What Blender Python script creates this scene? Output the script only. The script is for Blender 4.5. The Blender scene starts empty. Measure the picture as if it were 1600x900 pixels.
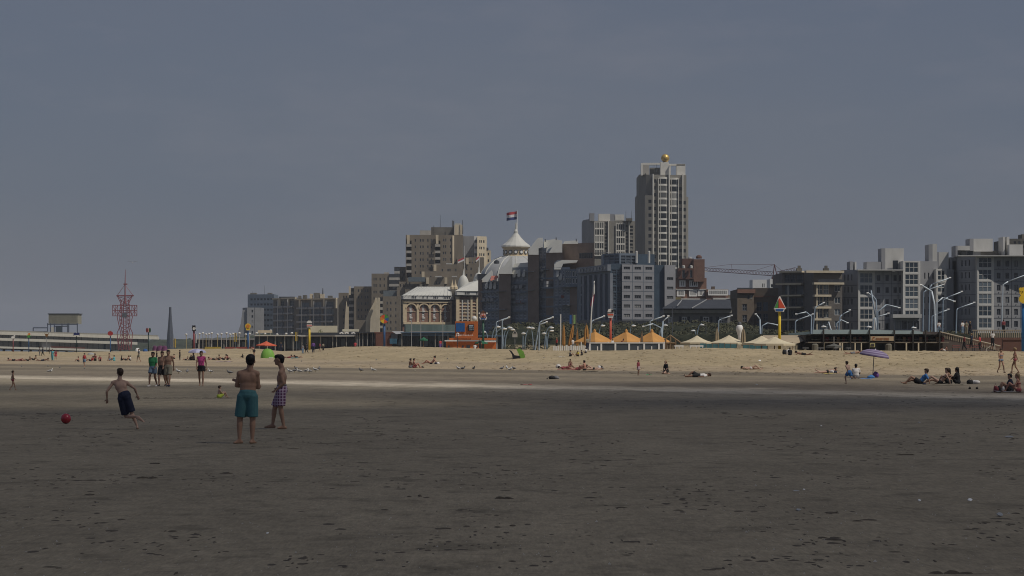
import bpy, math, random
from mathutils import Vector, Matrix, noise
R = math.radians
sc = bpy.context.scene
COL = sc.collection
# ---------------------------------------------------------------- camera
F, HC, HY, CX = 3600.0, 1.93, 541.0, 800.0      # focal length in photo pixels, eye height, horizon row, centre column
cam_d = bpy.data.cameras.new("camera"); cam = bpy.data.objects.new("camera", cam_d); COL.objects.link(cam)
cam.location = (0, 0, HC); cam.rotation_euler = (R(90), 0, 0)
cam_d.sensor_width = 36; cam_d.lens = 36 * F / 1600
cam_d.shift_y = (HY - 450) / 1600
cam_d.clip_start = 0.5; cam_d.clip_end = 40000
sc.camera = cam
sc.cycles.transparent_max_bounces = 48; sc.cycles.filter_width = 1.05
# ---------------------------------------------------------------- sky, sun, exposure
SUN = Vector((0.50, -0.29, 0.80)).normalized()
sun_el = math.asin(SUN.z); sun_az = math.atan2(SUN.x, SUN.y)
w = bpy.data.worlds.new("World"); sc.world = w; w.use_nodes = True
nt = w.node_tree; N = nt.nodes; L = nt.links
for n in list(N): N.remove(n)
out = N.new('ShaderNodeOutputWorld'); bg = N.new('ShaderNodeBackground'); sky = N.new('ShaderNodeTexSky')
sky.sky_type = 'NISHITA'; sky.sun_disc = False; sky.sun_elevation = sun_el; sky.sun_rotation = sun_az
sky.air_density = 1.0; sky.dust_density = 1.6; sky.ozone_density = 1.5
# an even veil of high thin cloud over the clear sky
tc = N.new('ShaderNodeTexCoord'); mp = N.new('ShaderNodeMapping'); mp.inputs['Scale'].default_value = (1.2, 1.2, 5.0)
nz = N.new('ShaderNodeTexNoise'); nz.inputs['Scale'].default_value = 2.6; nz.inputs['Detail'].default_value = 6; nz.inputs['Roughness'].default_value = .55
L.new(tc.outputs['Generated'], mp.inputs['Vector']); L.new(mp.outputs['Vector'], nz.inputs['Vector'])
rp = N.new('ShaderNodeValToRGB'); rp.color_ramp.elements[0].position = .35; rp.color_ramp.elements[1].position = .75
rp.color_ramp.elements[0].color = (1.10, 1.31, 1.93, 1); rp.color_ramp.elements[1].color = (1.34, 1.47, 1.98, 1)
L.new(nz.outputs['Fac'], rp.inputs['Fac'])
mx = N.new('ShaderNodeMixRGB'); mx.inputs['Fac'].default_value = VEIL = 0.85
L.new(sky.outputs['Color'], mx.inputs['Color1']); L.new(rp.outputs['Color'], mx.inputs['Color2'])
bg.inputs['Strength'].default_value = 0.12
nz2 = N.new('ShaderNodeTexNoise'); nz2.inputs['Scale'].default_value = 5.5; nz2.inputs['Detail'].default_value = 7; nz2.inputs['Roughness'].default_value = .62
mp2 = N.new('ShaderNodeMapping'); mp2.inputs['Scale'].default_value = (1.2, 1.2, 4.0); mp2.inputs['Location'].default_value = (.37, .1, .2)
L.new(tc.outputs['Generated'], mp2.inputs['Vector']); L.new(mp2.outputs['Vector'], nz2.inputs['Vector'])
rp2 = N.new('ShaderNodeValToRGB'); rp2.color_ramp.elements[0].position = .50; rp2.color_ramp.elements[1].position = .78
rp2.color_ramp.elements[0].color = (0, 0, 0, 1); rp2.color_ramp.elements[1].color = (.42, .30, .24, 1); L.new(nz2.outputs['Fac'], rp2.inputs['Fac'])
ad = N.new('ShaderNodeMixRGB'); ad.blend_type = 'ADD'; ad.inputs['Fac'].default_value = 1; L.new(mx.outputs['Color'], ad.inputs['Color1']); L.new(rp2.outputs['Color'], ad.inputs['Color2'])
L.new(ad.outputs['Color'], bg.inputs['Color']); L.new(bg.outputs['Background'], out.inputs['Surface'])
sl = bpy.data.lights.new("sun", 'SUN'); so = bpy.data.objects.new("sun", sl); COL.objects.link(so)
sl.energy = 4.0; sl.angle = R(0.5); sl.color = (1.0, 0.93, 0.83)
so.rotation_euler = SUN.to_track_quat('Z', 'Y').to_euler(); so.location = SUN * 900
vs = sc.view_settings; vs.view_transform = 'Standard'; vs.look = 'None'; vs.exposure = -0.6; vs.gamma = 1; vs.use_curve_mapping = False
random.seed(7)
# ---------------------------------------------------------------- helpers
def XY(px, d): return Vector(((px - CX) / F * d, d))
def ZZ(py, d): return HC + (HY - py) / F * d
def P(px, py, d): return Vector(((px - CX) / F * d, d, ZZ(py, d)))
def lerp_tab(t, x):
    if x <= t[0][0]: return t[0][1]
    for a, b in zip(t, t[1:]):
        if x <= b[0]:
            f = (x - a[0]) / (b[0] - a[0]); f = f * f * (3 - 2 * f) * .5 + f * .5
            return a[1] + (b[1] - a[1]) * f
    return t[-1][1]
def sstep(a, b, x):
    t = min(1, max(0, (x - a) / (b - a))); return t * t * (3 - 2 * t)

def tag(o, label=None, cat=None, group=None, kind=None):
    if label: o['label'] = label
    if cat: o['category'] = cat
    if group: o['group'] = group
    if kind: o['kind'] = kind
    return o
def thing(name, label, cat, loc=(0, 0, 0), group=None):
    o = bpy.data.objects.new(name, None); COL.objects.link(o); o.location = loc
    o.empty_display_size = .2
    return tag(o, label, cat, group)
def woff(o):
    v = Vector((0, 0, 0))
    while o: v += o.location; o = o.parent
    return v

class MB:
    def __init__(s): s.v = []; s.f = []; s.m = []
    def add(s, vs, fs, m=0):
        b = len(s.v); s.v += [tuple(v) for v in vs]
        for f in fs: s.f.append([b + i for i in f]); s.m.append(m)
        return s
    def quad(s, a, b, c, d, m=0): return s.add([a, b, c, d], [(0, 1, 2, 3)], m)
    def box(s, c, size, rz=0, m=0):
        hx, hy, hz = [q / 2 for q in size]; ca, sa = math.cos(rz), math.sin(rz); vs = []
        for z in (-hz, hz):
            for x, y in ((-hx, -hy), (hx, -hy), (hx, hy), (-hx, hy)):
                vs.append((c[0] + x * ca - y * sa, c[1] + x * sa + y * ca, c[2] + z))
        return s.add(vs, [(3, 2, 1, 0), (4, 5, 6, 7), (0, 1, 5, 4), (1, 2, 6, 5), (2, 3, 7, 6), (3, 0, 4, 7)], m)
    def bb(s, x0, x1, y0, y1, z0, z1, m=0):
        return s.box(((x0 + x1) / 2, (y0 + y1) / 2, (z0 + z1) / 2), (abs(x1 - x0), abs(y1 - y0), abs(z1 - z0)), 0, m)
    def prism(s, poly, z0, z1, m=0, mtop=None):
        n = len(poly); b = [(p[0], p[1], z0) for p in poly]; t = [(p[0], p[1], z1) for p in poly]
        s.add(b + t, [(i, (i + 1) % n, n + (i + 1) % n, n + i) for i in range(n)], m)
        s.add(t, [tuple(range(n))], m if mtop is None else mtop); s.add(b, [tuple(reversed(range(n)))], m)
        return s
    def extr(s, poly3, off, m=0):
        n = len(poly3); a = [Vector(p) for p in poly3]; b = [p + Vector(off) for p in a]
        s.add(a + b, [(i, (i + 1) % n, n + (i + 1) % n, n + i) for i in range(n)] + [tuple(reversed(range(n))), tuple(range(n, 2 * n))], m)
        return s
    def tube(s, pts, r, n=6, m=0, cap=True):
        pts = [Vector(p) for p in pts]; k = len(pts)
        if not isinstance(r, (list, tuple)): r = [r] * k
        vs = []; fs = []; ref = None
        for i, p in enumerate(pts):
            t = (pts[min(i + 1, k - 1)] - pts[max(i - 1, 0)]).normalized()
            if ref is None: ref = t.orthogonal().normalized()
            ref = (ref - t * ref.dot(t)); ref = ref.normalized() if ref.length > 1e-6 else t.orthogonal().normalized()
            q = t.cross(ref)
            for j in range(n):
                a = 2 * math.pi * j / n; vs.append(p + (ref * math.cos(a) + q * math.sin(a)) * r[i])
        for i in range(k - 1):
            for j in range(n): fs.append((i * n + j, i * n + (j + 1) % n, (i + 1) * n + (j + 1) % n, (i + 1) * n + j))
        if cap: fs += [tuple(reversed(range(n))), tuple(range((k - 1) * n, k * n))]
        return s.add(vs, fs, m)
    def lathe(s, c, prof, n=16, m=0, sx=1, sy=1):
        vs = []; fs = []; k = len(prof)
        for r, z in prof:
            for j in range(n):
                a = 2 * math.pi * j / n; vs.append((c[0] + r * math.cos(a) * sx, c[1] + r * math.sin(a) * sy, c[2] + z))
        for i in range(k - 1):
            for j in range(n): fs.append((i * n + j, i * n + (j + 1) % n, (i + 1) * n + (j + 1) % n, (i + 1) * n + j))
        fs += [tuple(reversed(range(n))), tuple(range((k - 1) * n, k * n))]
        return s.add(vs, fs, m)
    def ell(s, c, r, M=None, n=10, k=6, m=0):
        vs = []; fs = []; c = Vector(c)
        if not isinstance(r, (list, tuple)): r = (r, r, r)
        for i in range(k + 1):
            th = math.pi * i / k; z = -math.cos(th); q = max(math.sin(th), .02)
            for j in range(n):
                a = 2 * math.pi * j / n; v = Vector((r[0] * q * math.cos(a), r[1] * q * math.sin(a), r[2] * z))
                vs.append(c + (M @ v if M else v))
        for i in range(k):
            for j in range(n): fs.append((i * n + j, i * n + (j + 1) % n, (i + 1) * n + (j + 1) % n, (i + 1) * n + j))
        fs += [tuple(reversed(range(n))), tuple(range(k * n, (k + 1) * n))]
        return s.add(vs, fs, m)
    def caps(s, a, b, ra, rb, n=10):
        a = Vector(a); b = Vector(b); t = (b - a); ln = t.length
        if ln < 1e-5: return s.ell(a, ra)
        t /= ln
        pts = [a - t * ra * .98, a - t * ra * .7, a, b, b + t * rb * .7, b + t * rb * .98]
        return s.tube(pts, [ra * .2, ra * .71, ra, rb, rb * .71, rb * .2], n)
    def mesh(s, name, mats, off=Vector((0, 0, 0)), smooth=False):
        me = bpy.data.meshes.new(name)
        me.from_pydata([(v[0] - off[0], v[1] - off[1], v[2] - off[2]) for v in s.v], [], s.f)
        if not isinstance(mats, (list, tuple)): mats = [mats]
        for m in mats: me.materials.append(m)
        if len(mats) > 1: me.polygons.foreach_set('material_index', s.m)
        if smooth: me.polygons.foreach_set('use_smooth', [True] * len(s.f))
        me.update(); return me
    def build(s, name, mats, parent=None, smooth=False):
        off = woff(parent) if parent else Vector((0, 0, 0))
        o = bpy.data.objects.new(name, s.mesh(name, mats, off, smooth)); COL.objects.link(o); o.parent = parent
        return o
    def top(s, name, mats, label=None, cat=None, group=None, kind=None, smooth=False, at=None):
        at = Vector(at) if at is not None else Vector((0, 0, 0))
        o = bpy.data.objects.new(name, s.mesh(name, mats, at, smooth)); COL.objects.link(o); o.location = at
        return tag(o, label, cat, group, kind)
def put(mesh, name, parent, loc, rz=0, scale=None):
    o = bpy.data.objects.new(name, mesh); COL.objects.link(o); o.parent = parent
    o.location = Vector(loc) - (woff(parent) if parent else Vector((0, 0, 0))); o.rotation_euler = (0, 0, rz)
    if scale: o.scale = scale
    return o
def copy_tree(o, loc=None, rz=None, parent=None):
    c = o.copy(); COL.objects.link(c); c.parent = parent
    if loc is not None: c.location = loc
    if rz is not None: c.rotation_euler = (0, 0, rz)
    for ch in o.children: copy_tree(ch, None, None, c)
    return c
# ---------------------------------------------------------------- materials
MATS = {}
def mat(name, col, rough=.8, var=.15, scale=1.0, stretch=(1, 1, 1), bump=0, metal=0, spec=.3, rnd=0, col2=None, coord='Object', det=4):
    if name in MATS: return MATS[name]
    m = bpy.data.materials.new(name); m.use_nodes = True; t = m.node_tree; n = t.nodes; l = t.links
    b = n['Principled BSDF']; b.inputs['Roughness'].default_value = rough; b.inputs['Metallic'].default_value = metal
    b.inputs['Specular IOR Level'].default_value = spec
    tc = n.new('ShaderNodeTexCoord'); mp = n.new('ShaderNodeMapping'); mp.inputs['Scale'].default_value = stretch
    nz = n.new('ShaderNodeTexNoise'); nz.inputs['Scale'].default_value = scale; nz.inputs['Detail'].default_value = det; nz.inputs['Roughness'].default_value = .6
    l.new(tc.outputs[coord], mp.inputs['Vector']); l.new(mp.outputs['Vector'], nz.inputs['Vector'])
    r = n.new('ShaderNodeValToRGB'); r.color_ramp.elements[0].position = .3; r.color_ramp.elements[1].position = .7
    c2 = col2 or tuple(min(1, c * (1 + var)) for c in col); c1 = tuple(c * (1 - var) for c in col) if not col2 else col
    r.color_ramp.elements[0].color = (*c1, 1); r.color_ramp.elements[1].color = (*c2, 1)
    l.new(nz.outputs['Fac'], r.inputs['Fac']); src = r.outputs['Color']
    if rnd:
        oi = n.new('ShaderNodeObjectInfo'); mr = n.new('ShaderNodeMapRange'); mr.inputs['To Min'].default_value = 1 - rnd; mr.inputs['To Max'].default_value = 1 + rnd
        l.new(oi.outputs['Random'], mr.inputs['Value']); mm = n.new('ShaderNodeMixRGB'); mm.blend_type = 'MULTIPLY'; mm.inputs['Fac'].default_value = 1
        l.new(src, mm.inputs['Color1']); l.new(mr.outputs['Result'], mm.inputs['Color2']); src = mm.outputs['Color']
    l.new(src, b.inputs['Base Color'])
    if bump:
        bp = n.new('ShaderNodeBump'); bp.inputs['Strength'].default_value = 1; bp.inputs['Distance'].default_value = bump
        l.new(nz.outputs['Fac'], bp.inputs['Height']); l.new(bp.outputs['Normal'], b.inputs['Normal'])
    MATS[name] = m; return m
def glass(name, col, curtain, amount=.45, rough=.12):
    m = bpy.data.materials.new(name); m.use_nodes = True; n = m.node_tree.nodes; l = m.node_tree.links; b = n['Principled BSDF']
    b.inputs['Roughness'].default_value = rough; b.inputs['Specular IOR Level'].default_value = .5
    oi = n.new('ShaderNodeObjectInfo'); rp = n.new('ShaderNodeValToRGB'); e = rp.color_ramp.elements
    rp.color_ramp.interpolation = 'CONSTANT'
    e[0].position = 0; e[0].color = (*col, 1); e[1].position = 1 - amount; e[1].color = (*[.65 * a + .35 * c for a, c in zip(col, curtain)], 1)
    k = e.new(1 - amount * .45); k.color = (*curtain, 1)
    l.new(oi.outputs['Random'], rp.inputs['Fac']); l.new(rp.outputs['Color'], b.inputs['Base Color']); MATS[name] = m; return m
# ================================================================ THE SETTING
T_CY = [(-1500, 550), (0, 549), (140, 550), (230, 549), (262, 546), (300, 545), (400, 545), (440, 549), (480, 548), (500, 545), (540, 542), (600, 541.2), (700, 543), (760, 545), (880, 548), (960, 548), (1040, 545.5), (1120, 543.5), (1200, 545.5), (1300, 548), (1600, 549.5), (3200, 550)]
T_DC = [(0, 470), (230, 450), (480, 420), (600, 370), (760, 320), (900, 285), (1200, 240), (1600, 205)]
T_DF = [(0, 300), (300, 275), (500, 230), (700, 205), (1000, 168), (1600, 150)]
T_DB = [(0, 900), (380, 700), (480, 560), (600, 520), (700, 480), (900, 430), (1100, 380), (1300, 330), (1600, 292)]
def crest(px):
    dc = lerp_tab(T_DC, px); return dc, HC - (lerp_tab(T_CY, px) - HY) * dc / F
def ground_z(px, d):
    dc, zc = crest(px); df = lerp_tab(T_DF, px)
    if d < dc: z = zc * sstep(df, dc, d)
    else: z = zc - .35 * sstep(dc, dc + 18, d)
    db = lerp_tab(T_DB, px)
    z += 2.6 * sstep(db, db + 9, d) * sstep(430, 560, px)
    z += 3.0 * sstep(740, 800, px) * (1 - sstep(1150, 1230, px)) * sstep(440, 500, d)
    X = (px - CX) / F * d
    z -= 4.5 * sstep(-112, -165, X)
    if z > .02 and d < 640:
        q = min(1, z / .6) * (1 if d < db else .3)
        z += q * (.10 * noise.noise((X * .12, d * .10, 0)) + .07 * noise.noise((X * .5, d * .45, 3)) + .03 * noise.noise((X * 1.7, d * 1.5, 9)))
    elif d < 300:
        z += .006 * noise.noise((X * .8, d * .8, 5))
    return z
def gz(X, Y): return ground_z(CX + F * X / Y, Y)
def hit(px, py, dmax=600):
    """distance at which the line of sight through (px,py) meets the sand"""
    d = 15.0
    while d < dmax:
        if ZZ(py, d) <= ground_z(px, d): return d
        d *= 1.004
    return dmax
def sand_material():
    m = bpy.data.materials.new('beach_sand'); m.use_nodes = True; t = m.node_tree; n = t.nodes; l = t.links; b = n['Principled BSDF']
    g = n.new('ShaderNodeNewGeometry'); sp = n.new('ShaderNodeSeparateXYZ'); l.new(g.outputs['Position'], sp.inputs[0])
    def math_(op, a, c, v=None):
        k = n.new('ShaderNodeMath'); k.operation = op
        for i, q in enumerate((a, c)):
            if isinstance(q, (int, float)): k.inputs[i].default_value = q
            elif q is not None: l.new(q, k.inputs[i])
        return k.outputs[0]
    def nse(scale, stretch=(1, 1, 1), det=5, rough=.6):
        mp = n.new('ShaderNodeMapping'); mp.inputs['Scale'].default_value = stretch; l.new(g.outputs['Position'], mp.inputs['Vector'])
        z = n.new('ShaderNodeTexNoise'); z.inputs['Scale'].default_value = scale; z.inputs['Detail'].default_value = det; z.inputs['Roughness'].default_value = rough
        l.new(mp.outputs['Vector'], z.inputs['Vector']); return z.outputs['Fac']
    T = math_('ADD', sp.outputs['Y'], math_('MULTIPLY', sp.outputs['X'], 1.14))
    T = math_('ADD', T, math_('MULTIPLY', math_('SUBTRACT', nse(.05, (1, .45, 1)), .5), 26))
    T = math_('ADD', T, math_('MULTIPLY', math_('SUBTRACT', nse(.5, (1, .5, 1)), .5), 12))
    T = math_('ADD', T, math_('MULTIPLY', math_('SUBTRACT', nse(2.2, (.5, .8, 1), 4, .7), .5), 14))
    rp = n.new('ShaderNodeValToRGB'); e = rp.color_ramp.elements
    l.new(math_('DIVIDE', T, 320), rp.inputs['Fac'])
    stops = [(0, (.245, .212, .155)), (75, (.26, .225, .165)), (90, (.27, .232, .172)), (99, (.34, .295, .22)), (103, (.30, .26, .195)), (108, (.60, .53, .42)), (120, (.20, .17, .132)),
             (140, (.235, .20, .150)), (150, (.185, .158, .12)), (163, (.27, .23, .168)), (172, (.18, .153, .115)), (184, (.20, .17, .128)), (191, (.37, .30, .205)), (215, (.385, .312, .21)),
             (228, (.33, .27, .19)), (245, (.40, .325, .22)), (320, (.385, .31, .208))]
    e[0].position = 0; e[0].color = (*stops[0][1], 1); e[1].position = 1; e[1].color = (*stops[-1][1], 1)
    for p, c in stops[1:-1]:
        k = e.new(p / 320); k.color = (*c, 1)
    # raised sand is always dry
    dry = n.new('ShaderNodeMixRGB'); dry.inputs['Color2'].default_value = (.40, .325, .205, 1)
    mr = n.new('ShaderNodeMapRange'); mr.inputs['From Min'].default_value = .22; mr.inputs['From Max'].default_value = .42; l.new(sp.outputs['Z'], mr.inputs['Value'])
    l.new(mr.outputs['Result'], dry.inputs['Fac']); l.new(rp.outputs['Color'], dry.inputs['Color1'])
    # grass and paving on the high ground
    gr = n.new('ShaderNodeMixRGB'); mr2 = n.new('ShaderNodeMapRange'); mr2.inputs['From Min'].default_value = 1.95; mr2.inputs['From Max'].default_value = 2.3
    l.new(sp.outputs['Z'], mr2.inputs['Value']); l.new(mr2.outputs['Result'], gr.inputs['Fac']); l.new(dry.outputs['Color'], gr.inputs['Color1'])
    gcol = n.new('ShaderNodeValToRGB'); gcol.color_ramp.elements[0].color = (.016, .021, .013, 1); gcol.color_ramp.elements[1].color = (.052, .056, .032, 1)
    gcol.color_ramp.elements[0].position = .35; gcol.color_ramp.elements[1].position = .7
    l.new(nse(.35, (1, 1, 2)), gcol.inputs['Fac']); l.new(gcol.outputs['Color'], gr.inputs['Color2'])
    # mottling: long patches, footprint shade put into the colour, grain
    def mult(col, fac, lo, hi, f0=.3, f1=.7):
        q = n.new('ShaderNodeMapRange'); q.inputs['From Min'].default_value = f0; q.inputs['From Max'].default_value = f1
        q.inputs['To Min'].default_value = lo; q.inputs['To Max'].default_value = hi; l.new(fac, q.inputs['Value'])
        k = n.new('ShaderNodeMixRGB'); k.blend_type = 'MULTIPLY'; k.inputs['Fac'].default_value = 1
        l.new(col, k.inputs['Color1']); l.new(q.outputs['Result'], k.inputs['Color2']); return k.outputs['Color']
    c = mult(gr.outputs['Color'], nse(.11, (1, .6, 1)), .86, 1.14)
    c = mult(c, nse(.9, (1, .35, 1), 6), .86, 1.12)
    c = mult(c, nse(1.1, (1, .8, 1), 4, .62), .70, 1.0, .33, .45)
    c = mult(c, nse(5, (1, .4, 1), 6, .7), .84, 1.14)
    c = mult(c, nse(14, (1, .18, 1), 5, .75), .80, 1.16)
    c = mult(c, nse(34, (1, .12, 1), 3, .75), .84, 1.16)
    c = mult(c, nse(3.2, (.35, 1, 1), 3, .6), .74, 1.0, .27, .36)
    l.new(c, b.inputs['Base Color']); b.inputs['Roughness'].default_value = .9; b.inputs['Specular IOR Level'].default_value = .15
    h = math_('ADD', math_('MULTIPLY', nse(2.2, (1, .8, 1), 5, .6), .5), math_('MULTIPLY', nse(9, (1, 1, 1), 4, .65), .12))
    h = math_('ADD', h, math_('MULTIPLY', nse(90, (1, 1, 1), 2, .6), .01))
    bp = n.new('ShaderNodeBump'); bp.inputs['Strength'].default_value = .8; bp.inputs['Distance'].default_value = .12
    l.new(h, bp.inputs['Height']); l.new(bp.outputs['Normal'], b.inputs['Normal'])
    return m
def build_ground():
    ds = []; d = 3.0
    while d < 130: ds.append(d); d *= 1.035
    while d < 640: ds.append(d); d += max(1.6, d * .008)
    while d < 12000: ds.append(d); d *= 1.25
    cols = [-9000, -5500, -3500, -2400, -1600, -1100, -700, -400, -200] + [i * 9 - 90 for i in range(200)] + [1800, 2000, 2300, 2700, 3300, 4300, 6000, 9500]
    mb = MB(); nC = len(cols); vs = [((c - CX) / F * d, d, ground_z(c, d)) for d in ds for c in cols]
    fs = [(i * nC + j, i * nC + j + 1, (i + 1) * nC + j + 1, (i + 1) * nC + j) for i in range(len(ds) - 1) for j in range(nC - 1)]
    mb.add(vs, fs); mb.top('beach_sand', sand_material(), kind='structure', smooth=True)
    mb = MB(); mb.bb(-400, 400, -400, 3.05, -.3, -.004); mb.top('near_sand', bpy.data.materials['beach_sand'], kind='structure')
build_ground()
water = mat('sea_water', (.05, .07, .08), .25, .2, .05, bump=.15, spec=.5)
MB().quad((-14000, -2000, -.9), (14000, -2000, -.9), (14000, 20000, -.9), (-14000, 20000, -.9)).top('sea_water', water, kind='structure')
# hilly dunes and scrub at the far left end of the promenade
def far_ridge(name, x0, x1, d, ytab, colr, bumpy, label=None):
    mb = MB(); n = 90; vs = []; rows = 5
    for r in range(rows):
        for i in range(n + 1):
            px = x0 + (x1 - x0) * i / n; zt = ZZ(lerp_tab(ytab, px), d)
            k = [0, .55, .9, 1, .5][r]; yy = d + [-60, -40, -18, 0, 60][r]
            X = (px - CX) / F * d
            z = -1 + (zt + 1) * k + (bumpy * noise.noise((X * .09, r * 3.1, 1)) + bumpy * .6 * noise.noise((X * .3, r * 3.1, 5))) * (k > .3)
            vs.append((X, yy, z))
    fs = [(r * (n + 1) + i, r * (n + 1) + i + 1, (r + 1) * (n + 1) + i + 1, (r + 1) * (n + 1) + i) for r in range(rows - 1) for i in range(n)]
    mb.add(vs, fs); return mb.top(name, colr, kind='structure', smooth=True)
scrub = mat('dune_scrub', (.04, .05, .032), .95, .5, .15, bump=.4)
far_ridge('dune_hill', 150, 620, 1450, [(150, 543), (215, 533), (262, 530), (300, 531), (350, 526), (400, 524), (620, 524)], scrub, 1.6)
far_ridge('dune_hill', 330, 640, 1180, [(330, 536), (355, 531), (372, 524), (420, 522), (640, 520)], scrub, 1.2)
# a thin cloud over the shore, out of the frame, shades the near sand
def cloud_mat(name, thru):
    m = mat(name, (.75, .76, .78), 1, .04, .01); n = m.node_tree.nodes; l = m.node_tree.links
    a = n.new('ShaderNodeBsdfTransparent'); x = n.new('ShaderNodeMixShader'); x.inputs[0].default_value = thru
    l.new(n['Principled BSDF'].outputs[0], x.inputs[1]); l.new(a.outputs[0], x.inputs[2]); l.new(x.outputs[0], n['Material Output'].inputs['Surface']); return m
def cloud(tx0, tx1, ty0, ty1, alt, seed, m, step=22, rr=(15, 20), union=True):
    rnd = random.Random(seed); mb = MB(); off = SUN * (alt / SUN.z); nx = int((tx1 - tx0) / step); ny = max(1, int((ty1 - ty0) / step))
    for i in range(nx + 1):
        for j in range(ny + 1):
            x = tx0 + (tx1 - tx0) * i / nx; y = ty0 + (ty1 - ty0) * j / ny; r = rnd.uniform(*rr); q = step * (.3 if union else 1.1)
            mb.ell((x + off.x + rnd.uniform(-q, q), y + off.y + rnd.uniform(-q, q), alt + rnd.uniform(-3, 8)), (r * 1.15, r * 1.15, r * rnd.uniform(.45, .7)), None, 12, 7)
    o = mb.top('cloud', m, kind='structure', smooth=True)
    if union: k = o.modifiers.new('union', 'REMESH'); k.mode = 'VOXEL'; k.voxel_size = 5; k.use_smooth_shade = True
cloud(-260, 240, -240, 60, 760, 3, cloud_mat('thin_cloud', .46))
cloud(-250, 230, 82, 98, 740, 9, cloud_mat('cloud_edge', .84), 10, (8, 13), False)
cloud(-250, 230, 96, 117, 740, 12, cloud_mat('cloud_fringe', .90), 11, (6, 13), False)

# scrub on the bank below the hotels: leaves nobody could count
rn = random.Random(31); mb = MB(); clumps = [(rn.uniform(770, 1230), rn.uniform(440, 495), rn.uniform(.35, 1.15)) for _ in range(260)] + [(rn.uniform(1200, 1500), rn.uniform(392, 405), rn.uniform(.5, 1.3)) for _ in range(120)]
for px, d, r in clumps:
    X = (px - CX) / F * d; z = ground_z(px, d)
    for q in range(34):
        a = rn.uniform(0, 6.28); b = rn.uniform(0, 1.5); rr = r * rn.uniform(.5, 1.1); c = Vector((X + 1.7 * rr * math.cos(a) * math.cos(b), d + rr * math.sin(a) * math.cos(b), z + rr * .7 * math.sin(b)))
        s_ = rn.uniform(.12, .34); u = Vector((rn.uniform(-1, 1), rn.uniform(-1, 1), rn.uniform(-1, 1))).normalized() * s_; v = u.orthogonal().normalized() * s_ * .8
        mb.quad(c - u, c - v, c + u, c + v)
mb.top('bank_scrub', mat('scrub_leaves', (.018, .022, .013), .8, .5, .35, col2=(.095, .095, .055)), 'dark scrub and rough grass covering the bank below the hotels', 'scrub', kind='stuff')
# ================================================================ BUILDINGS
concrete = mat('grey_brown_concrete', (.215, .185, .145), .85, .16, .25, (1, 1, .35))
concrete_d = mat('worn_concrete_roof', (.16, .15, .13), .9, .2, .3)
pale_conc = mat('pale_concrete', (.42, .40, .36), .8, .12, .4, (1, 1, .4))
tower_conc = mat('tower_panels', (.235, .225, .20), .8, .12, .3, (1, 1, .4))
cream = mat('cream_and_sunlit_render', (.62, .54, .40), .8, .12, .5, (1, 1, .4))  # cream paint; on the concrete flats it also stands in for sunlit faces
white_r = mat('white_render', (.54, .535, .51), .7, .10, .5, (1, 1, .4))
white_p = mat('white_paint', (.78, .78, .76), .5, .06, 1)
grey_flat = mat('light_grey_render', (.31, .315, .325), .8, .10, .35, (1, 1, .4))
grey_flat2 = mat('mid_grey_and_shade_render', (.29, .295, .31), .8, .12, .35, (1, 1, .4))  # mid grey; also used with shade in the colour for shaded wall sides
grey_panel = mat('grey_facade_panel', (.26, .265, .285), .6, .07, .5, (1, 1, .4))
blue_panel = mat('blue_grey_panel', (.15, .185, .23), .5, .15, .4)
navy_panel = mat('navy_cladding', (.06, .09, .125), .5, .15, .4)
brick_d = mat('dark_brown_brick', (.235, .18, .15), .9, .14, .6)
brick_r = mat('red_brick', (.20, .115, .085), .9, .18, .8)
brick_b = mat('brown_brick', (.16, .13, .10), .9, .16, .6)
zinc = mat('pale_zinc_roof', (.42, .43, .43), .5, .10, .4, (1, 1, .3))
zinc_w = mat('white_curved_roof', (.55, .55, .51), .55, .07, .3)
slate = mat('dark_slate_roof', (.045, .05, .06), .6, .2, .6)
steel = mat('weathered_steel', (.12, .13, .15), .6, .2, 1)
gl_dark = glass('window_glass_dark', (.018, .022, .028), (.22, .22, .21), .30)
gl_blue = glass('window_glass_blue', (.025, .04, .055), (.12, .15, .18), .35)
gl_pale = glass('window_glass_pale', (.022, .026, .03), (.30, .30, .28), .32)

WM = {}
def window_mesh(w_, h_, nx, nz_, fm, gm, t=.12, rec=.22):
    k = (round(w_, 1), round(h_, 1), nx, nz_, fm.name, gm.name, t, rec)
    if k in WM: return WM[k]
    w_, h_ = max(.3, k[0]), max(.3, k[1]); mb = MB()
    t = min(t, w_ * .2, h_ * .2)
    mb.bb(0, w_, rec - .10, rec + .02, 0, t, 0); mb.bb(0, w_, rec - .10, rec + .02, h_ - t, h_, 0)
    mb.bb(0, t, rec - .10, rec + .02, t, h_ - t, 0); mb.bb(w_ - t, w_, rec - .10, rec + .02, t, h_ - t, 0)
    for i in range(1, nx): x = w_ * i / nx; mb.bb(x - t * .4, x + t * .4, rec - .09, rec + .01, t, h_ - t, 0)
    for i in range(1, nz_): z = h_ * i / nz_; mb.bb(t, w_ - t, rec - .085, rec + .005, z - t * .4, z + t * .4, 0)
    mb.quad((t * .5, rec - .02, t * .5), (w_ - t * .5, rec - .02, t * .5), (w_ - t * .5, rec - .02, h_ - t * .5), (t * .5, rec - .02, h_ - t * .5), 1)
    WM[k] = mb.mesh('window', [fm, gm]); return WM[k]
BM = {}
def box_mesh(w_, dpt, h_, m, key='b'):
    k = (round(w_, 1), round(dpt, 1), round(h_, 1), m.name)
    if k not in BM: BM[k] = MB().bb(0, k[0], -k[1], .02, 0, k[2]).mesh('balcony', [m])
    return BM[k]
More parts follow.
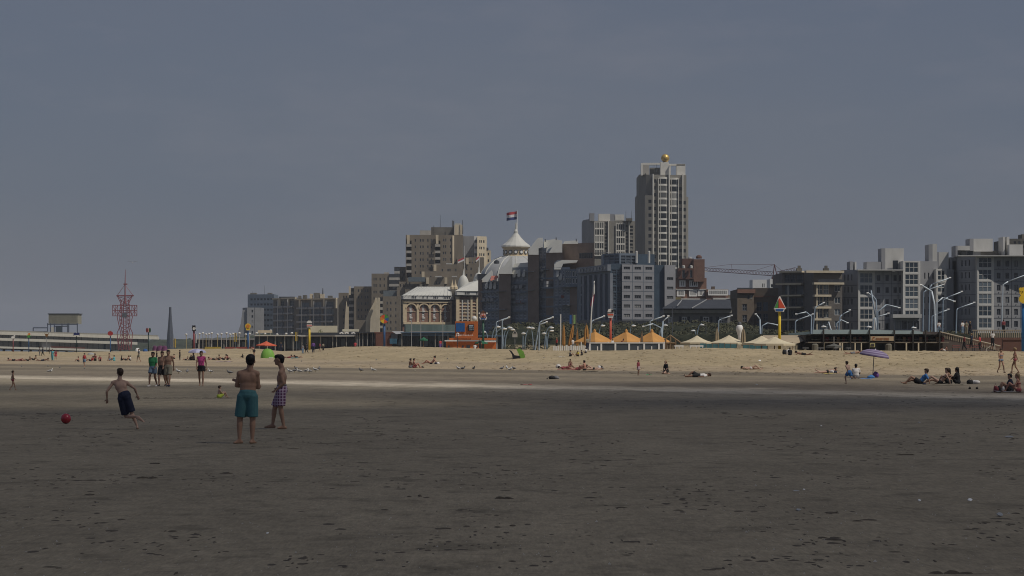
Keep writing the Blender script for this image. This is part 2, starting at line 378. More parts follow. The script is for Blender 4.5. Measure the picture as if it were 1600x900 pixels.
class Edge:
    """one straight wall seen from the beach, A left, B right, as (photo column, distance)"""
    def __init__(s, A, B):
        s.A = XY(*A); s.B = XY(*B); s.d = A[1]; v = s.B - s.A; s.len = v.length; s.dir = v / s.len
        s.ang = math.atan2(s.dir.y, s.dir.x); s.n = Vector((s.dir.y, -s.dir.x))
    def u(s, px):
        k = (px - CX) / F; v = s.B - s.A
        return (k * s.A.y - s.A.x) / (v.x - k * v.y) * s.len
    def pt(s, u, z, o=0): q = s.A + s.dir * u + s.n * o; return Vector((q.x, q.y, z))
def openwall(mb, e, z0, z1, cols, rows, rec=.35, m=0):
    """wall quads with real openings and reveals"""
    us = sorted({0, e.len, *[c for q in cols for c in q]}); zs = sorted({z0, z1, *[c for q in rows for c in q]})
    us = [u for u in us if -1e-6 <= u <= e.len + 1e-6]; zs = [z for z in zs if z0 - 1e-6 <= z <= z1 + 1e-6]
    isin = lambda v, l: any(a - 1e-6 <= v <= b + 1e-6 for a, b in l)
    for a, b in zip(us, us[1:]):
        for c, d in zip(zs, zs[1:]):
            if isin((a + b) / 2, cols) and isin((c + d) / 2, rows): continue
            mb.quad(e.pt(a, c), e.pt(b, c), e.pt(b, d), e.pt(a, d), m)
    for a, b in cols:
        for c, d in rows:
            if a < 0 or b > e.len or c < z0 or d > z1: continue
            mb.quad(e.pt(a, c), e.pt(a, d), e.pt(a, d, -rec), e.pt(a, c, -rec), m); mb.quad(e.pt(b, c), e.pt(b, c, -rec), e.pt(b, d, -rec), e.pt(b, d), m)
            mb.quad(e.pt(a, c), e.pt(a, c, -rec), e.pt(b, c, -rec), e.pt(b, c), m); mb.quad(e.pt(a, d), e.pt(b, d), e.pt(b, d, -rec), e.pt(a, d, -rec), m)
def px_cols(e, L_): return [(e.u(a), e.u(b)) for a, b in L_]
def px_rows(e, L_): return [(ZZ(b, e.d), ZZ(a, e.d)) for a, b in L_]
def rows_(y0, step, h, n): return [(y0 + i * step, y0 + i * step + h) for i in range(n)]
def cols_(x0, step, w_, n): return [(x0 + i * step, x0 + i * step + w_) for i in range(n)]
def block(root, chain, D, yt, m, ops=None, name='wall', z0=.6, zt=None, zb=None, roofm=None):
    """chain: visible footprint corners left to right; D: depth behind; ops: {edge index: [(cols, rows, (nx, nz, frame, glass), kind)]}"""
    mb = MB(); z1 = zt if zt is not None else ZZ(yt, chain[0][1]); zb = z0 if zb is None else zb; ops = ops or {}
    P2 = [XY(*c) for c in chain]; back = [P2[-1] + Vector((0, D)), P2[0] + Vector((0, D))]
    poly = P2 + back
    for i in range(len(chain) - 1):
        e = Edge(chain[i], chain[i + 1])
        if i in ops:
            allc = []; jobs = []
            for cols, rows, st, *kk in ops[i]: jobs.append((px_cols(e, cols), px_rows(e, rows), st, kk[0] if kk else 'window'))
            # split wall into vertical strips per job so different groups keep their own rows
            cuts = [0]; order = sorted(jobs, key=lambda j: j[0][0][0])
            for a, b in zip(order, order[1:]): cuts.append((max(c[1] for c in a[0]) + min(c[0] for c in b[0])) / 2)
            cuts.append(e.len)
            for (cols, rows, st, kind), c0, c1 in zip(order, cuts, cuts[1:]):
                sub = Edge.__new__(Edge); sub.dir, sub.n, sub.ang, sub.d = e.dir, e.n, e.ang, e.d; sub.A = e.A + e.dir * c0; sub.len = c1 - c0
                cc = [(max(.02, a - c0), min(c1 - c0 - .02, b - c0)) for a, b in cols]; cc = [c for c in cc if c[1] - c[0] > .2]
                rr = [(a, b) for a, b in rows if a > zb + .05 and b < z1 - .05]
                openwall(mb, sub, zb, z1, cc, rr, .35)
                for a, b in cc:
                    for c, d in rr:
                        wm = window_mesh(b - a, d - c, st[0], st[1], st[2], st[3], *(st[4:]))
                        put(wm, kind, root, sub.pt(a, c), e.ang, ((b - a) / max(.3, round(b - a, 1)), 1, (d - c) / max(.3, round(d - c, 1))))
        else: mb.quad(e.pt(0, zb), e.pt(e.len, zb), e.pt(e.len, z1), e.pt(0, z1))
    n = len(poly)
    for i in range(len(chain) - 1, n):
        a, b = poly[i], poly[(i + 1) % n]; mb.quad((*a, zb), (*b, zb), (*b, z1), (*a, z1))
    mb.add([(*p, z1) for p in poly], [tuple(range(n))], 1 if roofm else 0)
    return mb.build(name, [m, roofm] if roofm else m, root)
def bar_px(root, name, m, x0, x1, y0, y1, d, thick=.4, D=None, out=.15):
    """a raised strip or box standing in front of distance d, given by its photo extent"""
    a, b = P(x0, y1, d), P(x1, y0, d)
    return MB().bb(a.x, b.x, d - out, d + thick, a.z, b.z).build(name, m, root)
def on_edge(root, name, m, e, x0, x1, y0, y1, out=.2, inn=.1):
    u0, u1 = e.u(x0), e.u(x1); z0, z1 = ZZ(y1, e.d), ZZ(y0, e.d)
    mb = MB(); a = [e.pt(u0, z0, out), e.pt(u1, z0, out), e.pt(u1, z0, -inn), e.pt(u0, z0, -inn)]
    mb.extr(a, (0, 0, z1 - z0)); return mb.build(name, m, root)
def balcony_on(root, e, x0, x1, y, hpx, m, out=1.2):
    u0, u1 = e.u(x0), e.u(x1); z = ZZ(y, e.d); h = hpx / F * e.d
    return put(box_mesh(u1 - u0, out, h, m), 'balcony', root, e.pt(u0, z), e.ang)
def mast(root, px, yt, yb, d, r=.12, name='antenna', m=None):
    return MB().tube([P(px, yb, d), P(px, yt, d)], [r, r * .5], 5).build(name, m or steel, root)

W2 = (2, 1, white_p, gl_dark); W1 = (1, 1, white_p, gl_dark); WD = (2, 1, steel, gl_dark); WB = (4, 2, white_p, gl_blue); Wn = (1, 1, steel, gl_dark, .08)

# ---- far left hotel block
t = thing('hotel_block', 'slim grey hotel with a pale front slab and flared foot, leftmost high building', 'building', P(403, 541, 1180))
block(t, [(387, 1190), (428, 1185)], 22, 460, blue_panel, {0: [(cols_(391, 5.2, 3.6, 7), rows_(466, 8.2, 3.4, 7), (2, 1, steel, gl_blue))]})
block(t, [(379, 1175), (386, 1165), (408, 1168)], 14, 481, mat('grey_hotel_panel', (.22, .225, .235), .8, .1, .3), {1: [(cols_(393, 9, 2.6, 1), rows_(484, 8.3, 4.2, 5), Wn)]})
mb = MB(); mb.extr([P(379, 484, 1166), P(386.5, 484, 1166), P(386.5, 545, 1166), P(366, 545, 1166), P(371, 522, 1166), P(376, 506, 1166)], (0, 10, 0)); mb.build('flared_base', grey_flat2, t)
bar_px(t, 'roof_plant', concrete_d, 391, 400, 457.5, 460, 1190, 6); bar_px(t, 'roof_plant', concrete_d, 418, 424, 457.5, 460, 1190, 6)
mast(t, 413, 446, 460, 1188); mast(t, 395, 455, 460, 1188)
# ---- seaside flats with loggias
def loggia_flats(name, label, bays, x0, x1, yt, d0, d1, floors, step, y0, m, postx):
    t = thing(name, label, 'building', P((x0 + x1) / 2, 541, d0))
    e = Edge((x0, d0), (x1, d1))
    block(t, [(x0, d0), (x1, d1)], 14, yt, m, {0: [([(a, b)], rows_(y0, step, step * .72, floors), (4, 2, steel, gl_blue), 'loggia') for a, b in bays]})
    for a, b in bays:
        for k in range(floors): balcony_on(t, e, a - .6, b + .6, y0 + step * k + step * .95, 2.3, grey_flat2, 1.3)
        on_edge(t, 'post', white_r, e, (a + b) / 2 - .35, (a + b) / 2 + .35, y0 - 2, y0 + step * floors, 1.5, -1.3)
    for xx in postx: on_edge(t, 'pier', cream, e, xx, xx + 2.4, yt + 2, yt + 16, .5)
    on_edge(t, 'cornice', cream, e, x0, x1, yt, yt + 2, .7)
    return t, e
flat_m = mat('dim_brown_render', (.15, .135, .115), .85, .15, .4)
t, e = loggia_flats('apartment_block', 'brown seafront flats with white loggia posts, directly left of the terraced concrete flats', [(467, 483), (486, 502), (505, 521)], 462, 527, 467, 1085, 1060, 5, 10.6, 473, flat_m, (468, 487, 506, 524.5))
for a, b, c in ((466, 470, 462), (473, 479, 461), (484, 488, 459), (490, 499, 457.5), (500, 506, 459), (512, 519, 462)): bar_px(t, 'roof_plant', cream if a in (484, 500) else concrete_d, a, b, c, 467, 1075, 4)
mast(t, 504.5, 450, 459, 1075, .35)
t, e = loggia_flats('apartment_block', 'lower brown flats with glazed loggias beside the slim grey hotel', [(431, 444), (447, 459)], 427, 463, 466, 1120, 1100, 5, 10.6, 471, flat_m, (436, 450))
bar_px(t, 'roof_plant', slate, 436, 460, 463.5, 466, 1112, 8)
# ---- terraced concrete flats
t = thing('terraced_flats', 'large stepped grey brown concrete flats with balconies and rooftop masts', 'building', P(650, 541, 1000))
W3 = (2, 1, steel, gl_dark, .08)
def tb(x0, x1, yt, d, D=16, ops=None, m=concrete, dl=0): return block(t, [(x0, d + dl), (x1, d)], D, yt, m, ops)
WR = lambda y0, n, st=10.1: rows_(y0, st, 4.2, n)
def stack(x0, x1, y0, n, d, step=10.1, slope=True):
    """dark balcony recess with pale fronts"""
    block(t, [(x0, d + 1.5), (x1, d + 1.5)], 3, y0 - 2, slate, name='balcony_recess_shade'); e = Edge((x0, d), (x1, d))  # shade of the recess comes from the dark block colour
    for k in range(n): balcony_on(t, e, x0, x1, y0 + step * k + 7.5, 4.0, pale_conc, .2)
bE = dict
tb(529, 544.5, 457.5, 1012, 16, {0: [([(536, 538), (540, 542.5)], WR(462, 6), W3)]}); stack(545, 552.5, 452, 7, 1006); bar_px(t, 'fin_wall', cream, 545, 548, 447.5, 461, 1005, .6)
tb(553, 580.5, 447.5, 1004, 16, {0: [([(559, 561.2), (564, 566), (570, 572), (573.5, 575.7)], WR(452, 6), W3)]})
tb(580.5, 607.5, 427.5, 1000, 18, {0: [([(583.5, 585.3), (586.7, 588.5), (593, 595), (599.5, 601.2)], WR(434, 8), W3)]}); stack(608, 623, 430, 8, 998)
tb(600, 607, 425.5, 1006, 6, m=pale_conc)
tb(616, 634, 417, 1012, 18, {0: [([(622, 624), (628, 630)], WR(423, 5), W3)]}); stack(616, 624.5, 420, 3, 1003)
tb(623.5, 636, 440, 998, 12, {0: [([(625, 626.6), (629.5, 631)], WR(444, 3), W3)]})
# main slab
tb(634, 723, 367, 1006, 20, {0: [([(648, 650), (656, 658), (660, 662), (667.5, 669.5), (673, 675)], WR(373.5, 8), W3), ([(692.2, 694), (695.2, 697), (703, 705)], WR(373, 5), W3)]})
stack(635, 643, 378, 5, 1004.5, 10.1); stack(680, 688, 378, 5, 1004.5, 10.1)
bar_px(t, 'fin_wall', cream, 636, 640, 367, 381, 1004.8, .6); bar_px(t, 'fin_wall', cream, 681, 685, 367, 381, 1004.8, .6)
block(t, [(707, 1005.6), (723, 1008)], 16, 368, cream, {0: [([(718.3, 720.3)], WR(374, 5), Wn)]}, name='end_wall')  # sunlight on the end wall is put into its paler colour
bar_px(t, 'roof_plant', pale_conc, 656, 673, 360, 367, 1010, 6); bar_px(t, 'roof_plant', concrete_d, 673.5, 709, 355, 367, 1012, 8); bar_px(t, 'stair_head', cream, 710, 722, 351, 367.3, 1009, 6); bar_px(t, 'roof_plant', zinc_w, 711, 720, 349, 351, 1009, 5)
bar_px(t, 'roof_plant', steel, 706.2, 709.6, 345, 355, 1012, 2)
mast(t, 688, 336, 355, 1010); mast(t, 706.8, 344, 351, 1010, .2); mast(t, 723, 344, 366, 1008, .25); mast(t, 678, 352, 355, 1010, .2); mast(t, 694, 361, 367, 1010)
tb(724, 741, 369, 1014, 14, m=grey_flat2); bar_px(t, 'fin_wall', white_p, 741, 745.6, 369, 402, 1010, .6)
for k in range(3): bar_px(t, 'balcony', steel, 741.5, 745, 375 + k * 10.3, 379 + k * 10.3, 1009, .4)
block(t, [(745.6, 1008), (760, 1011)], 16, 369, cream, {0: [([(749, 750.6), (751.5, 753), (755, 757)], WR(375, 3, 10.3), Wn)]}); tb(760, 766.5, 391, 1012, 14, {0: [([(762, 764)], WR(395, 2), Wn)]}, m=cream)  # sunlit block, lit by its cream colour rather than concrete
bar_px(t, 'roof_plant', slate, 760, 763, 387, 391, 1012, 4)
for x0, x1, yt, d, xs in ((676, 724, 413, 994, (690, 699, 702, 711)), (714, 756, 402, 1000, (733, 737, 742)), (659, 716, 424, 990, (672, 686)), (636, 664, 434, 986, (639,)), (664, 694, 433, 984, (681, 686)), (694, 722, 433, 985, (705,)), (724, 748, 411, 996, (728, 735)), (633, 640, 452, 982, (635,)), (620, 660, 449, 984, (634, 638, 645)), (722, 762, 436, 980, (740,))):
    tb(x0, x1, yt, d, 12, {0: [([(x, x + 2.1) for x in xs], rows_(yt + 7, 10.1, 4.2, 3), W3)]})
for x, y, d in ((677.5, 413.5, 993.6), (659, 424.5, 989.6), (666, 433.5, 983.6), (694.5, 433.5, 984.6), (728, 403, 995.5), (655.5, 444, 983)): bar_px(t, 'fin_wall', cream, x, x + 4.2, y, y + 10, d, .6)
for x0, x1, y in ((653, 662, 448.5), (706, 714, 431.2), (697, 706, 411.2), (680, 690, 431.4)): bar_px(t, 'parapet', white_r, x0, x1, y, y + 1.7, 981, 1)
bar_px(t, 'glass_roof', mat('terrace_glass', (.14, .17, .19), .3, .1, .5), 638, 664, 433, 440, 982, 3); bar_px(t, 'glass_roof', MATS['terrace_glass'], 599, 622, 454, 464, 990, 3)
for x, n in ((731, 1), (738, 1)): mast(t, x, 388, 412, 996, .12)
# flared buttresses at the foot
def butt(px, yt, d, wpx, sprd=15):
    mb = MB(); mb.extr([P(px, yt, d), P(px + wpx, yt, d), P(px + wpx, 520, d), P(px - sprd, 520, d), P(px - sprd + 1, 497, d), P(px - sprd * .45, 482, d), P(px - 1, 471, d)], (0, 2.2, 0)); return mb.build('buttress', cream, t)
butt(586, 465, 979, 2.3); butt(590, 465, 975, 3.3, 12); butt(542, 479, 990, 2.2, 4)
tb(590.5, 607, 466, 984, 10, m=slate); 
for k in range(5): balcony_on(t, Edge((593, 978), (598, 978)), 592, 598, 474.5 + k * 9.6, 4, pale_conc, .4)
tb(598, 626, 463, 980, 12, {0: [([(604, 606), (609.5, 611.5), (617.5, 619.3)], rows_(471.5, 10, 4.2, 5), W3)]})
tb(553, 590, 500, 996, 8)
# ---- old seaside hotel with domes
t = thing('domed_seaside_hotel', 'ornate cream and red brick hotel with arched front, pale roofs and central dome', 'building', P(690, 541, 860))
stone = mat('cream_stone', (.56, .46, .31), .8, .12, .8)
e = Edge((629, 846), (705, 856))
block(t, [(629, 846), (705, 856)], 40, 470, brick_r, {0: [(cols_(0, 0, 0, 0) or [(640, 643.4)], [(477, 484.5), (487.5, 494.5), (497, 501.5)], (2, 2, white_p, gl_dark, .25)), ([(659.8, 663.2)], [(477, 484.5), (487.5, 494.5), (497, 501.5)], (2, 2, white_p, gl_dark, .25)), ([(677.2, 680.4)], [(477, 484.5), (487.5, 494.5), (497, 501.5)], (2, 2, white_p, gl_dark, .25)), ([(694, 697.2)], [(477, 484.5), (487.5, 494.5), (497, 501.5)], (2, 2, white_p, gl_dark, .25))]}, zb=.6)
for cx in (641.7, 661.5, 678.8, 695.6):                       # stone arches round brick infill
    mb = MB(); r1, r2 = 9.0, 7.2; seg = 12
    if cx > 690: r1, r2 = 8.4, 6.8
    for k in range(seg):
        a0, a1 = math.pi * k / seg, math.pi * (k + 1) / seg
        q = [(cx - r1 * math.cos(a0), 482 - r1 * math.sin(a0) * .95), (cx - r1 * math.cos(a1), 482 - r1 * math.sin(a1) * .95), (cx - r2 * math.cos(a1), 482 - r2 * math.sin(a1) * .95), (cx - r2 * math.cos(a0), 482 - r2 * math.sin(a0) * .95)]
        mb.extr([e.pt(e.u(x), ZZ(y, 846), .7) for x, y in reversed(q)], (-e.n.x * .7, -e.n.y * .7, 0))
    mb.build('arch', stone, t)
    for y in (485.2, 495.5): on_edge(t, 'spandrel', white_r, e, cx - 2.2, cx + 2.2, y - .2, y + 2, .35)
    on_edge(t, 'string_course', stone, e, cx - r2, cx + r2, 486, 486.7, .25)
for a, b in ((629, 634.6), (650.3, 653.8), (669.8, 671.9), (686.6, 688.6), (703, 705)): on_edge(t, 'pilaster', stone, e, a, b, 471, 507, .5)
on_edge(t, 'string_course', stone, e, 629, 705, 503, 506.5, .7); on_edge(t, 'string_course', stone, e, 629, 705, 469.4, 472.6, .9)
on_edge(t, 'cornice', white_r, e, 627.5, 705.5, 461.5, 467.5, 1.5); on_edge(t, 'cornice', slate, e, 628.5, 705, 467.5, 469.3, 1.1)
for x in (641, 643.6, 646.2, 658, 664.5, 675, 677.6, 680.2, 691, 693.6, 696.2, 699): on_edge(t, 'attic_window', slate, e, x - .7, x + .8, 462.6, 466, 1.6, -1.5)
mb = MB(); a = [P(627.5, 461.8, 844), P(706, 461.8, 854), P(706, 461.8, 885), P(627.5, 461.8, 885)]; b = [P(652, 448, 860), P(704, 448, 862), P(704, 448, 868), P(652, 448, 868)]
mb.add(a + b, [(0, 1, 5, 4), (1, 2, 6, 5), (2, 3, 7, 6), (3, 0, 4, 7), (4, 5, 6, 7)]); mb.build('roof', zinc_w, t)
mb = MB()
for i in range(14):
    f = i / 13; mb.tube([P(628 + 77 * f, 461.6, 843.6 + 10 * f), P(652 + 52 * f, 447.8, 859.6 + 2 * f)], .06, 4)
mb.build('roof_seam', zinc, t)
on_edge(t, 'terrace_glazing', mat('green_terrace_glass', (.11, .15, .14), .3, .25, .3, (1, 1, .1)), e, 624, 706, 507, 519, 5, -4)
block(t, [(703.5, 862), (712, 862)], 20, 452, concrete_d, {0: [([(705.5, 707)], rows_(458, 10, 5, 5), Wn)]}, name='link_wall')
for x in (706.5, 711.5): MB().lathe(P(x, 452, 858), [(.9, 0), (.9, .8), (.5, 1.4), (.2, 2.6), (.05, 3.6)], 8).build('finial', stone, t)
e2 = Edge((712, 852), (746, 856))
block(t, [(712, 852), (746, 856)], 40, 463, brick_r, {0: [([(722.5, 725.6), (726.6, 729.7)], [(470, 476), (481, 489), (494, 500)], (1, 1, white_p, gl_dark, .3))]}, zb=.6)
for y in range(468, 504, 5): on_edge(t, 'stone_band', stone, e2, 712, 746, y, y + 1.5, .25)
for a, b in ((712, 717), (734.5, 737.5), (743.5, 746)): on_edge(t, 'pilaster', stone, e2, a, b, 463, 505, .5)
on_edge(t, 'window_surround', white_r, e2, 721, 722.4, 468, 502, .4); on_edge(t, 'window_surround', white_r, e2, 729.8, 731.2, 468, 502, .4)
on_edge(t, 'cornice', white_r, e2, 711, 746, 454.5, 461, 1.5); on_edge(t, 'cornice', slate, e2, 711.5, 746, 461, 463, 1)
for x in (724.5, 727.2, 730, 742.5): on_edge(t, 'attic_window', slate, e2, x - .8, x + .9, 456, 459.8, 1.6, -1.5)
mb = MB(); a = [P(711, 454.8, 850), P(748, 454.8, 854), P(748, 454.8, 885), P(711, 454.8, 885)]; b = [P(733, 441, 862), P(748, 438, 862), P(748, 438, 868), P(733, 441, 868)]
mb.add(a + b, [(0, 1, 5, 4), (1, 2, 6, 5), (2, 3, 7, 6), (3, 0, 4, 7), (4, 5, 6, 7)]); mb.build('roof', zinc_w, t)
def dome(cx, yb, ytop, wpx, d, fin=5):
    c = P(cx, yb, d); r = wpx / 2 / F * d; h = (yb - ytop) / F * d; n = 9
    prof = [(r * 1.05, -1.2), (r * 1.05, 0)] + [(r * math.cos(a) ** .9, h * math.sin(a)) for a in [math.pi / 2 * k / n for k in range(n)]] + [(.35, h), (.3, h + .5), (.15, h + fin * .12), (.04, h + fin * .24)]
    return MB().lathe(c, prof, 20)
dome(724, 452, 430, 19, 866, 9).build('small_dome', zinc_w, t, True); dome(748, 444, 426, 18, 872, 9).build('small_dome', zinc_w, t, True)
# main dome, drum and lantern
cM = P(806, 430, 880); pxm = 880 / F
prof = [(58 * pxm, -14 * pxm), (56 * pxm, -2 * pxm), (52 * pxm, 7 * pxm), (45 * pxm, 16 * pxm), (36 * pxm, 23.5 * pxm), (24 * pxm, 28.5 * pxm), (21 * pxm, 29.5 * pxm)]
MB().lathe(cM, prof, 8 * 3).build('dome', zinc, t, True)
mb = MB()
for j in range(12):
    a = 2 * math.pi * j / 12; mb.tube([(cM.x + q * 1.005 * math.cos(a), cM.y + q * 1.005 * math.sin(a), cM.z + z) for q, z in prof], .22, 4)
mb.build('dome_rib', zinc_w, t)
MB().lathe(P(806, 402, 880), [(21 * pxm, 0), (21.5 * pxm, .4), (19.5 * pxm, .6), (19.5 * pxm, 3.3), (22 * pxm, 3.5), (22 * pxm, 4.0)], 16).build('lantern', stone, t)
zl = ZZ(394.5, 880)
for j in range(14):
    a = 2 * math.pi * (j + .5) / 14
    if math.sin(a) < .3:
        mb = MB(); R_ = 19.7 * pxm; c = Vector((cM.x + R_ * math.cos(a), 880 + R_ * math.sin(a), zl)); u = Vector((-math.sin(a), math.cos(a), 0)); o_ = Vector((math.cos(a), math.sin(a), 0))
        for rr, off, mi in ((.85, .12, 0), (.55, .2, 1)): mb.extr([c + u * rr * math.cos(q * .785) + Vector((0, 0, rr * math.sin(q * .785))) - o_ * .1 for q in range(8)], o_ * (off + .1), mi)
        mb.build('round_window', [slate, white_p], t)
MB().lathe(P(806, 386, 880), [(23 * pxm, 0), (22 * pxm, .6), (15 * pxm, 1.9), (8 * pxm, 3.7), (4.5 * pxm, 4.9), (3.6 * pxm, 5.2), (3.4 * pxm, 6.0), (1.6 * pxm, 6.8), (1.3 * pxm, 8.4), (.5 * pxm, 9.4)], 16).build('lantern_roof', zinc_w, t)
MB().lathe(P(776, 412, 862), [(1.0, 0), (1.0, .9), (.1, 1.6)], 8).build('dome_window', slate, t)
block(t, [(746, 870), (764, 868)], 30, 428, slate, name='side_roof', zb=10)
mast(t, 808, 328, 362, 880, .2, 'flagpole', white_p)
mb = MB(); nn = 8
for s_, m_ in ((0, 0), (1, 1), (2, 2)):
    for i in range(nn):
        f0, f1 = i / nn, (i + 1) / nn; wv = lambda f: 1.1 * math.sin(f * 7)
        y0 = lambda f: 330 + 2.5 * f + s_ * 4.2
        A_, B_ = P(808 - 16.5 * f0, y0(f0), 880), P(808 - 16.5 * f1, y0(f1), 880); C_, D_ = P(808 - 16.5 * f1, y0(f1) + 4.2, 880), P(808 - 16.5 * f0, y0(f0) + 4.2, 880)
        for q, f in ((A_, f0), (B_, f1), (C_, f1), (D_, f0)): q.y += wv(f) * .5
        mb.extr([A_, B_, C_, D_], (0, .05, 0), m_)
fr, fw, fb = mat('flag_red', (.42, .05, .06), .7), mat('flag_white', (.62, .62, .64), .7), mat('flag_blue', (.03, .045, .16), .7)
mb.build('flag', [fr, fw, fb], t)
def far_flag(px, yt, yb, d, fx, fy, lab):
    q = thing('flag', lab, 'flag', P(px, yb, d)); mast(q, px, yt, yb, d, .12, 'pole', white_p)
    for k, m_ in enumerate((fr, fw)):
        a = [P(px, fy + k * 2.6, d), P(px, fy + 2.6 + k * 2.6, d), P(px - fx, fy + 7 + k * 2.4, d - .5), P(px - fx, fy + 4.2 + k * 2.4, d - .5)]
        MB().extr(a, (0, .06, 0)).build('cloth', m_, q)
far_flag(725.5, 384, 442, 868, 10, 402, 'drooping red and white flag left of the dome on the terrace roofs')
far_flag(749, 402, 424, 874, 5, 400, 'small red and white flag at the foot of the main dome')
# ---- dark brown brick hotel with white curved roofs
t = thing('brick_hotel', 'long dark brown brick hotel with white curved roofs beside the dome', 'hotel', P(820, 541, 715))
dH = lambda px: 735 - (px - 747) * .17
WH = (2, 2, mat('pale_grey_frame', (.42, .46, .52), .6, .1, .5), gl_blue, .26)
def hseg(x0, x1, yt, m, off=0, ops=None, name='wall', D=14): return block(t, [(x0, dH(x0) + off), (x1, dH(x1) + off)], D, yt, m, ops, name)
def hrow(x0, n, stp, wd, y0, nr, sty=WH): return [(cols_(x0, stp, wd, n), rows_(y0, 14.6, 9.8, nr), sty)]
bay = mat('blue_grey_bay', (.25, .28, .335), .6, .15, .6)
hseg(747, 753.5, 437, brick_d, -1); hseg(753.5, 780, 440, bay, 0, {0: hrow(755.5, 4, 6.1, 4.4, 444, 5)})
hseg(780, 798, 428, brick_d, -2.5); hseg(798, 825, 418, bay, 0, {0: hrow(799.5, 4, 6.2, 4.4, 430, 6)})
hseg(825, 842, 397, brick_d, -2.5); hseg(842, 853.5, 388, bay, 0, {0: hrow(843.5, 2, 5.2, 3.8, 393, 9)})
hseg(853.5, 879, 395, brick_d, -2.5); hseg(879, 929, 381, brick_d, 6, {0: [([(905, 926)], [(396, 405)], (6, 1, steel, gl_blue)) ]}, D=30)
hseg(865, 890.5, 418, bay, -4.5, {0: hrow(866.5, 4, 6, 4.4, 423, 6)}); hseg(890.5, 907.5, 420, brick_d, -6)
for x0, x1, y in ((780, 798, 455), (825, 842, 453.5), (853.5, 865, 449), (890.5, 907.5, 449), (879, 929, 395.2), (825, 842, 424.5), (780, 798, 483.5), (853.5, 865, 421.5), (890.5, 907.5, 477)):
    on_edge(t, 'string_course', grey_flat, Edge((x0, dH(x0)), (x1, dH(x1))), x0, x1, y, y + .7, 2.8 if x0 not in (879, 890.5) else (6.3 if x0 == 890.5 else -5.8), 0 if x0 != 879 else 8)
def hroof(pts, off, D=12, name='curved_roof'):
    ym = max(y for x, y in pts); mb = MB(); mb.extr([P(x, y, dH(x) + off + (ym - y) * (.17 if name == 'curved_roof' else .08)) for x, y in pts], (0, D, 0)); return mb.build(name, zinc_w, t)
hroof([(751, 438), (755, 434), (768, 422), (769.5, 424), (769.5, 440), (751, 441)], -.6)
hroof([(779.5, 428), (780, 421), (786, 418), (793, 409), (798, 401), (800.5, 401), (800.5, 428)], -3)
hroof([(800.5, 428), (803, 412), (825, 410), (825, 419), (813, 422), (808, 428)], -1, 10)
hroof([(826, 398), (826, 389), (831, 384), (837, 375.5), (841, 371.5), (848.5, 371.5), (848.5, 386), (841.5, 388), (841.5, 398)], -3)
hroof([(853.5, 395), (854, 388), (862, 379), (869, 374), (878.5, 376), (878.5, 394.5)], -3, 16)
hroof([(850, 376), (856, 375), (867, 373.5), (871, 373), (862, 384), (850, 388)], 2, 14); hroof([(880, 381), (882, 377), (900, 375.5), (903, 376), (903, 381)], 5, 16)
hroof([(866, 421), (866, 411), (871, 406), (903, 406.5), (901, 410), (880, 412), (876, 421)], -5, 8)
hroof([(843, 410), (847, 404), (851, 401), (851.5, 420), (848, 424), (843, 424)], -1.2, 3)
for i, (x, y) in enumerate(((757, 449), (763.5, 449), (770, 449), (800.5, 431), (808, 430), (815.5, 430), (844, 436), (868, 430), (873, 435), (880, 436))):
    hroof([(x, y), (x + 3, y - 9), (x + 5.2, y - 9), (x + 5.2, y), (x + 4.2, y + 2.5), (x + 1, y + 2.5)], -1.3 if x < 860 else -5.2, 1.2, 'dormer')
for x, y, s in [(x, y, 0) for x, y in ((757, 466), (763.5, 466), (770, 466), (801, 446), (808, 446), (815, 446), (801, 461), (843.5, 417), (843.5, 506), (867, 440), (867, 446))]:
    on_edge(t, 'bay_panel', grey_flat, Edge((x - 2, dH(x - 2)), (x + 6, dH(x + 6))), x, x + 4.2, y, y + 5, 1.2 if x < 860 else 5.3, 0)
for x0, x1, y0, n, off in ((753.5, 780, 455, 5, .9), (798, 825, 441.5, 6, .9), (842, 853.5, 404.5, 8, .9), (865, 890.5, 434.5, 6, 5.4)):
    e = Edge((x0, dH(x0)), (x1, dH(x1)))
    for k in range(n): on_edge(t, 'balcony_rail', blue_panel, e, x0 + .4, x1 - .4, y0 + 14.6 * k, y0 + 2.6 + 14.6 * k, off, -off + .1)
gbay = Edge((893, dH(893)), (906, dH(906)))
block(t, [(882, dH(882) - 7), (893, dH(893) - 7.5), (903, dH(903) - 7)], 6, 421, blue_panel, {0: [(cols_(883.5, 3.2, 2.6, 3), rows_(424, 11, 8, 2), (1, 1, white_p, gl_blue))], 1: [(cols_(894, 4.4, 3.6, 2), rows_(424, 11, 8, 2), (1, 1, white_p, gl_blue))]}, name='corner_bay', zb=ZZ(448, 700))
mb = MB(); mb.extr([P(766, 437, 729), P(768, 431, 731), P(778, 430.5, 729), P(778, 434, 727.5), P(767, 439, 727.5)], (0, 3, 0)); mb.build('awning', mat('pink_awning', (.55, .20, .15), .8), t)
for x, y in ((869, 371), (900.5, 373), (852, 373.5)): bar_px(t, 'chimney', steel, x - .8, x + .8, y, y + 4, 712, 1)
hseg(747, 907, 520, slate, -7, None, 'plinth')
for x, y, m_ in ((876, 462, 0), (813, 470, 0), (806, 470, 0)): on_edge(t, 'sunshade', mat('faded_red_blind', (.30, .09, .07), .8), Edge((x - 2, dH(x)), (x + 6, dH(x))), x, x + 5, y, y + 4, 1.3 if x < 860 else 5.4, 0)
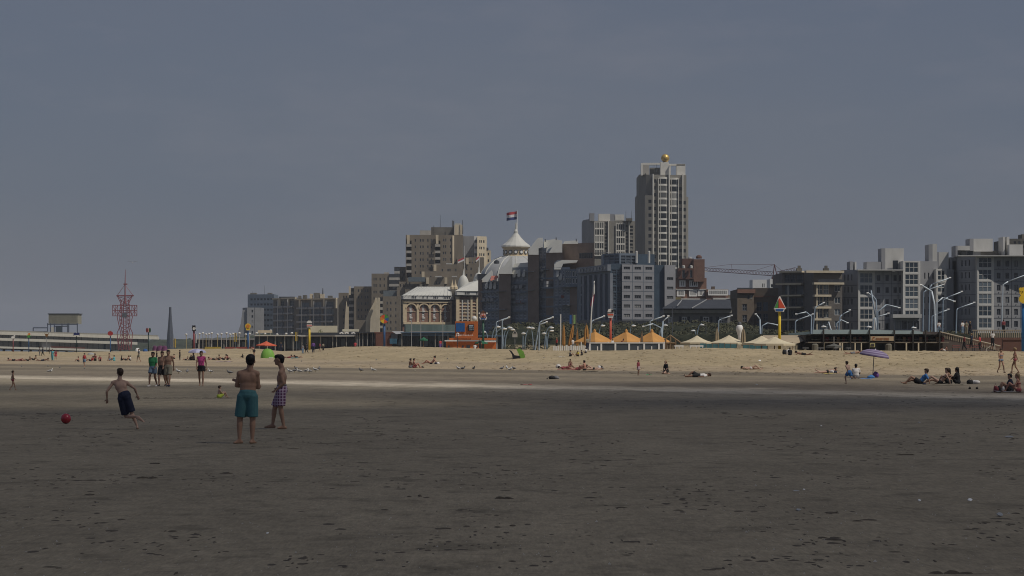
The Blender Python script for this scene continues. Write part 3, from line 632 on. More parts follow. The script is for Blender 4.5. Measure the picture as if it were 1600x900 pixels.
# ---- grey modern block
t = thing('grey_office_hotel', 'modern grey panelled hotel with dark blue strip and glass penthouse, right of brick hotel', 'hotel', P(990, 541, 640))
gp = mat('pale_grey_column', (.22, .24, .275), .6, .1, .5)
block(t, [(905, 668), (954, 640)], 22, 411, blue_panel, {0: [(cols_(908, 8.6, 4.4, 5), rows_(432, 15.2, 12.5, 6), (2, 3, steel, gl_blue)), ]}, zt=ZZ(413, 640))
e = Edge((905, 668), (954, 640))
for i in range(6): on_edge(t, 'column', gp, e, 912.6 + 8.2 * i, 916 + 8.2 * i, 432, 521, .7)
on_edge(t, 'parapet', gp, e, 905, 954, 418.5, 428, .9); 
for i in range(9): on_edge(t, 'parapet_window', gl_dark, e, 909 + 5 * i, 911.5 + 5 * i, 421, 426, 1.0, -.9)
block(t, [(954, 640.5), (972, 641)], 20, 412, navy_panel, {0: [([(956, 963), (964, 971)], rows_(421, 9.0, 7.2, 9), (2, 2, blue_panel, gl_blue))]}, name='glass_corner')
WG = (3, 1, steel, gl_dark, .1)
block(t, [(972, 640), (1022, 645)], 26, 413, grey_panel, {0: [([(974.5, 984.5), (991.5, 1001.5), (1008.5, 1019)], [(416.5, 421)] + rows_(431.5, 14.7, 5.2, 5), WG)]})
block(t, [(1022, 645.6), (1038.5, 646)], 24, 414, navy_panel)
block(t, [(1038.5, 645), (1055.5, 647)], 22, 414, grey_panel, {0: [([(1042, 1052)], rows_(433, 14.7, 4.6, 4), WG)]})
e = Edge((972, 640), (1022, 645))
for y in [425 + 14.7 * k for k in range(6)]: on_edge(t, 'panel_joint', blue_panel, e, 972, 1021.8, y, y + .35, .06)
for x in (988, 1005): on_edge(t, 'panel_joint', blue_panel, e, x, x + .35, 414, 500, .07)
block(t, [(942, 652), (968, 648), (995, 650)], 12, 396.5, blue_panel, {0: [(cols_(944, 8, 7, 3), rows_(399, 4.6, 3.9, 3), (1, 1, steel, gl_blue))], 1: [(cols_(970, 8.2, 7.4, 3), rows_(399, 4.6, 3.9, 3), (1, 1, steel, gl_blue))]}, zb=ZZ(412, 645), name='penthouse')
block(t, [(995, 649), (1023, 650)], 10, 397, navy_panel, zb=ZZ(413, 645), name='plant_room')
for x in (994.5, 1014): MB().lathe(P(x, 411, 646), [(.33, 0), (.33, 3.2), (.2, 3.4)], 10).build('flue', white_r, t)
bar_px(t, 'plinth', slate, 905, 1056, 500.5, 522, 636, 3)
# ---- residential tower with gold ball
t = thing('residential_tower', 'tallest tower, pale panelled flats topped by a golden ball', 'tower', P(1035, 541, 960))
fin = mat('tower_white_fin', (.72, .70, .64), .7, .08, .5)
d0 = 958
block(t, [(994.5, 975), (1001, 968)], 12, 306, tower_conc); block(t, [(998.5, 970), (1009.5, 961)], 20, 273, tower_conc)
block(t, [(1009.5, 961), (1030, 959)], 20, 273, tower_conc); block(t, [(1020, d0), (1072.5, d0 + 2)], 20, 273, tower_conc, {0: [([(1022, 1025.6)], rows_(280, 10.75, 5.6, 13), (1, 2, steel, gl_dark, .08)), ([(1060.5, 1065.4)], rows_(281, 10.75, 5.6, 13), (2, 1, steel, gl_dark, .08)), ([(1067.6, 1071.6)], rows_(313.5, 10.75, 5.6, 10), (1, 1, steel, gl_dark, .08))]})
block(t, [(1008, d0 - 1), (1020, d0 - 1.5)], 18, 305, tower_conc, {0: [([(1013, 1018)], rows_(312, 10.75, 5.6, 10), (2, 1, steel, gl_dark, .08))]})
block(t, [(1072.5, d0 + 2), (1075.5, d0 + 6)], 14, 307, tower_conc)
e = Edge((1020, d0), (1072.5, d0 + 2))
for a, b, y in ((1019.2, 1020.6, 272), (1044.3, 1046, 262), (1065.6, 1067, 272), (1028, 1028.8, 278), (1059, 1059.8, 278)): on_edge(t, 'fin', fin, e, a, b, y, 440, 1.0)
cyl = {}
def curved_bay(px, wpx, y):
    k = round(wpx)
    if k not in cyl:
        r = wpx / 2 / F * d0; mbg = MB(); seg = 8; hh = 10.75 / F * d0; bh = 2.9 / F * d0
        for q in range(seg):
            a0, a1 = math.pi * q / seg, math.pi * (q + 1) / seg; f = lambda a, s=1, dy=0: (-r * s * math.cos(a), -r * .38 * s * math.sin(a) - dy)
            for (za, zb_, s, mi) in ((0, hh - bh, .94, 1), (hh - bh, hh, 1.03, 0)):
                p0, p1 = f(a0, s), f(a1, s); mbg.quad((*p0, za), (*p1, za), (*p1, zb_), (*p0, zb_), mi)
            p0, p1 = f(a0, 1.03), f(a1, 1.03); mbg.add([(*p0, hh), (*p1, hh), (0, 0, hh)], [(0, 1, 2)], 0); mbg.add([(*p0, hh - bh), (*p1, hh - bh), (0, 0, hh - bh)], [(0, 2, 1)], 0)
            if q in (2, 6): mbg.tube([(*f(a0, .97), 0), (*f(a0, .97), hh - bh)], .1, 4, 0)
        cyl[k] = mbg.mesh('curved_bay', [fin, gl_pale])
    u = e.u(px); put(cyl[k], 'curved_bay', t, e.pt(u, ZZ(y + 10.75, d0), .0), e.ang)
for k in range(14):
    curved_bay(1036, 14, 276.5 + 10.75 * k); curved_bay(1053, 12, 277.5 + 10.75 * k)
for (a, b, y0, y1) in ((1001.5, 1004.5, 255, 274), (1004.5, 1031, 254.5, 257.5), (1032, 1045, 253, 274), (1045.5, 1070.5, 256, 258.8), (1057, 1071, 257, 273.5), (1004.5, 1014.5, 257.5, 272.8)): bar_px(t, 'crown', fin if a not in (1004.5,) or y1 < 260 else pale_conc, a, b, y0, y1, 962, 3)
bar_px(t, 'crown', tower_conc, 1016, 1031, 262, 274, 966, 5); bar_px(t, 'crown_leg', fin, 1046, 1048, 258, 274, 961, 1)
mast(t, 1022, 258, 268, 960, .12); mast(t, 1026, 257, 268, 960, .12)
MB().lathe(P(1039.5, 256, 963), [(1.0, -1.2), (.8, .4), (.5, .9)], 12).build('ball_stand', fin, t)
MB().ell(P(1039.5, 247.2, 963), 6.5 / F * 963, None, 24, 16).build('golden_ball', mat('gold_leaf', (.62, .43, .14), .42, .03, 1, metal=.55), t, True)
# ---- mid tower
t = thing('residential_tower', 'shorter pale tower block with framed loggias left of the tallest tower', 'tower', P(950, 541, 1010))
block(t, [(911, 1022), (928, 1008)], 20, 344, grey_flat2); d0 = 1005
block(t, [(928, d0), (993, d0 + 3)], 22, 345, tower_conc, {0: [([(944.5, 949)], rows_(347, 5.6, 3.6, 8), (1, 1, steel, gl_dark, .06)), ([(977.5, 981)], rows_(351, 5.6, 3.6, 9), (1, 1, steel, gl_dark, .06)), ([(984, 989)], rows_(352, 5.6, 3.6, 9), (1, 1, steel, gl_dark, .06))]})
e = Edge((928, d0), (993, d0 + 3))
for x0, x1, y0 in ((928.5, 943.5, 346.5), (961.8, 976.5, 349)):
    for k in range(5):
        yb = y0 + 10.7 * k; a, b = e.u(x0), e.u(x1); w_ = b - a; h_ = 10.7 / F * d0
        put(window_mesh(w_, h_, 4, 1, fin, gl_pale, .30, -.5), 'framed_loggia', t, e.pt(a, ZZ(yb + 10.7, d0), 0), e.ang)
for a, b, y, m_ in ((921, 928.5, 333.5, grey_flat2), (935, 953, 334.5, fin), (953, 960, 335, grey_flat2), (961, 975, 335.5, fin), (960, 976, 345, fin)): bar_px(t, 'roof_box', m_, a, b, y, 346, d0 + 4, 5, out=2)
for a in (949.6, 982): on_edge(t, 'fin', fin, e, a, a + 1.2, 345, 400, .8)
mast(t, 978, 329, 344, d0); mast(t, 986.5, 329, 344, d0); bar_px(t, 'roof_box', concrete_d, 978, 988, 341, 345, d0, 3)
# ---- brick buildings right of the towers
t = thing('brick_building', 'red brown brick building with white bay windows behind the hip roofed house', 'building', P(1090, 541, 760))
WBay = (4, 1, white_p, gl_dark, .3, -.4)
block(t, [(1055, 758), (1104, 760)], 20, 434, brick_r); e = Edge((1055, 758), (1104, 760))
block(t, [(1066, 764), (1084, 764)], 12, 404, mat('dark_red_brick', (.13, .07, .055), .9, .15, .8), zb=ZZ(436, 764)); block(t, [(1084, 757.5), (1101, 757.5)], 14, 405, brick_r, zb=ZZ(440, 757)); block(t, [(1060, 757), (1084, 757)], 8, 419, MATS['dark_red_brick'], {0: [([(1066, 1070), (1078, 1082)], [(422, 434)], (1, 1, steel, gl_dark))]}, zb=ZZ(436, 757))
MB().lathe(P(1092, 404, 763), [(1.0, 0), (1.0, .6), (.7, 1.0), (.2, 1.2)], 10).build('roof_vent', MATS['dark_red_brick'], t); MB().lathe(P(1078, 404, 766), [(.7, 0), (.6, .4), (.2, .6)], 10).build('roof_vent', zinc, t)
for x in (1068, 1080): MB().lathe(P(x, 419, 756), [(.5, 0), (.5, .7), (.3, .9)], 8).build('roof_vent', white_r, t)
on_edge(t, 'string_course', white_r, e, 1081, 1104, 423, 424.5, .9); on_edge(t, 'string_course', white_r, e, 1055, 1104, 466.3, 468, 1); on_edge(t, 'string_course', white_r, e, 1055, 1104, 451.5, 452.6, .7)
for x0, x1, y in ((1061, 1070.5, 438), (1076.5, 1090, 438), (1057, 1070, 453), (1076, 1088.5, 453), (1089.5, 1100, 452.5)):
    a, b = e.u(x0), e.u(x1); put(window_mesh(b - a, 10 / F * 758, 4, 1, white_p, gl_dark, .36, -.35), 'bay_window', t, e.pt(a, ZZ(y + 10, 758), 0), e.ang)
e = Edge((1104, 756), (1143, 757)); block(t, [(1104, 756), (1138, 757)], 16, 452, brick_r); block(t, [(1138, 757), (1147, 758)], 10, 461, brick_b)
a, b = e.u(1106), e.u(1137); put(window_mesh(b - a, 9 / F * 756, 10, 1, white_p, gl_dark, .36, -.35), 'bay_window', t, e.pt(a, ZZ(461.5, 756), 0), e.ang)
on_edge(t, 'string_course', white_r, e, 1113, 1143, 465.5, 468, 1.5); bar_px(t, 'chimney', brick_b, 1112, 1117, 447.5, 452, 758, 2)
mb = MB(); mb.bb(*[P(1055.5, 468, 754).x, P(1064, 468, 754).x], 753, 754.5, ZZ(468.5, 754), ZZ(464.5, 754)); mb.build('gilt_sign', mat('gilt_metal', (.8, .6, .25), .3, metal=1), t)
t = thing('hip_roofed_house', 'low pale house with dark blue hipped roof and white crossed windows', 'house', P(1090, 541, 530))
hw = mat('grey_stucco', (.20, .195, .185), .85, .12, .5); e = Edge((1038, 528), (1141, 530))
block(t, [(1038, 528), (1141, 530)], 16, 484, hw, {0: [([(1065.5, 1073)], [(495, 505)], (2, 2, white_p, gl_dark, .16)), ([(1044, 1050)], [(495, 505)], (2, 2, white_p, gl_dark, .16)), ([(1098.5, 1108)], [(495, 505)], (2, 2, white_p, gl_dark, .16)), ([(1124, 1132)], [(495, 505)], (2, 2, white_p, gl_dark, .16))]}, zb=3)
for x in (1061, 1074.5, 1094, 1109.5, 1119.5, 1133): on_edge(t, 'shutter', slate, e, x, x + 3.4, 494.5, 506, .15)
on_edge(t, 'cornice', mat('stone_fascia', (.30, .285, .25), .8), e, 1036, 1142, 484, 489, .9); on_edge(t, 'gutter', slate, e, 1036, 1142, 481.5, 484, 1.2)
mb = MB(); a = [P(1034, 482, 526), P(1143, 482, 528), P(1143, 482, 548), P(1034, 482, 548)]; b = [P(1057, 468, 536), P(1141, 468, 538), P(1141, 468, 541), P(1057, 468, 541)]
mb.add(a + b, [(0, 1, 5, 4), (1, 2, 6, 5), (2, 3, 7, 6), (3, 0, 4, 7), (4, 5, 6, 7)]); mb.build('roof', slate, t)
for x0, y0, x1, y1 in ((1081, 481.5, 1104, 468.2), (1058, 478, 1066, 468.2)): MB().tube([P(x0, y0, 526.6), P(x1, y1, 536.8)], .12, 4).build('roof_hip', grey_flat, t)
t = thing('brown_brick_flats', 'dim brown brick flats between the hip roofed house and balcony flats', 'building', P(1185, 541, 560))
block(t, [(1142, 565), (1152, 562)], 14, 466, brick_b); block(t, [(1152, 560), (1178, 561)], 18, 452, brick_b, {0: [([(1160, 1167)], [(475, 485.5), (492, 503)], (2, 2, steel, gl_dark, .15))]})
block(t, [(1178, 562), (1226, 560)], 20, 450, brick_b, {0: [([(1182, 1190), (1192, 1200)], [(472, 486), (490, 502), (505, 515)], (2, 2, steel, gl_blue, .15)), ([(1214, 1219)], [(472, 480), (490, 500)], (1, 2, steel, gl_dark))]})
e = Edge((1152, 560), (1178, 561)); on_edge(t, 'cornice', brick_r, e, 1151, 1179, 452, 458, .6); on_edge(t, 'roof_railing', slate, e, 1154, 1176, 449.5, 452, -.5, 1); on_edge(t, 'attic_window', gl_dark, e, 1168, 1171, 461, 467, .05); on_edge(t, 'attic_window', gl_dark, e, 1172.5, 1175.5, 461, 467, .05)
e = Edge((1178, 562), (1226, 560)); on_edge(t, 'string_course', brick_r, e, 1178, 1226, 463, 464.5, .3)
t = thing('white_roof_hut', 'white rooftop box behind the brown brick flats, left one', 'building', P(1187, 449, 600)); block(t, [(1176, 600), (1198, 600)], 8, 437, white_p, {0: [([(1191, 1192.2), (1193.4, 1194.6)], [(443, 449)], (1, 1, steel, gl_dark))]})
t = thing('white_roof_hut', 'white rooftop box with dark opening below the crane mast', 'building', P(1214, 449, 640)); block(t, [(1203, 640), (1226, 640)], 8, 436, white_p, {0: [([(1204.5, 1208)], [(444, 449)], (1, 1, steel, gl_dark))]})
# ---- brown flats with pale balconies
t = thing('balcony_flats', 'brown flats with pale balcony slabs and flat overhanging roof, left of the white flats', 'building', P(1270, 541, 545))
pb = mat('dim_brown_brick', (.15, .138, .128), .85, .12, .5)
block(t, [(1222, 552), (1257, 549)], 20, 426, pb, {0: [([(1226, 1234), (1235, 1243), (1244, 1255)], [(429, 441)] + rows_(447, 18.5, 13, 4), (2, 2, steel, gl_blue, .1))]})
block(t, [(1257, 548), (1271, 543)], 18, 426, pb); block(t, [(1271, 542), (1316, 543)], 20, 426, pb, {0: [([(1276, 1285.5), (1286.5, 1295.5)], rows_(444.5, 18.5, 15, 4), (2, 2, white_r, gl_blue, .1)), ([(1304, 1313)], rows_(445.5, 18.5, 10, 4), (2, 1, white_r, gl_blue, .12))]})
e = Edge((1222, 552), (1257, 549)); on_edge(t, 'roof_slab', cream, e, 1222, 1257, 424, 426.5, 1.6)
for y in (443, 461, 479.5, 498.5): on_edge(t, 'balcony', cream, e, 1216 if y == 443 else 1224, 1256, y, y + 2.4, 1.6)
on_edge(t, 'post', white_r, e, 1234.4, 1235.6, 443, 520, 1.4, -1)
e = Edge((1271, 542), (1316, 543)); on_edge(t, 'roof_slab', cream, e, 1257, 1316, 423, 426.5, 1.6)
for y in (441.5, 460.5, 479, 497.5): on_edge(t, 'balcony', cream, e, 1270 if y > 450 else 1269, 1296 if y > 450 else 1316, y, y + 3.2, 1.7)
on_edge(t, 'post', cream, e, 1273.4, 1275.2, 444, 520, 1.3, -1); on_edge(t, 'balcony_rail', slate, e, 1276, 1316, 436.5, 441.5, 1.5, -1.4)
for x in (1249, 1291): 
    bar_px(t, 'chimney', concrete_d, x - 4, x + 4, 419, 425, 550, 1.5); bar_px(t, 'chimney', concrete_d, x - 2, x + 2, 415, 419.2, 550, 1)
# ---- pale grey flats on the right
t = thing('grey_white_flats', 'wide pale grey flats with white framed glazed loggias, left and middle wings', 'building', P(1400, 541, 545))
WL = (3, 2, white_r, gl_blue, .13, .15); RR = lambda y0, n=6: rows_(y0, 18.9, 9.5, n); LR = lambda y0, n=6: rows_(y0, 18.9, 16.2, n); WW = (2, 1, steel, gl_dark, .1); WS = (1, 1, steel, gl_dark, .08)
block(t, [(1316, 548), (1341, 545)], 20, 422, grey_flat2, {0: [([(1319, 1320.8), (1324, 1326), (1330, 1332)], RR(429, 5), WS)]})
block(t, [(1341, 544), (1367, 545)], 18, 422, white_r, {0: [([(1343.5, 1364)], LR(426, 5), WL, 'loggia')]}, name='loggia_bay')
block(t, [(1367, 545), (1412, 546)], 20, 422.5, grey_flat, {0: [([(1370, 1375.5), (1383.5, 1389), (1396, 1401.5)], RR(429.5, 5), WW), ([(1405, 1409)], RR(429.5, 5), WW)]})
block(t, [(1411, 543), (1438, 544)], 18, 407.5, white_r, {0: [([(1414, 1435)], LR(409.5, 5), WL, 'loggia')]}, name='loggia_bay')
block(t, [(1438, 546), (1465, 547)], 20, 408, grey_flat2, {0: [([(1444, 1446), (1450, 1452), (1457, 1459)], RR(426, 4), WS), ]})
block(t, [(1463, 544), (1479, 545)], 16, 420, white_r, {0: [([(1464.5, 1477)], LR(422, 5), (2, 2, white_r, gl_blue, .22, .15), 'loggia')]}, name='loggia_bay')
block(t, [(1479, 545), (1490, 546)], 16, 420.5, grey_flat); block(t, [(1490, 552), (1504, 552)], 16, 424, grey_flat2)
for e_, x0, x1, y0 in ((Edge((1367, 545), (1412, 546)), 1367, 1412, 443), (Edge((1316, 548), (1341, 545)), 1316, 1341, 446)):
    for k in range(4): on_edge(t, 'panel_joint', slate, e_, x0, x1, y0 + 18.9 * k, y0 + .5 + 18.9 * k, .05)
for e_, xs in ((Edge((1367, 545), (1412, 546)), (1379.5, 1392.5, 1403)),):
    for x in xs: on_edge(t, 'panel_joint', slate, e_, x, x + .4, 423, 512, .06)
for a, b, y, yb, m_ in ((1377, 1383, 388, 423, grey_flat2), (1383, 1412, 388, 423, white_r), (1354, 1378, 409, 423, grey_flat), (1328, 1333, 408.5, 422, grey_flat2), (1335.5, 1338, 409, 422, white_r), (1451, 1457, 382, 409, grey_flat2), (1457, 1464, 381, 409, white_r), (1464, 1467, 394, 421, grey_flat2), (1467, 1482, 394, 421, white_r), (1484, 1498, 402, 424, grey_flat), (1488, 1497, 408, 424, grey_flat2)): bar_px(t, 'roof_box', m_, a, b, y, yb, 548, 5)  # narrow grey strips paint the shaded left sides of the white boxes
bar_px(t, 'roof_window', gl_dark, 1395, 1403, 407, 422, 547, .2); bar_px(t, 'roof_slab', white_r, 1340, 1412, 421, 422.6, 542.5, 3)
block(t, [(1397, 538), (1438, 539)], 6, 493, grey_flat2, {0: [(cols_(1399, 9.6, 8.4, 4), [(501, 515)], (2, 1, steel, gl_dark))]}, name='entrance_hall'); bar_px(t, 'canopy', white_r, 1395, 1440, 491, 496.5, 536.5, 3)
t = thing('grey_white_flats', 'pale grey flats at the right edge with four window columns and roof boxes', 'building', P(1550, 541, 535))
block(t, [(1498, 545), (1528, 537)], 20, 400, grey_flat2, {0: [([(1502, 1504), (1508, 1510), (1513.5, 1515.5)], RR(407, 6), WS)]})
block(t, [(1527, 536), (1553, 537)], 18, 399.5, white_r, {0: [([(1529, 1550)], LR(402, 6), WL, 'loggia')]}, name='loggia_bay')
block(t, [(1553, 537), (1640, 539)], 20, 400, grey_flat, {0: [([(1557.5, 1563.5), (1571, 1577), (1584.5, 1590.5)], RR(407, 6), WW), ([(1600, 1606), (1614, 1620)], RR(407, 6), WW)]})
e = Edge((1553, 537), (1640, 539))
for k in range(6): on_edge(t, 'panel_joint', slate, e, 1553, 1639, 421 + 18.9 * k, 421.5 + 18.9 * k, .05)
for x in (1567, 1580.5, 1595): on_edge(t, 'panel_joint', slate, e, x, x + .4, 400.5, 512, .06)
e = Edge((1498, 545), (1528, 537))
for k in range(5): on_edge(t, 'panel_joint', slate, e, 1498, 1527.8, 423 + 18.9 * k, 423.5 + 18.9 * k, .05)
for x in (1560.5, 1574, 1587.5):
    for k in range(6): on_edge(t, 'wall_vent', slate, Edge((1553, 537), (1640, 539)), x - .5, x + .5, 418.6 + 18.9 * k, 419.8 + 18.9 * k, .08)
for a, b, y, yb, m_, dd in ((1515, 1521, 373, 392, grey_flat2, 545), (1521, 1551, 373, 393, white_r, 545), (1493, 1496, 384, 400, grey_flat2, 543), (1496, 1515, 384, 391, white_r, 543), (1497, 1532, 391, 400, grey_flat2, 546), (1567, 1570, 370, 400, white_r, 544), (1573, 1577, 370, 400, white_r, 545), (1577, 1598, 382, 400, white_r, 542), (1532, 1560, 392, 400, concrete_d, 546)): bar_px(t, 'roof_box', m_, a, b, y, yb, dd, 5)  # side shade of the white boxes is coloured in as grey strips
for a, b in ((1501.5, 1509.5), (1512, 1520)): bar_px(t, 'roof_window', gl_pale, a, b, 393, 399, 545.6, .2)
bar_px(t, 'roof_slab', white_r, 1497, 1640, 398.8, 400.4, 535, 3)
t = thing('apartment_block', 'darker flats rising behind the pale grey flats at right edge', 'building', P(1590, 541, 620))
block(t, [(1577, 620), (1650, 618)], 20, 373, concrete_d, {0: [(cols_(1584, 7, 3.5, 8), rows_(377, 7, 4, 2), Wn)]}); bar_px(t, 'roof_plant', concrete_d, 1597, 1606, 366, 373.5, 622, 5)
# ---- tower crane
t = thing('tower_crane', 'dark red lattice tower crane with long level boom above the brick roofs', 'crane', P(1212, 541, 860)); cr = mat('crane_paint', (.13, .05, .05), .7, .2, 1)
def truss(a, b, wa, wb, n, r, up=Vector((0, 0, 1))):
    mb = MB(); side = Vector((0, 1, 0)); pr = None
    for i in range(n + 1):
        f = i / n; c = a + (b - a) * f; q = wa + (wb - wa) * f; cs = [c + side * q * .5, c - side * q * .5, c + up * q]
        if pr:
            for j in range(3): mb.tube([pr[j], cs[j]], r, 4)
            for j in range(3): mb.tube([pr[j], cs[(j + 1) % 3]], r * .7, 3)
        pr = cs
    return mb
truss(P(1084, 422, 880), P(1208, 431, 860), 1.1, 1.5, 26, .10).build('boom', cr, t); truss(P(1212, 431, 860), P(1243, 423, 858), 1.4, 1.2, 7, .11).build('counter_jib', cr, t)
truss(P(1211, 520, 860), P(1211, 431, 860), 1.7, 1.7, 16, .17, Vector((1, 0, 0))).build('mast', cr, t)
mb = MB(); mb.tube([P(1208, 431, 860), P(1210, 413, 860)], .22, 4); mb.tube([P(1214, 431, 860), P(1210, 413, 860)], .22, 4); mb.build('apex', cr, t)
for pts in ([(1210, 413.5), (1143, 413)], [(1143, 413), (1101, 418)], [(1210, 413.5), (1165, 427)], [(1210, 413.5), (1224, 425)], [(1143, 413), (1144, 424)]): MB().tube([P(x, y, 861) for x, y in pts], .07, 4).build('stay', cr, t)
MB().bb(P(1206, 1, 859).x, P(1212, 1, 859).x, 858, 860, ZZ(438, 859), ZZ(432, 859)).build('cab', cr, t)
# ---- pier
t = thing('pier', 'long two storey pleasure pier with white bands and dark glazing', 'pier', P(120, 541, 850))
pg = mat('pier_glass', (.06, .08, .10), .3, .5, .08, (1, .2, 1)); pw = mat('pier_white', (.55, .53, .46), .6, .08, .3); pr_ = mat('pier_red_stall', (.22, .09, .07), .8, .2, .4)
dP = lambda px: 720 + (px + 60) * .9
e = Edge((-60, dP(-60)), (243, dP(243)))
def pz(px, y): return ZZ(y, dP(px))
def pband(x0, x1, ya, yb, out, m, name, inn=2.0, slope=.031):
    a, b = e.u(x0), e.u(x1); mb = MB(); f = lambda u, z, o: e.pt(u, z, o)
    zs = [pz(x0, ya + slope * x0), pz(x0, yb + slope * x0), pz(x1, ya + slope * x1), pz(x1, yb + slope * x1)]
    v = [f(a, zs[1], out), f(b, zs[3], out), f(b, zs[3], -inn), f(a, zs[1], -inn), f(a, zs[0], out), f(b, zs[2], out), f(b, zs[2], -inn), f(a, zs[0], -inn)]
    mb.add(v, [(3, 2, 1, 0), (4, 5, 6, 7), (0, 1, 5, 4), (1, 2, 6, 5), (2, 3, 7, 6), (3, 0, 4, 7)]); return mb.build(name, m, t)
pband(-60, 243, 516.2, 518.4, 1.0, mat('pier_gutter', (.25, .24, .21), .8), 'roof_edge', 12); pband(-60, 243, 518.4, 523, 1.6, pw, 'roof_band', 12)
pband(-60, 205, 528.4, 532.4, 2.6, pw, 'deck_band', 12, .03); pband(-60, 160, 541.6, 544.6, 3.0, pw, 'lower_band', 12, .028)
for i in range(34):
    x0 = -58 + i * 8.8; 
    if x0 + 8 < 240: pband(x0, x0 + 8.2, 523, 528.5, .2, pg, 'window_panel', .3)
    if x0 + 8 < 200: pband(x0, x0 + 8.2, 532.4, 541.6, .3 if i % 5 else .8, pg, 'window_panel', .4)
pband(74, 128, 538.5, 541.4, 1.2, pr_, 'stall', 1); pband(60, 74, 532.6, 541.4, 1.4, grey_flat, 'stair_block', 1)
for x0, y0, x1, y1 in ((124, 534, 138, 545), (138, 545, 156, 534), (107, 534, 107, 545), (160, 534, 160, 547), (183, 536, 183, 547), (167, 536, 167, 547), (200, 536, 200, 547)): MB().tube([P(x0, y0, dP(x0) - 4), P(x1, y1, dP(x1) - 4)], .35, 6).build('strut', grey_flat, t)
MB().lathe(P(140, 553, dP(140) - 2), [(1.4, 0), (1.2, 3.4)], 10).build('pile', grey_flat, t)
for i in range(18): MB().tube([P(-50 + i * 14, 560, dP(-50 + i * 14) + 3), P(-50 + i * 14, 545, dP(-50 + i * 14) + 3)], .5, 6).build('pile', concrete_d, t)
# the metal frame and corrugated hut on the pier roof
dd = dP(98) + 4; fr_ = mat('hut_frame_steel', (.09, .11, .15), .6); hut = thing('rooftop_hut', 'beige corrugated cabin raised on a steel frame on the pier roof', 'hut', P(98, 520, dd))
mb = MB(); a, b = P(76, 506, dd), P(122, 491, dd); nr = 34
for i in range(nr):
    xa = a.x + (b.x - a.x) * i / nr; xb = a.x + (b.x - a.x) * (i + .55) / nr; mb.bb(xa, xb, dd - .15, dd + .0, a.z, b.z)
mb.bb(a.x, b.x, dd, dd + 7, a.z, b.z); mb.build('cladding', mat('beige_cladding', (.30, .29, .23), .7, .1, 1), hut)
MB().bb(a.x - .3, b.x + .3, dd - .3, dd + 7.2, b.z, b.z + .3).build('roof', slate, hut)
for x in (74.5, 79, 85, 97, 105.5, 107.5, 121): MB().tube([P(x, 521, dd), P(x, 505, dd)], .22, 5).build('post', fr_, hut)
for x0, x1, y in ((74.5, 122, 506.5), (85, 107, 509.5), (52, 74.5, 512), (52, 74.5, 518)): MB().tube([P(x0, y, dd), P(x1, y, dd)], .24, 5).build('beam', fr_, hut)
MB().tube([P(52, 521, dd), P(52, 512, dd)], .22, 5).build('post', fr_, hut); bar_px(hut, 'door', pw, 80, 84, 511, 520, dd, .3)
bar_px(hut, 'window_panel', pg, 87, 97, 510, 520, dd, .3)
# ---- red lattice jumping tower
t = thing('lattice_tower', 'red steel lattice jumping tower with broad cage and thin mast', 'tower', P(195, 547, 800)); red = mat('faded_red_steel', (.24, .08, .09), .7, .2, .5); dT = 800
def lat(x0, y0, x1, y1, wy=1.2): return [P(x0, y0, dT), P(x1, y1, dT)]
for sx in (-1, 1):
    mb = MB()
    for dy in (0, 2.5):
        for pts in ([(6, 547), (4, 520), (8, 500), (7, 478), (5, 470), (11, 462)], [(10, 547), (12, 520), (5, 505), (5, 478), (8, 470), (12, 462)], [(2, 547), (2, 470)], [(7, 547), (10, 535), (6, 522), (12, 495), (6, 480)]):
            mb.tube([P(195 + sx * x, y, dT + dy) for x, y in pts], .17, 4)
    mb.build('leg', red, t)
mb = MB()
for y in list(range(464, 546, 6)):
    wd = 5 if 505 < y < 525 else 8
    for dy in (0, 2.5): mb.tube([P(195 - wd, y, dT + dy), P(195 + wd, y, dT + dy)], .10, 3)
    mb.tube([P(195 - wd, y, dT), P(195 + wd, y + 6, dT)], .09, 3); mb.tube([P(195 + wd, y, dT), P(195 - wd, y + 6, dT)], .09, 3)
mb.build('bracing', red, t)
mb = MB()
for y in (477, 485, 493.5):
    for dy in (0, 4): mb.tube([P(176, y, dT + dy), P(214, y, dT + dy)], .17, 4)
for x in (176, 180, 184, 190, 200, 206, 210, 214):
    for dy in (0, 4): mb.tube([P(x, 476.5, dT + dy), P(x, 494, dT + dy)], .14, 4)
for x in (176, 206): 
    mb.tube([P(x, 477, dT), P(x + 8, 493, dT)], .1, 3); mb.tube([P(x + 8, 477, dT), P(x, 493, dT)], .1, 3)
mb.build('cage', red, t)
mb = MB(); mb.tube([P(182, 462, dT), P(209, 462, dT)], .3, 4); mb.tube([P(183, 462, dT), P(195, 445, dT), P(208, 462, dT)], .12, 3); mb.build('crossbeam', red, t)
MB().tube([P(195.5, 475, dT), P(195.5, 443, dT), P(196, 421, dT)], [.3, .2, .06], 5).build('mast', red, t)
bar_px(t, 'mast_head', red, 193, 198.5, 443, 445, dT, 1); bar_px(t, 'winch', steel, 191, 198, 489, 496, dT, 1)
# ---- spire
t = MB().lathe(P(266, 545, 1380), [(9, -3), (7, 0)], 4); 
sp = MB(); b = P(266, 545, 1380); sp.lathe(b, [(2.3, -2), (1.9, 8), (1.2, 16), (.75, 22), (.7, 25)], 8); sp.top('obelisk', mat('bluish_spire', (.07, .08, .10), .8), 'tall thin dark tapering spire standing between pier and hotel blocks', 'monument')
# ================================================================ PROMENADE AND BEACH FURNITURE
lamp_m = mat('pale_blue_lamp_paint', (.62, .70, .76), .45, .08, 1, metal=.0, spec=.5)
lamp_d = mat('blue_grey_lamp_paint', (.20, .27, .34), .45, .1, 1, spec=.5)
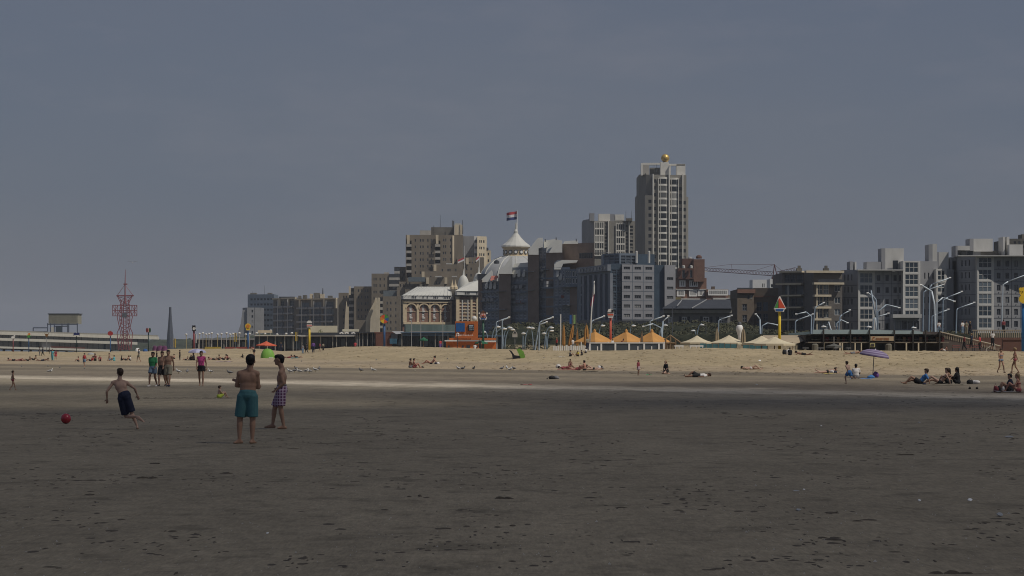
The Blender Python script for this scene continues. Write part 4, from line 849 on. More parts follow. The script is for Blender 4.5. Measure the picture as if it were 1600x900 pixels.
# tall bent lamp posts: [points], tip shade, distance
LAMPS = [
 ([(1441.7, 524), (1443.5, 456.3), (1447, 454), (1474, 444.7)], 330, 'leftmost straight pole of the tall lamp cluster, arm bent right'),
 ([(1451, 524), (1453, 449), (1456, 444.7), (1485, 434)], 326, 'tallest lamp of the cluster, arm rising right over the white flats'),
 ([(1461.6, 540), (1460, 476), (1456, 455.5), (1440, 445.5)], 306, 'thick blue lamp post of the cluster with its arm bent left'),
 ([(1463, 540), (1464, 472.7), (1473, 465), (1492, 471)], 304, 'lamp post of the cluster whose arm rises then dips right'),
 ([(1455.4, 524), (1456.5, 494), (1464, 490.5), (1482.6, 483.5)], 334, 'lowest lamp in the cluster, short arm rising right'),
 ([(1472.5, 526), (1473.8, 469), (1481, 464.6), (1503.6, 455.6)], 328, 'right hand straight pole of the tall lamp cluster'),
 ([(1493.5, 530), (1495, 484), (1497, 482), (1523, 472.7)], 318, 'single bent lamp just above the sloping balustrade'),
 ([(1564.6, 528), (1567.4, 444.7), (1575, 440), (1612, 426)], 296, 'tall white lamp rising from the brick wall at right edge'),
 ([(1370.8, 524), (1369, 469), (1364.6, 463), (1356.7, 458)], 322, 'tall lamp in front of the white flats, head bent left'),
 ([(1371.6, 524), (1371.5, 487), (1385, 476), (1406, 481)], 321, 'low double lamp arm reaching right before the white flats'),
 ([(1364, 524), (1364.6, 499), (1368, 496), (1389, 489.7)], 326, 'small lamp left of the tall one before the white flats'),
 ([(1365.3, 479.6), (1368, 496), (1370, 524)], 320, 'short leaning lamp arm crossing the tall post of the white flats'),
 ([(1269.3, 524), (1273.6, 481), (1276, 479), (1288, 473)], 335, 'bright bent lamp before the balcony flats, arm up to the right'),
 ([(1267, 524), (1268, 494.8), (1259.5, 487.5), (1245, 491)], 337, 'lamp before the balcony flats with its arm dipping left'),
 ([(1242.6, 526), (1243, 502.7), (1246, 500), (1271, 491)], 342, 'small lamp left of the balcony flats with long sloping arm'),
 ([(1309.7, 524), (1312.6, 495), (1315.5, 492), (1328.5, 484.7)], 338, 'bent lamp between the balcony flats and the white flats'),
 ([(1306.6, 524), (1307, 505.6), (1314, 499.8), (1325, 504.6)], 339, 'low lamp between brown and white flats with drooping right arm'),
 ([(1301, 524), (1294.6, 502.7)], 345, 'short leaning pole left of the lamps at the white flats'),
 ([(1033.7, 540), (1036, 502), (1045, 494)], 345, 'blue lamp above the third orange tent, head bent right'),
 ([(1033.2, 540), (1033.2, 512.6), (1020, 506), (1006, 510)], 346, 'blue lamp above the third orange tent, arm dipping left'),
 ([(1016, 538), (1016, 502), (1020, 500), (1037.6, 494)], 350, 'slim lamp behind the orange tents with rising right arm'),
 ([(1122, 536), (1123, 501), (1126, 499), (1144, 493)], 360, 'lamp behind the cream parasols near the closed brown umbrella'),
 ([(1188, 536), (1187.5, 499), (1181.7, 491)], 350, 'lamp right of the white buoy figure, head bent left'),
 ([(1188.8, 536), (1191, 509), (1199, 504.7), (1216, 508)], 349, 'lamp right of the white buoy figure, arm reaching right'),
 ([(842, 546), (843.5, 503.6), (847, 501.5), (864.5, 495.7)], 385, 'bent lamp before the brick hotel, upper arm of a pair'),
 ([(836, 546), (842, 511), (843.5, 507), (855, 503)], 386, 'leaning lamp before the brick hotel, lower arm of a pair'),
 ([(923, 542), (924.4, 502.5), (928, 500), (944.6, 494)], 385, 'bent lamp behind the tall thin flagpole'),
 ([(784.6, 544), (785, 501), (787, 499.5), (796.4, 495.7)], 392, 'right one of two bent lamps beside the orange kiosk'),
 ([(775.2, 544), (775.7, 503.6), (778, 502), (796, 495.9)], 395, 'left one of two bent lamps beside the orange kiosk'),
]
for pts, d, lab in LAMPS:
    d += 25
    t = thing('street_lamp', lab, 'street lamp', P(pts[0][0], pts[0][1], d), 'tall bent lamp posts on the promenade')
    r = (1.45 if 'thick' in lab else 1.05) * d / F
    w3 = [P(x, y, d) for x, y in pts]; w3 = [w3[0] + (w3[0] - w3[1]).normalized() * 2.5] + w3
    if len(w3) > 3:
        k = len(w3) - 1
        MB().tube(w3[:k], [r * 1.1] * 2 + [r * .95] * (k - 2), 8).build('pole', lamp_m if d < 340 else mat('lamp_paint_mid', (.34, .42, .50), .45), t, True)
        MB().tube(w3[k - 1:], [r * .9, r * .8], 8).build('arm', lamp_m, t, True)
        MB().tube([w3[-1] - Vector((.25, 0, .02)), w3[-1] + Vector((.1, 0, 0))], [r * 1.2, r * 1.1], 8).build('lamp_head', white_p, t)
    else: MB().tube(w3, [r, r, r * .8], 8).build('pole', lamp_m, t, True)
# small curved lamps
def curved(bx, hx, hy, d, lab, side=1):
    t = thing('street_lamp', lab, 'street lamp', P(bx, 546, d), 'small curved lamps before the brick hotel')
    b = P(bx, 546, d); h = P(hx, hy, d); pts = []
    for k in range(9):
        f = k / 8; pts.append(Vector((b.x + (h.x - b.x) * (f ** 2.2), d, b.z + (h.z + .25 - b.z) * math.sin(f * math.pi / 2))))
    MB().tube(pts, [.11 - .006 * k for k in range(9)], 6).build('pole', lamp_d, t, True)
    MB().ell(h, (.42, .3, .16), None, 10, 6).build('lamp_head', white_p, t, True)
CL = [(786, 797, 512), (789, 801, 515), (771, 789, 514), (768, 779, 511), (820, 832, 513), (833, 826, 512), (817, 818, 521), (851, 862, 512), (854, 850, 521), (935, 942, 509), (983, 990, 509), (1088, 1097, 508), (1088.5, 1083, 517), (1029, 1040, 508.5), (1283, 1287, 510.5), (1421, 1428, 512.4), (1351, 1358, 511.4), (855, 862, 517), (763, 756, 519)]
where = ['above the green parasol, taller', 'above the green parasol, shorter', 'right of the orange kiosk roof', 'beside the orange kiosk', 'left of the bent lamp pair', 'between the warning sign and lamp pair', 'low by the warning triangle', 'right of the lamp pair, taller', 'right of the lamp pair, shorter', 'behind the first orange tent', 'behind the second orange tent', 'behind the cream parasol, upper head', 'behind the cream parasol, lower head', 'over the third orange tent', 'over the glass windscreen, left', 'over the windscreen, right end', 'over the windscreen, centre', 'close to the closed orange umbrellas', 'at the corner of the brick hotel']
for (a, b, c), wq in zip(CL, where): curved(a, b, c, 400 if a < 1200 else 345, 'small curved lamp with white head ' + wq)
# low promenade lamps with white globes
globe_m = mat('white_globe', (.62, .62, .60), .4, .03)
ORD = 'first second third fourth fifth sixth seventh eighth ninth tenth eleventh twelfth thirteenth fourteenth fifteenth sixteenth seventeenth eighteenth nineteenth twentieth twenty-first twenty-second twenty-third twenty-fourth twenty-fifth'.split()
gx = [291, 311.5, 317, 322, 326.5, 331, 340, 346, 354, 359.5, 364, 374, 384, 390, 401, 406, 414, 423, 433, 447, 456, 477, 488, 501, 513]
for i, x in enumerate(gx):
    d = 620 - (x - 290) * .3; y = 522.5 - (i % 3) - (4 if 400 < x < 440 else 0) * (i % 2)
    t = thing('globe_lamp', 'thin white globe lamp, %s of its row counted from the black and white bird sign' % ORD[i], 'lamp', P(x, 550, d), 'white globe lamps along the far promenade')
    MB().tube([P(x, 552, d), P(x, y, d)], .09, 5).build('pole', pale_conc if i % 3 else mat('yellowed_pole', (.42, .34, .16), .7), t)
    MB().ell(P(x, y, d), (.36, .36, .26), None, 8, 6).build('globe', globe_m, t, True)
# ---- symbol poles along the beach
def polesign(px, pyb, pyt, d, wpx, colr, lab, name='symbol_post'):
    t = thing(name, lab, 'sign post', P(px, pyb, d), 'beach symbol posts')
    MB().tube([P(px, pyb + 6, d), P(px, pyt, d)], wpx / 2 / F * d, 8).build('pole', mat('pole_' + colr[0], colr[1], .5), t, True); return t
def flat(t, name, px, py, d, poly, m, th=.12, off=0):
    """flat cut-out board; poly in photo pixels relative to (px,py), y down"""
    return MB().extr([P(px + x, py + y, d - off) for x, y in reversed(poly)], (0, -th, 0)).build(name, m, t)
def circ(r, n=20, sx=1, sy=1, cx=0, cy=0, a0=0, a1=2 * math.pi, center=False):
    q = [(cx + r * sx * math.cos(a0 + (a1 - a0) * k / n), cy + r * sy * math.sin(a0 + (a1 - a0) * k / n)) for k in range(n + (1 if center else 0))]
    return q + [(cx, cy)] if center else q
c_red, c_yel, c_blu, c_gre, c_blk, c_org, c_pink = [mat('sign_' + n_, c, .5, .05) for n_, c in (('red', (.62, .09, .04)), ('yellow', (.72, .50, .04)), ('blue', (.03, .10, .30)), ('green', (.07, .28, .06)), ('black', (.02, .02, .025)), ('orange', (.62, .22, .04)), ('pink', (.6, .30, .26)))]
# boat
t = polesign(1218, 545, 486, 270, 4.6, ('yellow', (.66, .47, .03)), 'yellow post topped by a red sailing boat sign above the cream parasols'); d = 269.8
flat(t, 'sail', 1218, 476, d, [(0, -10), (9, 5.5), (-1.5, 5.5), (-1.5, -9)], c_red); flat(t, 'small_sail', 1218, 476, d, [(-2.5, -7), (-2.5, 5.5), (-8, 5.5)], c_gre); flat(t, 'sail_edge', 1218, 476, d, [(-.6, -13), (1, -13), (10.5, 7), (-9.5, 7)], white_p, .06, -.1)
flat(t, 'hull', 1218, 485, d, [(-8.5, -3.4), (8.5, -3.4), (6.5, 2.2), (-6.5, 2.2)], white_p); flat(t, 'hull_panel', 1218, 485, d, [(-6.4, -2.2), (6.6, -2.2), (5.2, 1.2), (-5, 1.2)], c_blu, .08, .13)
# bear
t = polesign(1600.5, 550, 472, 225, 9, ('blue', (.03, .16, .40)), 'thick blue post with yellow bear shaped sign at the right edge'); d = 224.7
flat(t, 'head', 1600, 456, d, circ(7.2, sx=1.05), c_yel); flat(t, 'body', 1600, 467, d, circ(8.2, sx=1.0, sy=.82), c_yel, .16, .02); flat(t, 'ear', 1594.6, 452, d, circ(2.8), c_yel, .14, .03); flat(t, 'ear', 1605.4, 452, d, circ(2.8), c_yel, .14, .03)
flat(t, 'eye', 1597.7, 456, d, circ(.9, 8), c_blk, .04, .13); flat(t, 'eye', 1602.5, 456, d, circ(.9, 8), c_blk, .04, .13); flat(t, 'outline', 1600, 467, d, circ(9.2, sx=1.0, sy=.85), white_p, .05, -.08)
# burger like sandwich sign
t = polesign(954, 549, 496, 300, 3.4, ('red', (.50, .10, .06)), 'red post with round red and white drinking cup sign by the orange tents'); d = 299.8
flat(t, 'sign_face', 954, 489.5, d, [(-4.6, -3), (-3.6, -6), (0, -7.3), (3.4, -6), (4.7, -2.6), (4.7, 3), (3.6, 7), (-3.6, 7), (-4.7, 3)], white_p); flat(t, 'band', 954, 489.5, d, [(-4.4, 1.2), (4.4, 1.2), (4.2, 3.2), (-4.2, 3.2)], c_red, .06, .13); flat(t, 'band', 954, 489.5, d, [(-4.6, -1.7), (4.6, -1.7), (4.6, -.9), (-4.6, -.9)], c_blk, .06, .13)
flat(t, 'corner_patch', 954, 489.5, d, [(1.6, -6.4), (4.2, -5), (4.6, -2.4), (1.8, -2)], c_blk, .06, .13)
# clown
t = polesign(755, 546, 499, 345, 3.4, ('green', (.03, .09, .06)), 'dark green post with smiling round clown face sign beside the orange kiosk'); d = 344.8
flat(t, 'face', 755, 493, d, circ(4.4), c_pink); flat(t, 'hat', 755, 488, d, [(-4.6, 1), (4.6, 1), (1, -2.4), (0, -3.4), (-1, -2.4)], mat('hat_brown', (.12, .06, .04), .7), .14, .02); flat(t, 'nose', 755, 492.6, d, circ(1.1, 10), c_red, .08, .13); flat(t, 'mouth', 755, 494.8, d, [(-2.6, -.4), (2.6, -.4), (1.5, 1.2), (-1.5, 1.2)], c_blk, .05, .13)
flat(t, 'eye', 753.3, 491, d, circ(.8, 8), white_p, .05, .13); flat(t, 'eye', 756.7, 491, d, circ(.8, 8), white_p, .05, .13); flat(t, 'collar', 755, 498.8, d, [(-6.2, -3.6), (-5, -4), (-3.6, -.8), (3.6, -.8), (5, -4), (6.2, -3.6), (4.6, 1.3), (-4.6, 1.3)], white_p); flat(t, 'bow', 755, 498, d, [(-3.4, -1.6), (0, -.6), (3.4, -1.6), (3.4, 1.6), (0, .8), (-3.4, 1.6)], c_blu, .06, .13)
for sx in (-1, 1): flat(t, 'ball', 755 + 5.8 * sx, 489.5, d, circ(1.3, 10), white_p)
# beach ball
t = polesign(600.5, 541, 506, 440, 3.4, ('navy', (.03, .09, .22)), 'blue post with round coloured beach ball sign before the flats'); d = 439.7
flat(t, 'rim', 600.5, 498.5, d, circ(7.2), c_gre, .1)
for k, m_ in enumerate((c_blu, c_red, c_yel, c_org, c_red, c_gre)):
    a = math.pi / 3 * k - .4; flat(t, 'segment', 600.5, 498.5, d, circ(6.7, 6, cx=-.0, a0=a, a1=a + math.pi / 3, center=True), m_, .06, .11)
# sandwich-like striped sign on yellow pole
t = polesign(483.5, 546, 512, 450, 3.2, ('yellow', (.66, .47, .03)), 'yellow post with white cap and red stripe sign near the walking group'); d = 449.8
flat(t, 'sign_face', 483.5, 506, d, [(-4, -2.5), (-2, -5), (2, -5), (4, -2.5), (4, 5.5), (-4, 5.5)], white_p); flat(t, 'band', 483.5, 506, d, [(-4.2, -1.2), (4.2, -1.2), (4.2, 0), (-4.2, 0)], c_blk, .06, .13); flat(t, 'band', 483.5, 506, d, [(-4.2, 2.4), (4.2, 2.4), (4.2, 3.6), (-4.2, 3.6)], c_red, .06, .13)
t = polesign(387.5, 549, 517, 430, 2.6, ('navy', (.03, .09, .22)), 'blue post with bright yellow round sign right of the globe lamps'); d = 429.8
flat(t, 'sign_face', 387.5, 509.7, d, circ(4.4), c_yel, .14); flat(t, 'sign_foot', 387.5, 515, d, [(-3, -1.5), (3, -1.5), (3, 1), (-3, 1)], c_yel, .14); flat(t, 'ring', 387.5, 509.7, d, circ(2.8), c_org, .04, .15)
t = polesign(303, 548, 516, 450, 3, ('wine', (.20, .05, .06)), 'dark red and white post with black and white bird sign'); d = 449.8
flat(t, 'head', 303, 510.5, d, [(-2.8, -1.8), (-1, -2.4), (0, -1.5), (1.2, -2.4), (2.8, -1.8), (2.4, 1.8), (-2.6, 1.8)], c_blk, .14); flat(t, 'body', 303, 515, d, [(-1.5, -2.6), (1.6, -2.6), (3.6, 2), (-3, 2)], c_blk, .14); flat(t, 'belly', 303, 515, d, [(-1.2, -3.6), (1.2, -3.6), (1, .8), (-1, .8)], white_p, .05, .15); flat(t, 'beak', 303, 509, d, [(-4, 3), (4, 3), (3, 5), (-3, 5)], white_p, .05, -.06)
t = polesign(232, 551, 519, 440, 1.6, ('dark', (.02, .04, .035)), 'thin dark post with red and green butterfly shaped sign above the green shirted man'); d = 439.8
for sx, m_ in ((-1, mat('sign_maroon', (.14, .02, .02), .6)), (1, mat('sign_darkgreen', (.02, .07, .03), .6))): flat(t, 'wing', 232 + 2.2 * sx, 516, d, circ(3.8, sx=.42), m_)
flat(t, 'body', 232, 516, d, circ(3.2, sx=.3), c_pink, .1, .02)
t = polesign(172.5, 551, 525, 440, 1.6, ('navy', (.03, .09, .22)), 'blue post with round dark red apple sign left of the lattice tower'); d = 439.8
flat(t, 'sign_face', 172.5, 521, d, circ(4.2, sy=.85), mat('sign_darkred', (.35, .04, .04), .6), .14); flat(t, 'leaf', 172.5, 517.4, d, [(-.3, 0), (1.5, -1.4), (.6, .4)], c_gre)
t = polesign(119.8, 551, 525, 440, 1.3, ('dark', (.02, .04, .035)), 'thin dark post with wide dark blue whale sign over the pier'); d = 439.8
flat(t, 'sign_face', 119.8, 522.5, d, [(-4.6, -2), (-2, -3), (0, -1.8), (2, -3), (4.6, -2.4), (4.8, 2), (3, 1), (-3, 1.2), (-4.8, 2.2)], mat('sign_navy', (.02, .03, .12), .6), .14)
t = polesign(73, 548, 528, 440, 1, ('grey', (.2, .2, .2)), 'thin grey post with brown antlered animal sign over the pier'); d = 439.8
flat(t, 'sign_face', 73, 523, d, [(-3.4, -2.5), (-1.4, -1), (0, -1.6), (1.4, -1), (3.4, -2.5), (2.2, 1), (.8, 3.6), (-.8, 3.6), (-2.2, 1)], mat('sign_brown', (.22, .12, .05), .7), .14)
t = polesign(45, 548, 528, 440, 1.4, ('navy', (.03, .09, .22)), 'blue post with small orange and green parrot sign over the pier'); d = 439.8
flat(t, 'head', 45.8, 522, d, circ(1.8, 10), c_org, .14); flat(t, 'body', 45, 525.6, d, circ(2.8, 12, sy=.8), c_gre, .14); flat(t, 'wing', 43.5, 523.5, d, [(-1.6, -1), (.6, -.6), (.4, 1.4)], c_yel, .05, .15)
t = polesign(20.5, 548, 529, 440, 1.6, ('wine', (.30, .06, .08)), 'dark red post with white duck sign near the left edge'); d = 439.8
flat(t, 'body', 20.5, 527, d, circ(2.8, 12, sy=.6), white_p, .14); flat(t, 'head', 22.6, 525, d, circ(1.3, 10), white_p, .14)
# warning triangle at the hotel bank
t = polesign(804.5, 545, 527, 330, .9, ('grey', (.2, .2, .2)), 'grey road sign with pale triangle over a plate, before the brick hotel', 'road_sign'); d = 329.9
flat(t, 'triangle', 804.5, 519, d, [(0, -4.2), (4, 2.6), (-4, 2.6)], pale_conc, .06); flat(t, 'plate', 804.5, 524.5, d, [(-4, -2.4), (4, -2.4), (4, 2.4), (-4, 2.4)], pale_conc, .06); flat(t, 'pictogram', 804.5, 519, d, [(0, -2.2), (2, 1.6), (-2, 1.6)], slate, .03, .07)
# ---- flagpole with drooping pennant, banner flags, pole
t = thing('flagpole', 'tall white leaning flagpole with drooping red and white pennant before the grey hotel', 'flagpole', P(922, 545, 292)); d = 292
MB().tube([P(920.5, 552, d), P(924.5, 482, d), P(928.5, 439, d)], [.09, .08, .05], 6).build('pole', white_p, t, True)
rnd = random.Random(2)
for k, m_ in ((0, mat('pennant_red', (.30, .02, .07), .8)), (1, white_p)):
    pl = [(927.8, 452), (929, 456), (928.3, 466), (926.5, 475), (923.5, 479), (922.5, 477), (924.5, 466), (926.5, 454)] if k == 0 else [(928.6, 441), (929.6, 447), (929.5, 458), (927.5, 462), (928, 450)]
    MB().extr([P(x, y, d - .15 * k) for x, y in pl], (0, .3, 0)).build('pennant', m_, t)
for x, m_, nm in ((892, c_blu, 'blue'), (898, mat('banner_green', (.22, .35, .15), .7), 'green')):
    t = thing('banner_flag', 'narrow vertical %s banner flag beside the closed orange umbrellas' % nm, 'flag', P(x, 545, 330)); MB().tube([P(x + 2, 548, 330), P(x + 2, 490, 330)], .05, 5).build('pole', steel, t); MB().extr([P(x - 2, 492, 330), P(x + 2, 492, 330), P(x + 2, 506, 330), P(x - 2, 506, 330)], (0, .05, 0)).build('cloth', m_, t)
t = thing('pole', 'plain white pole standing left of the closed orange umbrellas', 'pole', P(876, 545, 300)); MB().tube([P(876, 550, 300), P(876, 491, 300)], .07, 6).build('shaft', white_p, t)
for x, y0, lab in ((398, 480, 'thin pale pole before the left flats'),(958,455,'thin wire mast left of the cup sign, before the glass corner'), (1051, 480, 'thin dark mast before the hip roofed house'), (1103, 507, 'short mast before the hip roofed house')):
    t = thing('mast', lab, 'mast', P(x, 545, 420)); MB().tube([P(x, 548, 420), P(x, y0, 420)], .06, 5).build('shaft', steel, t)
for x, y0, m_, lab in ((368, 520, 'yellow', 'yellow banner pole by the globe lamps, left'), (463, 519, 'yellow', 'yellow banner on a pole near the orange parasol'), (273, 529, 'yellow', 'short yellow banner pole below the obelisk'), (305.5,522,'white','white banner pole beside the bird sign post')):
    t = thing('banner_flag', lab, 'flag', P(x, 548, 470)); MB().tube([P(x, 550, 470), P(x, y0, 470)], .08, 5).build('pole', steel, t); MB().extr([P(x - 1.6, y0, 470), P(x + 1.4, y0, 470), P(x + 1.4, y0 + 14, 470), P(x - 1.6, y0 + 14, 470)], (0, .05, 0)).build('cloth', c_yel if m_ == 'yellow' else white_p, t)
# ---- parasols, tents
def pyramid(mb, cx, yt, ye, wpx, d, dep=None, sides=4, sag=.12, m=0, rot=math.pi / 4):
    c = P(cx, ye, d); r = wpx / 2 / F * d; h = (ye - yt) / F * d; k = 5; vs = []; fs = []
    n = sides * 4
    for i in range(k + 1):
        f = i / k
        for j in range(n):
            a = 2 * math.pi * j / n + rot; s_ = a * sides / (2 * math.pi); 
            poly = math.cos(math.pi / sides) / math.cos(((a - rot) % (2 * math.pi / sides)) - math.pi / sides)
            rr = r * f * poly * (1.414 if sides == 4 else 1); z = h * (1 - f) - h * sag * math.sin(math.pi * f)
            vs.append((c.x + rr * math.cos(a), d + rr * math.sin(a), c.z + z))
    for i in range(k):
        for j in range(n): fs.append((i * n + j, i * n + (j + 1) % n, (i + 1) * n + (j + 1) % n, (i + 1) * n + j))
    b0 = len(vs)
    for j in range(n): x, y, z = vs[k * n + j]; vs.append((x, y, z - .22))
    fs += [(k * n + j, k * n + (j + 1) % n, b0 + (j + 1) % n, b0 + j) for j in range(n)]
    mb.add(vs, fs, m); return mb
orange_c = mat('orange_canvas', (.52, .27, .085), .85, .12, .8); rust_c = mat('rusty_orange_canvas', (.42, .22, .07), .85, .2, 1.5, (3, 3, .4)); cream_c = mat('cream_canvas', (.60, .53, .38), .85, .08, .8)
wood = mat('weathered_wood', (.22, .15, .09), .85, .25, 2)
for cx, wp, lab in ((929, 46, 'orange pyramid tent roof left of the red cup post'), (978.5, 46, 'orange pyramid tent roof in the middle of the three'), (1018.5, 43, 'orange pyramid tent roof furthest right of the three')):
    d = 300; t = thing('pavilion_tent', lab, 'tent', P(cx, 546, d), 'orange pyramid tents')
    pyramid(MB(), cx, 517.5, 534, wp, d, rot=0, sag=.03).build('roof', orange_c, t); MB().lathe(P(cx, 518, d), [(.22, -.1), (.18, .15), (.03, .35)], 8).build('finial', orange_c, t)
    for sx in (-1, 1):
        for dy in (-2, 2): MB().tube([P(cx + sx * (wp / 2 - 2), 547, d + dy), P(cx + sx * (wp / 2 - 2), 534, d + dy)], .07, 5).build('leg', white_p, t)
t = thing('windbreak', 'white framed glass windbreak below the orange tents', 'windbreak', P(980, 548, 292)); d = 291
gls = mat('windbreak_glass', (.07, .085, .10), .15, .25, .5)
for i, x in enumerate((921.5, 939.5, 961.5, 983, 1006.5, 1029.5, 1037)):
    MB().bb(P(x - 1.3, 0, d).x, P(x + 1.3, 0, d).x, d - .1, d + .1, ZZ(550, d), ZZ(535, d)).build('post', white_p, t)
xs = (922, 939.5, 961.5, 983, 1006.5, 1029.5, 1037)
for a, b in zip(xs, xs[1:]): MB().bb(P(a + 1.4, 0, d).x, P(b - 1.4, 0, d).x, d - .03, d + .03, ZZ(549, d), ZZ(536.6, d)).build('glass_panel', gls, t)
MB().bb(P(921, 0, d).x, P(1038, 0, d).x, d - .12, d + .12, ZZ(536.6, d), ZZ(535, d)).build('top_rail', white_p, t)
for x in (933.5, 996.5, 1018): MB().bb(P(x - .8, 0, d).x, P(x + .8, 0, d).x, d - .4, d - .2, ZZ(550, d), ZZ(541, d)).build('short_post', white_p, t)
pk = None
for i in range(17):
    x = 865.5 + i * 3.35; t_ = tag(MB().bb(-.085, .085, -.05, .05, -.3, .62).top('picket', white_p), 'short white picket post standing in the sand left of the windbreak', 'post', 'white picket posts before the umbrellas') if pk is None else None
    if pk is None: pk = t_; o = pk
    else: o = pk.copy(); COL.objects.link(o)
    o['label'] = 'short white picket, %s of its row counted from the left end beside the plain pole' % ORD[i]; d = 289; o.location = Vector((P(x, 0, d).x, d, ZZ(547.5, d))); o.scale = (random.uniform(.8, 1.2), 1, random.uniform(.85, 1.1))
def closed_umb(x, yt, yb, wpx, d, m_, lab, lean=0):
    t = thing('closed_umbrella', lab, 'umbrella', P(x, yb, d)); h = ZZ(yt, d) - ZZ(yb, d); r = wpx / 2 / F * d; b = P(x, yb, d)
    MB().tube([b - Vector((0, 0, .6)), b + Vector((lean, 0, h + .25))], .05, 6).build('pole', wood, t)
    vs = MB(); n = 14; vv = []; ff = []; prof = [(.5, .12), (1.0, .2), (.92, .5), (.72, .8), (.25, 1.0)]
    for q, z in prof:
        for j in range(n):
            a = 2 * math.pi * j / n; rr = r * q * (1 + .22 * (j % 2 * 2 - 1)); vv.append((b.x + lean * z + rr * math.cos(a), b.y + rr * math.sin(a), b.z + h * z))
    for i in range(len(prof) - 1):
        for j in range(n): ff.append((i * n + j, i * n + (j + 1) % n, (i + 1) * n + (j + 1) % n, (i + 1) * n + j))
    ff.append(tuple(range((len(prof) - 1) * n, len(prof) * n))); vs.add(vv, ff); vs.build('canopy', m_, t)
closed_umb(881, 508, 545, 4.6, 300, rust_c, 'closed brown orange umbrella, leftmost of three behind the pickets')
closed_umb(889.5, 508, 546, 6, 301, rust_c, 'closed brown orange umbrella leaning right, middle of three', .5); closed_umb(916.5, 508, 545, 7.5, 296, rust_c, 'closed brown orange umbrella by the flagpole, widest of three')
closed_umb(1120.5, 514, 543, 6, 300, mat('faded_beige_canvas', (.33, .27, .18), .9, .2, 1.5, (3, 3, .4)), 'closed beige umbrella between the cream parasols'); closed_umb(1161.5, 514, 544, 7.5, 298, MATS['faded_beige_canvas'], 'closed beige umbrella right of the white buoy figure')
closed_umb(902, 515, 545, 3.4, 305, rust_c, 'thin closed umbrella behind the first orange tent'); closed_umb(1003, 520, 545, 4, 296, wood, 'thin brown closed umbrella between second and third orange tents')
for cx, yt, ye, wp, d, lab in ((1089, 524, 535, 56, 300, 'cream parasol furthest left, over the teal fence'), (1139, 523.5, 535.5, 70, 300, 'wide cream parasol behind the two closed umbrellas'), (1190, 524.5, 536, 66, 262, 'cream parasol left of the yellow boat post'), (1210, 525.5, 537, 70, 257, 'cream parasol right below the boat sign')):
    t = thing('parasol', lab, 'parasol', P(cx, 546, d), 'cream parasols on the terrace'); pyramid(MB(), cx, yt, ye, wp, d, rot=.3, sides=8, sag=.16).build('canopy', cream_c, t)
    MB().tube([P(cx, 549, d), P(cx, yt - .6, d)], .06, 6).build('pole', wood, t)
    for a in range(8):
        q = a * math.pi / 4 + .3; r_ = wp / 2 / F * d * .9; p0 = P(cx, ye, d); MB().tube([p0 + Vector((0, 0, .3)), p0 + Vector((r_ * math.cos(q), r_ * math.sin(q), .02))], .025, 4).build('rib', wood, t)
teal = mat('teal_screen', (.06, .16, .18), .7, .25, .8, (2, 1, .3)); t = thing('windbreak', 'teal canvas windbreak under the cream parasols', 'windbreak', P(1130, 546, 296)); d = 295
for i in range(11):
    a, b = 1094 + i * 9.6, 1094 + i * 9.6 + 9.2
    if i == 6: continue
    MB().bb(P(a, 0, d).x, P(b, 0, d).x, d - .03, d + .03, ZZ(549, d), ZZ(536.5 + (i % 3) * .6, d)).build('screen_panel', teal, t); MB().bb(P(b, 0, d).x, P(b + .5, 0, d).x, d - .06, d + .06, ZZ(549, d), ZZ(535.5, d)).build('post', wood, t)
for i, (x0, x1) in enumerate(((1054, 1068), (1078, 1099))):
    t = thing('sunbed_row', 'low white lounge seats on the terrace, %s of the teal windbreak' % ('well left' if i == 0 else 'at the left end'), 'lounge seat', P(x0, 544, 292)); bar_px(t, 'seat', white_p, x0, x1, 539.5, 541.5, 292, 1.5); 
    for x in (x0 + 1, (x0 + x1) / 2, x1 - 1): bar_px(t, 'leg', white_p, x - .5, x + .5, 541.5, 545, 292, .1)
t = thing('wooden_frame', 'brown wooden pergola frame with sloping rails right of the orange tents', 'pergola', P(1048, 546, 296)); d = 296
for pts in ([(1040, 547), (1040, 530)], [(1047.5, 547), (1047.5, 524)], [(1055.5, 547), (1055.5, 529)], [(1038, 531), (1047.5, 524), (1063, 535)], [(1041, 536), (1055, 536)]): MB().tube([P(x, y, d) for x, y in pts], .11, 5).build('beam', wood, t)
for i in range(6): bar_px(t, 'plank', wood, 1041 + i * 2.4, 1042.8 + i * 2.4, 536.5, 547, 296.4, .05)
# white buoy figure
t = thing('buoy_figure', 'tall white bulbous buoy with dark cap rising behind the cream parasols', 'buoy', P(1155.5, 540, 305)); pm = 305 / F
MB().lathe(P(1155.5, 545, 305), [(2.6 * pm, 0), (2.6 * pm, 20 * pm), (4.6 * pm, 27 * pm), (5.4 * pm, 30 * pm), (5.0 * pm, 35 * pm), (3.2 * pm, 37.5 * pm)], 16).build('body', white_p, t, True)
MB().lathe(P(1155.5, 545 - 37.4, 305), [(3.4 * pm, 0), (3.4 * pm, 1.2 * pm)], 12).build('collar', c_blk, t); MB().lathe(P(1155.5, 545 - 38.6, 305), [(3.0 * pm, 0), (2.4 * pm, 3 * pm), (1.0 * pm, 3.6 * pm)], 12).build('cap', steel, t)
for s_ in (-1, 1): MB().tube([P(1155.5 + 2.4 * s_, 506.5, 305), P(1155.5 + 2.8 * s_, 503.6, 305)], .05, 4).build('prong', steel, t)
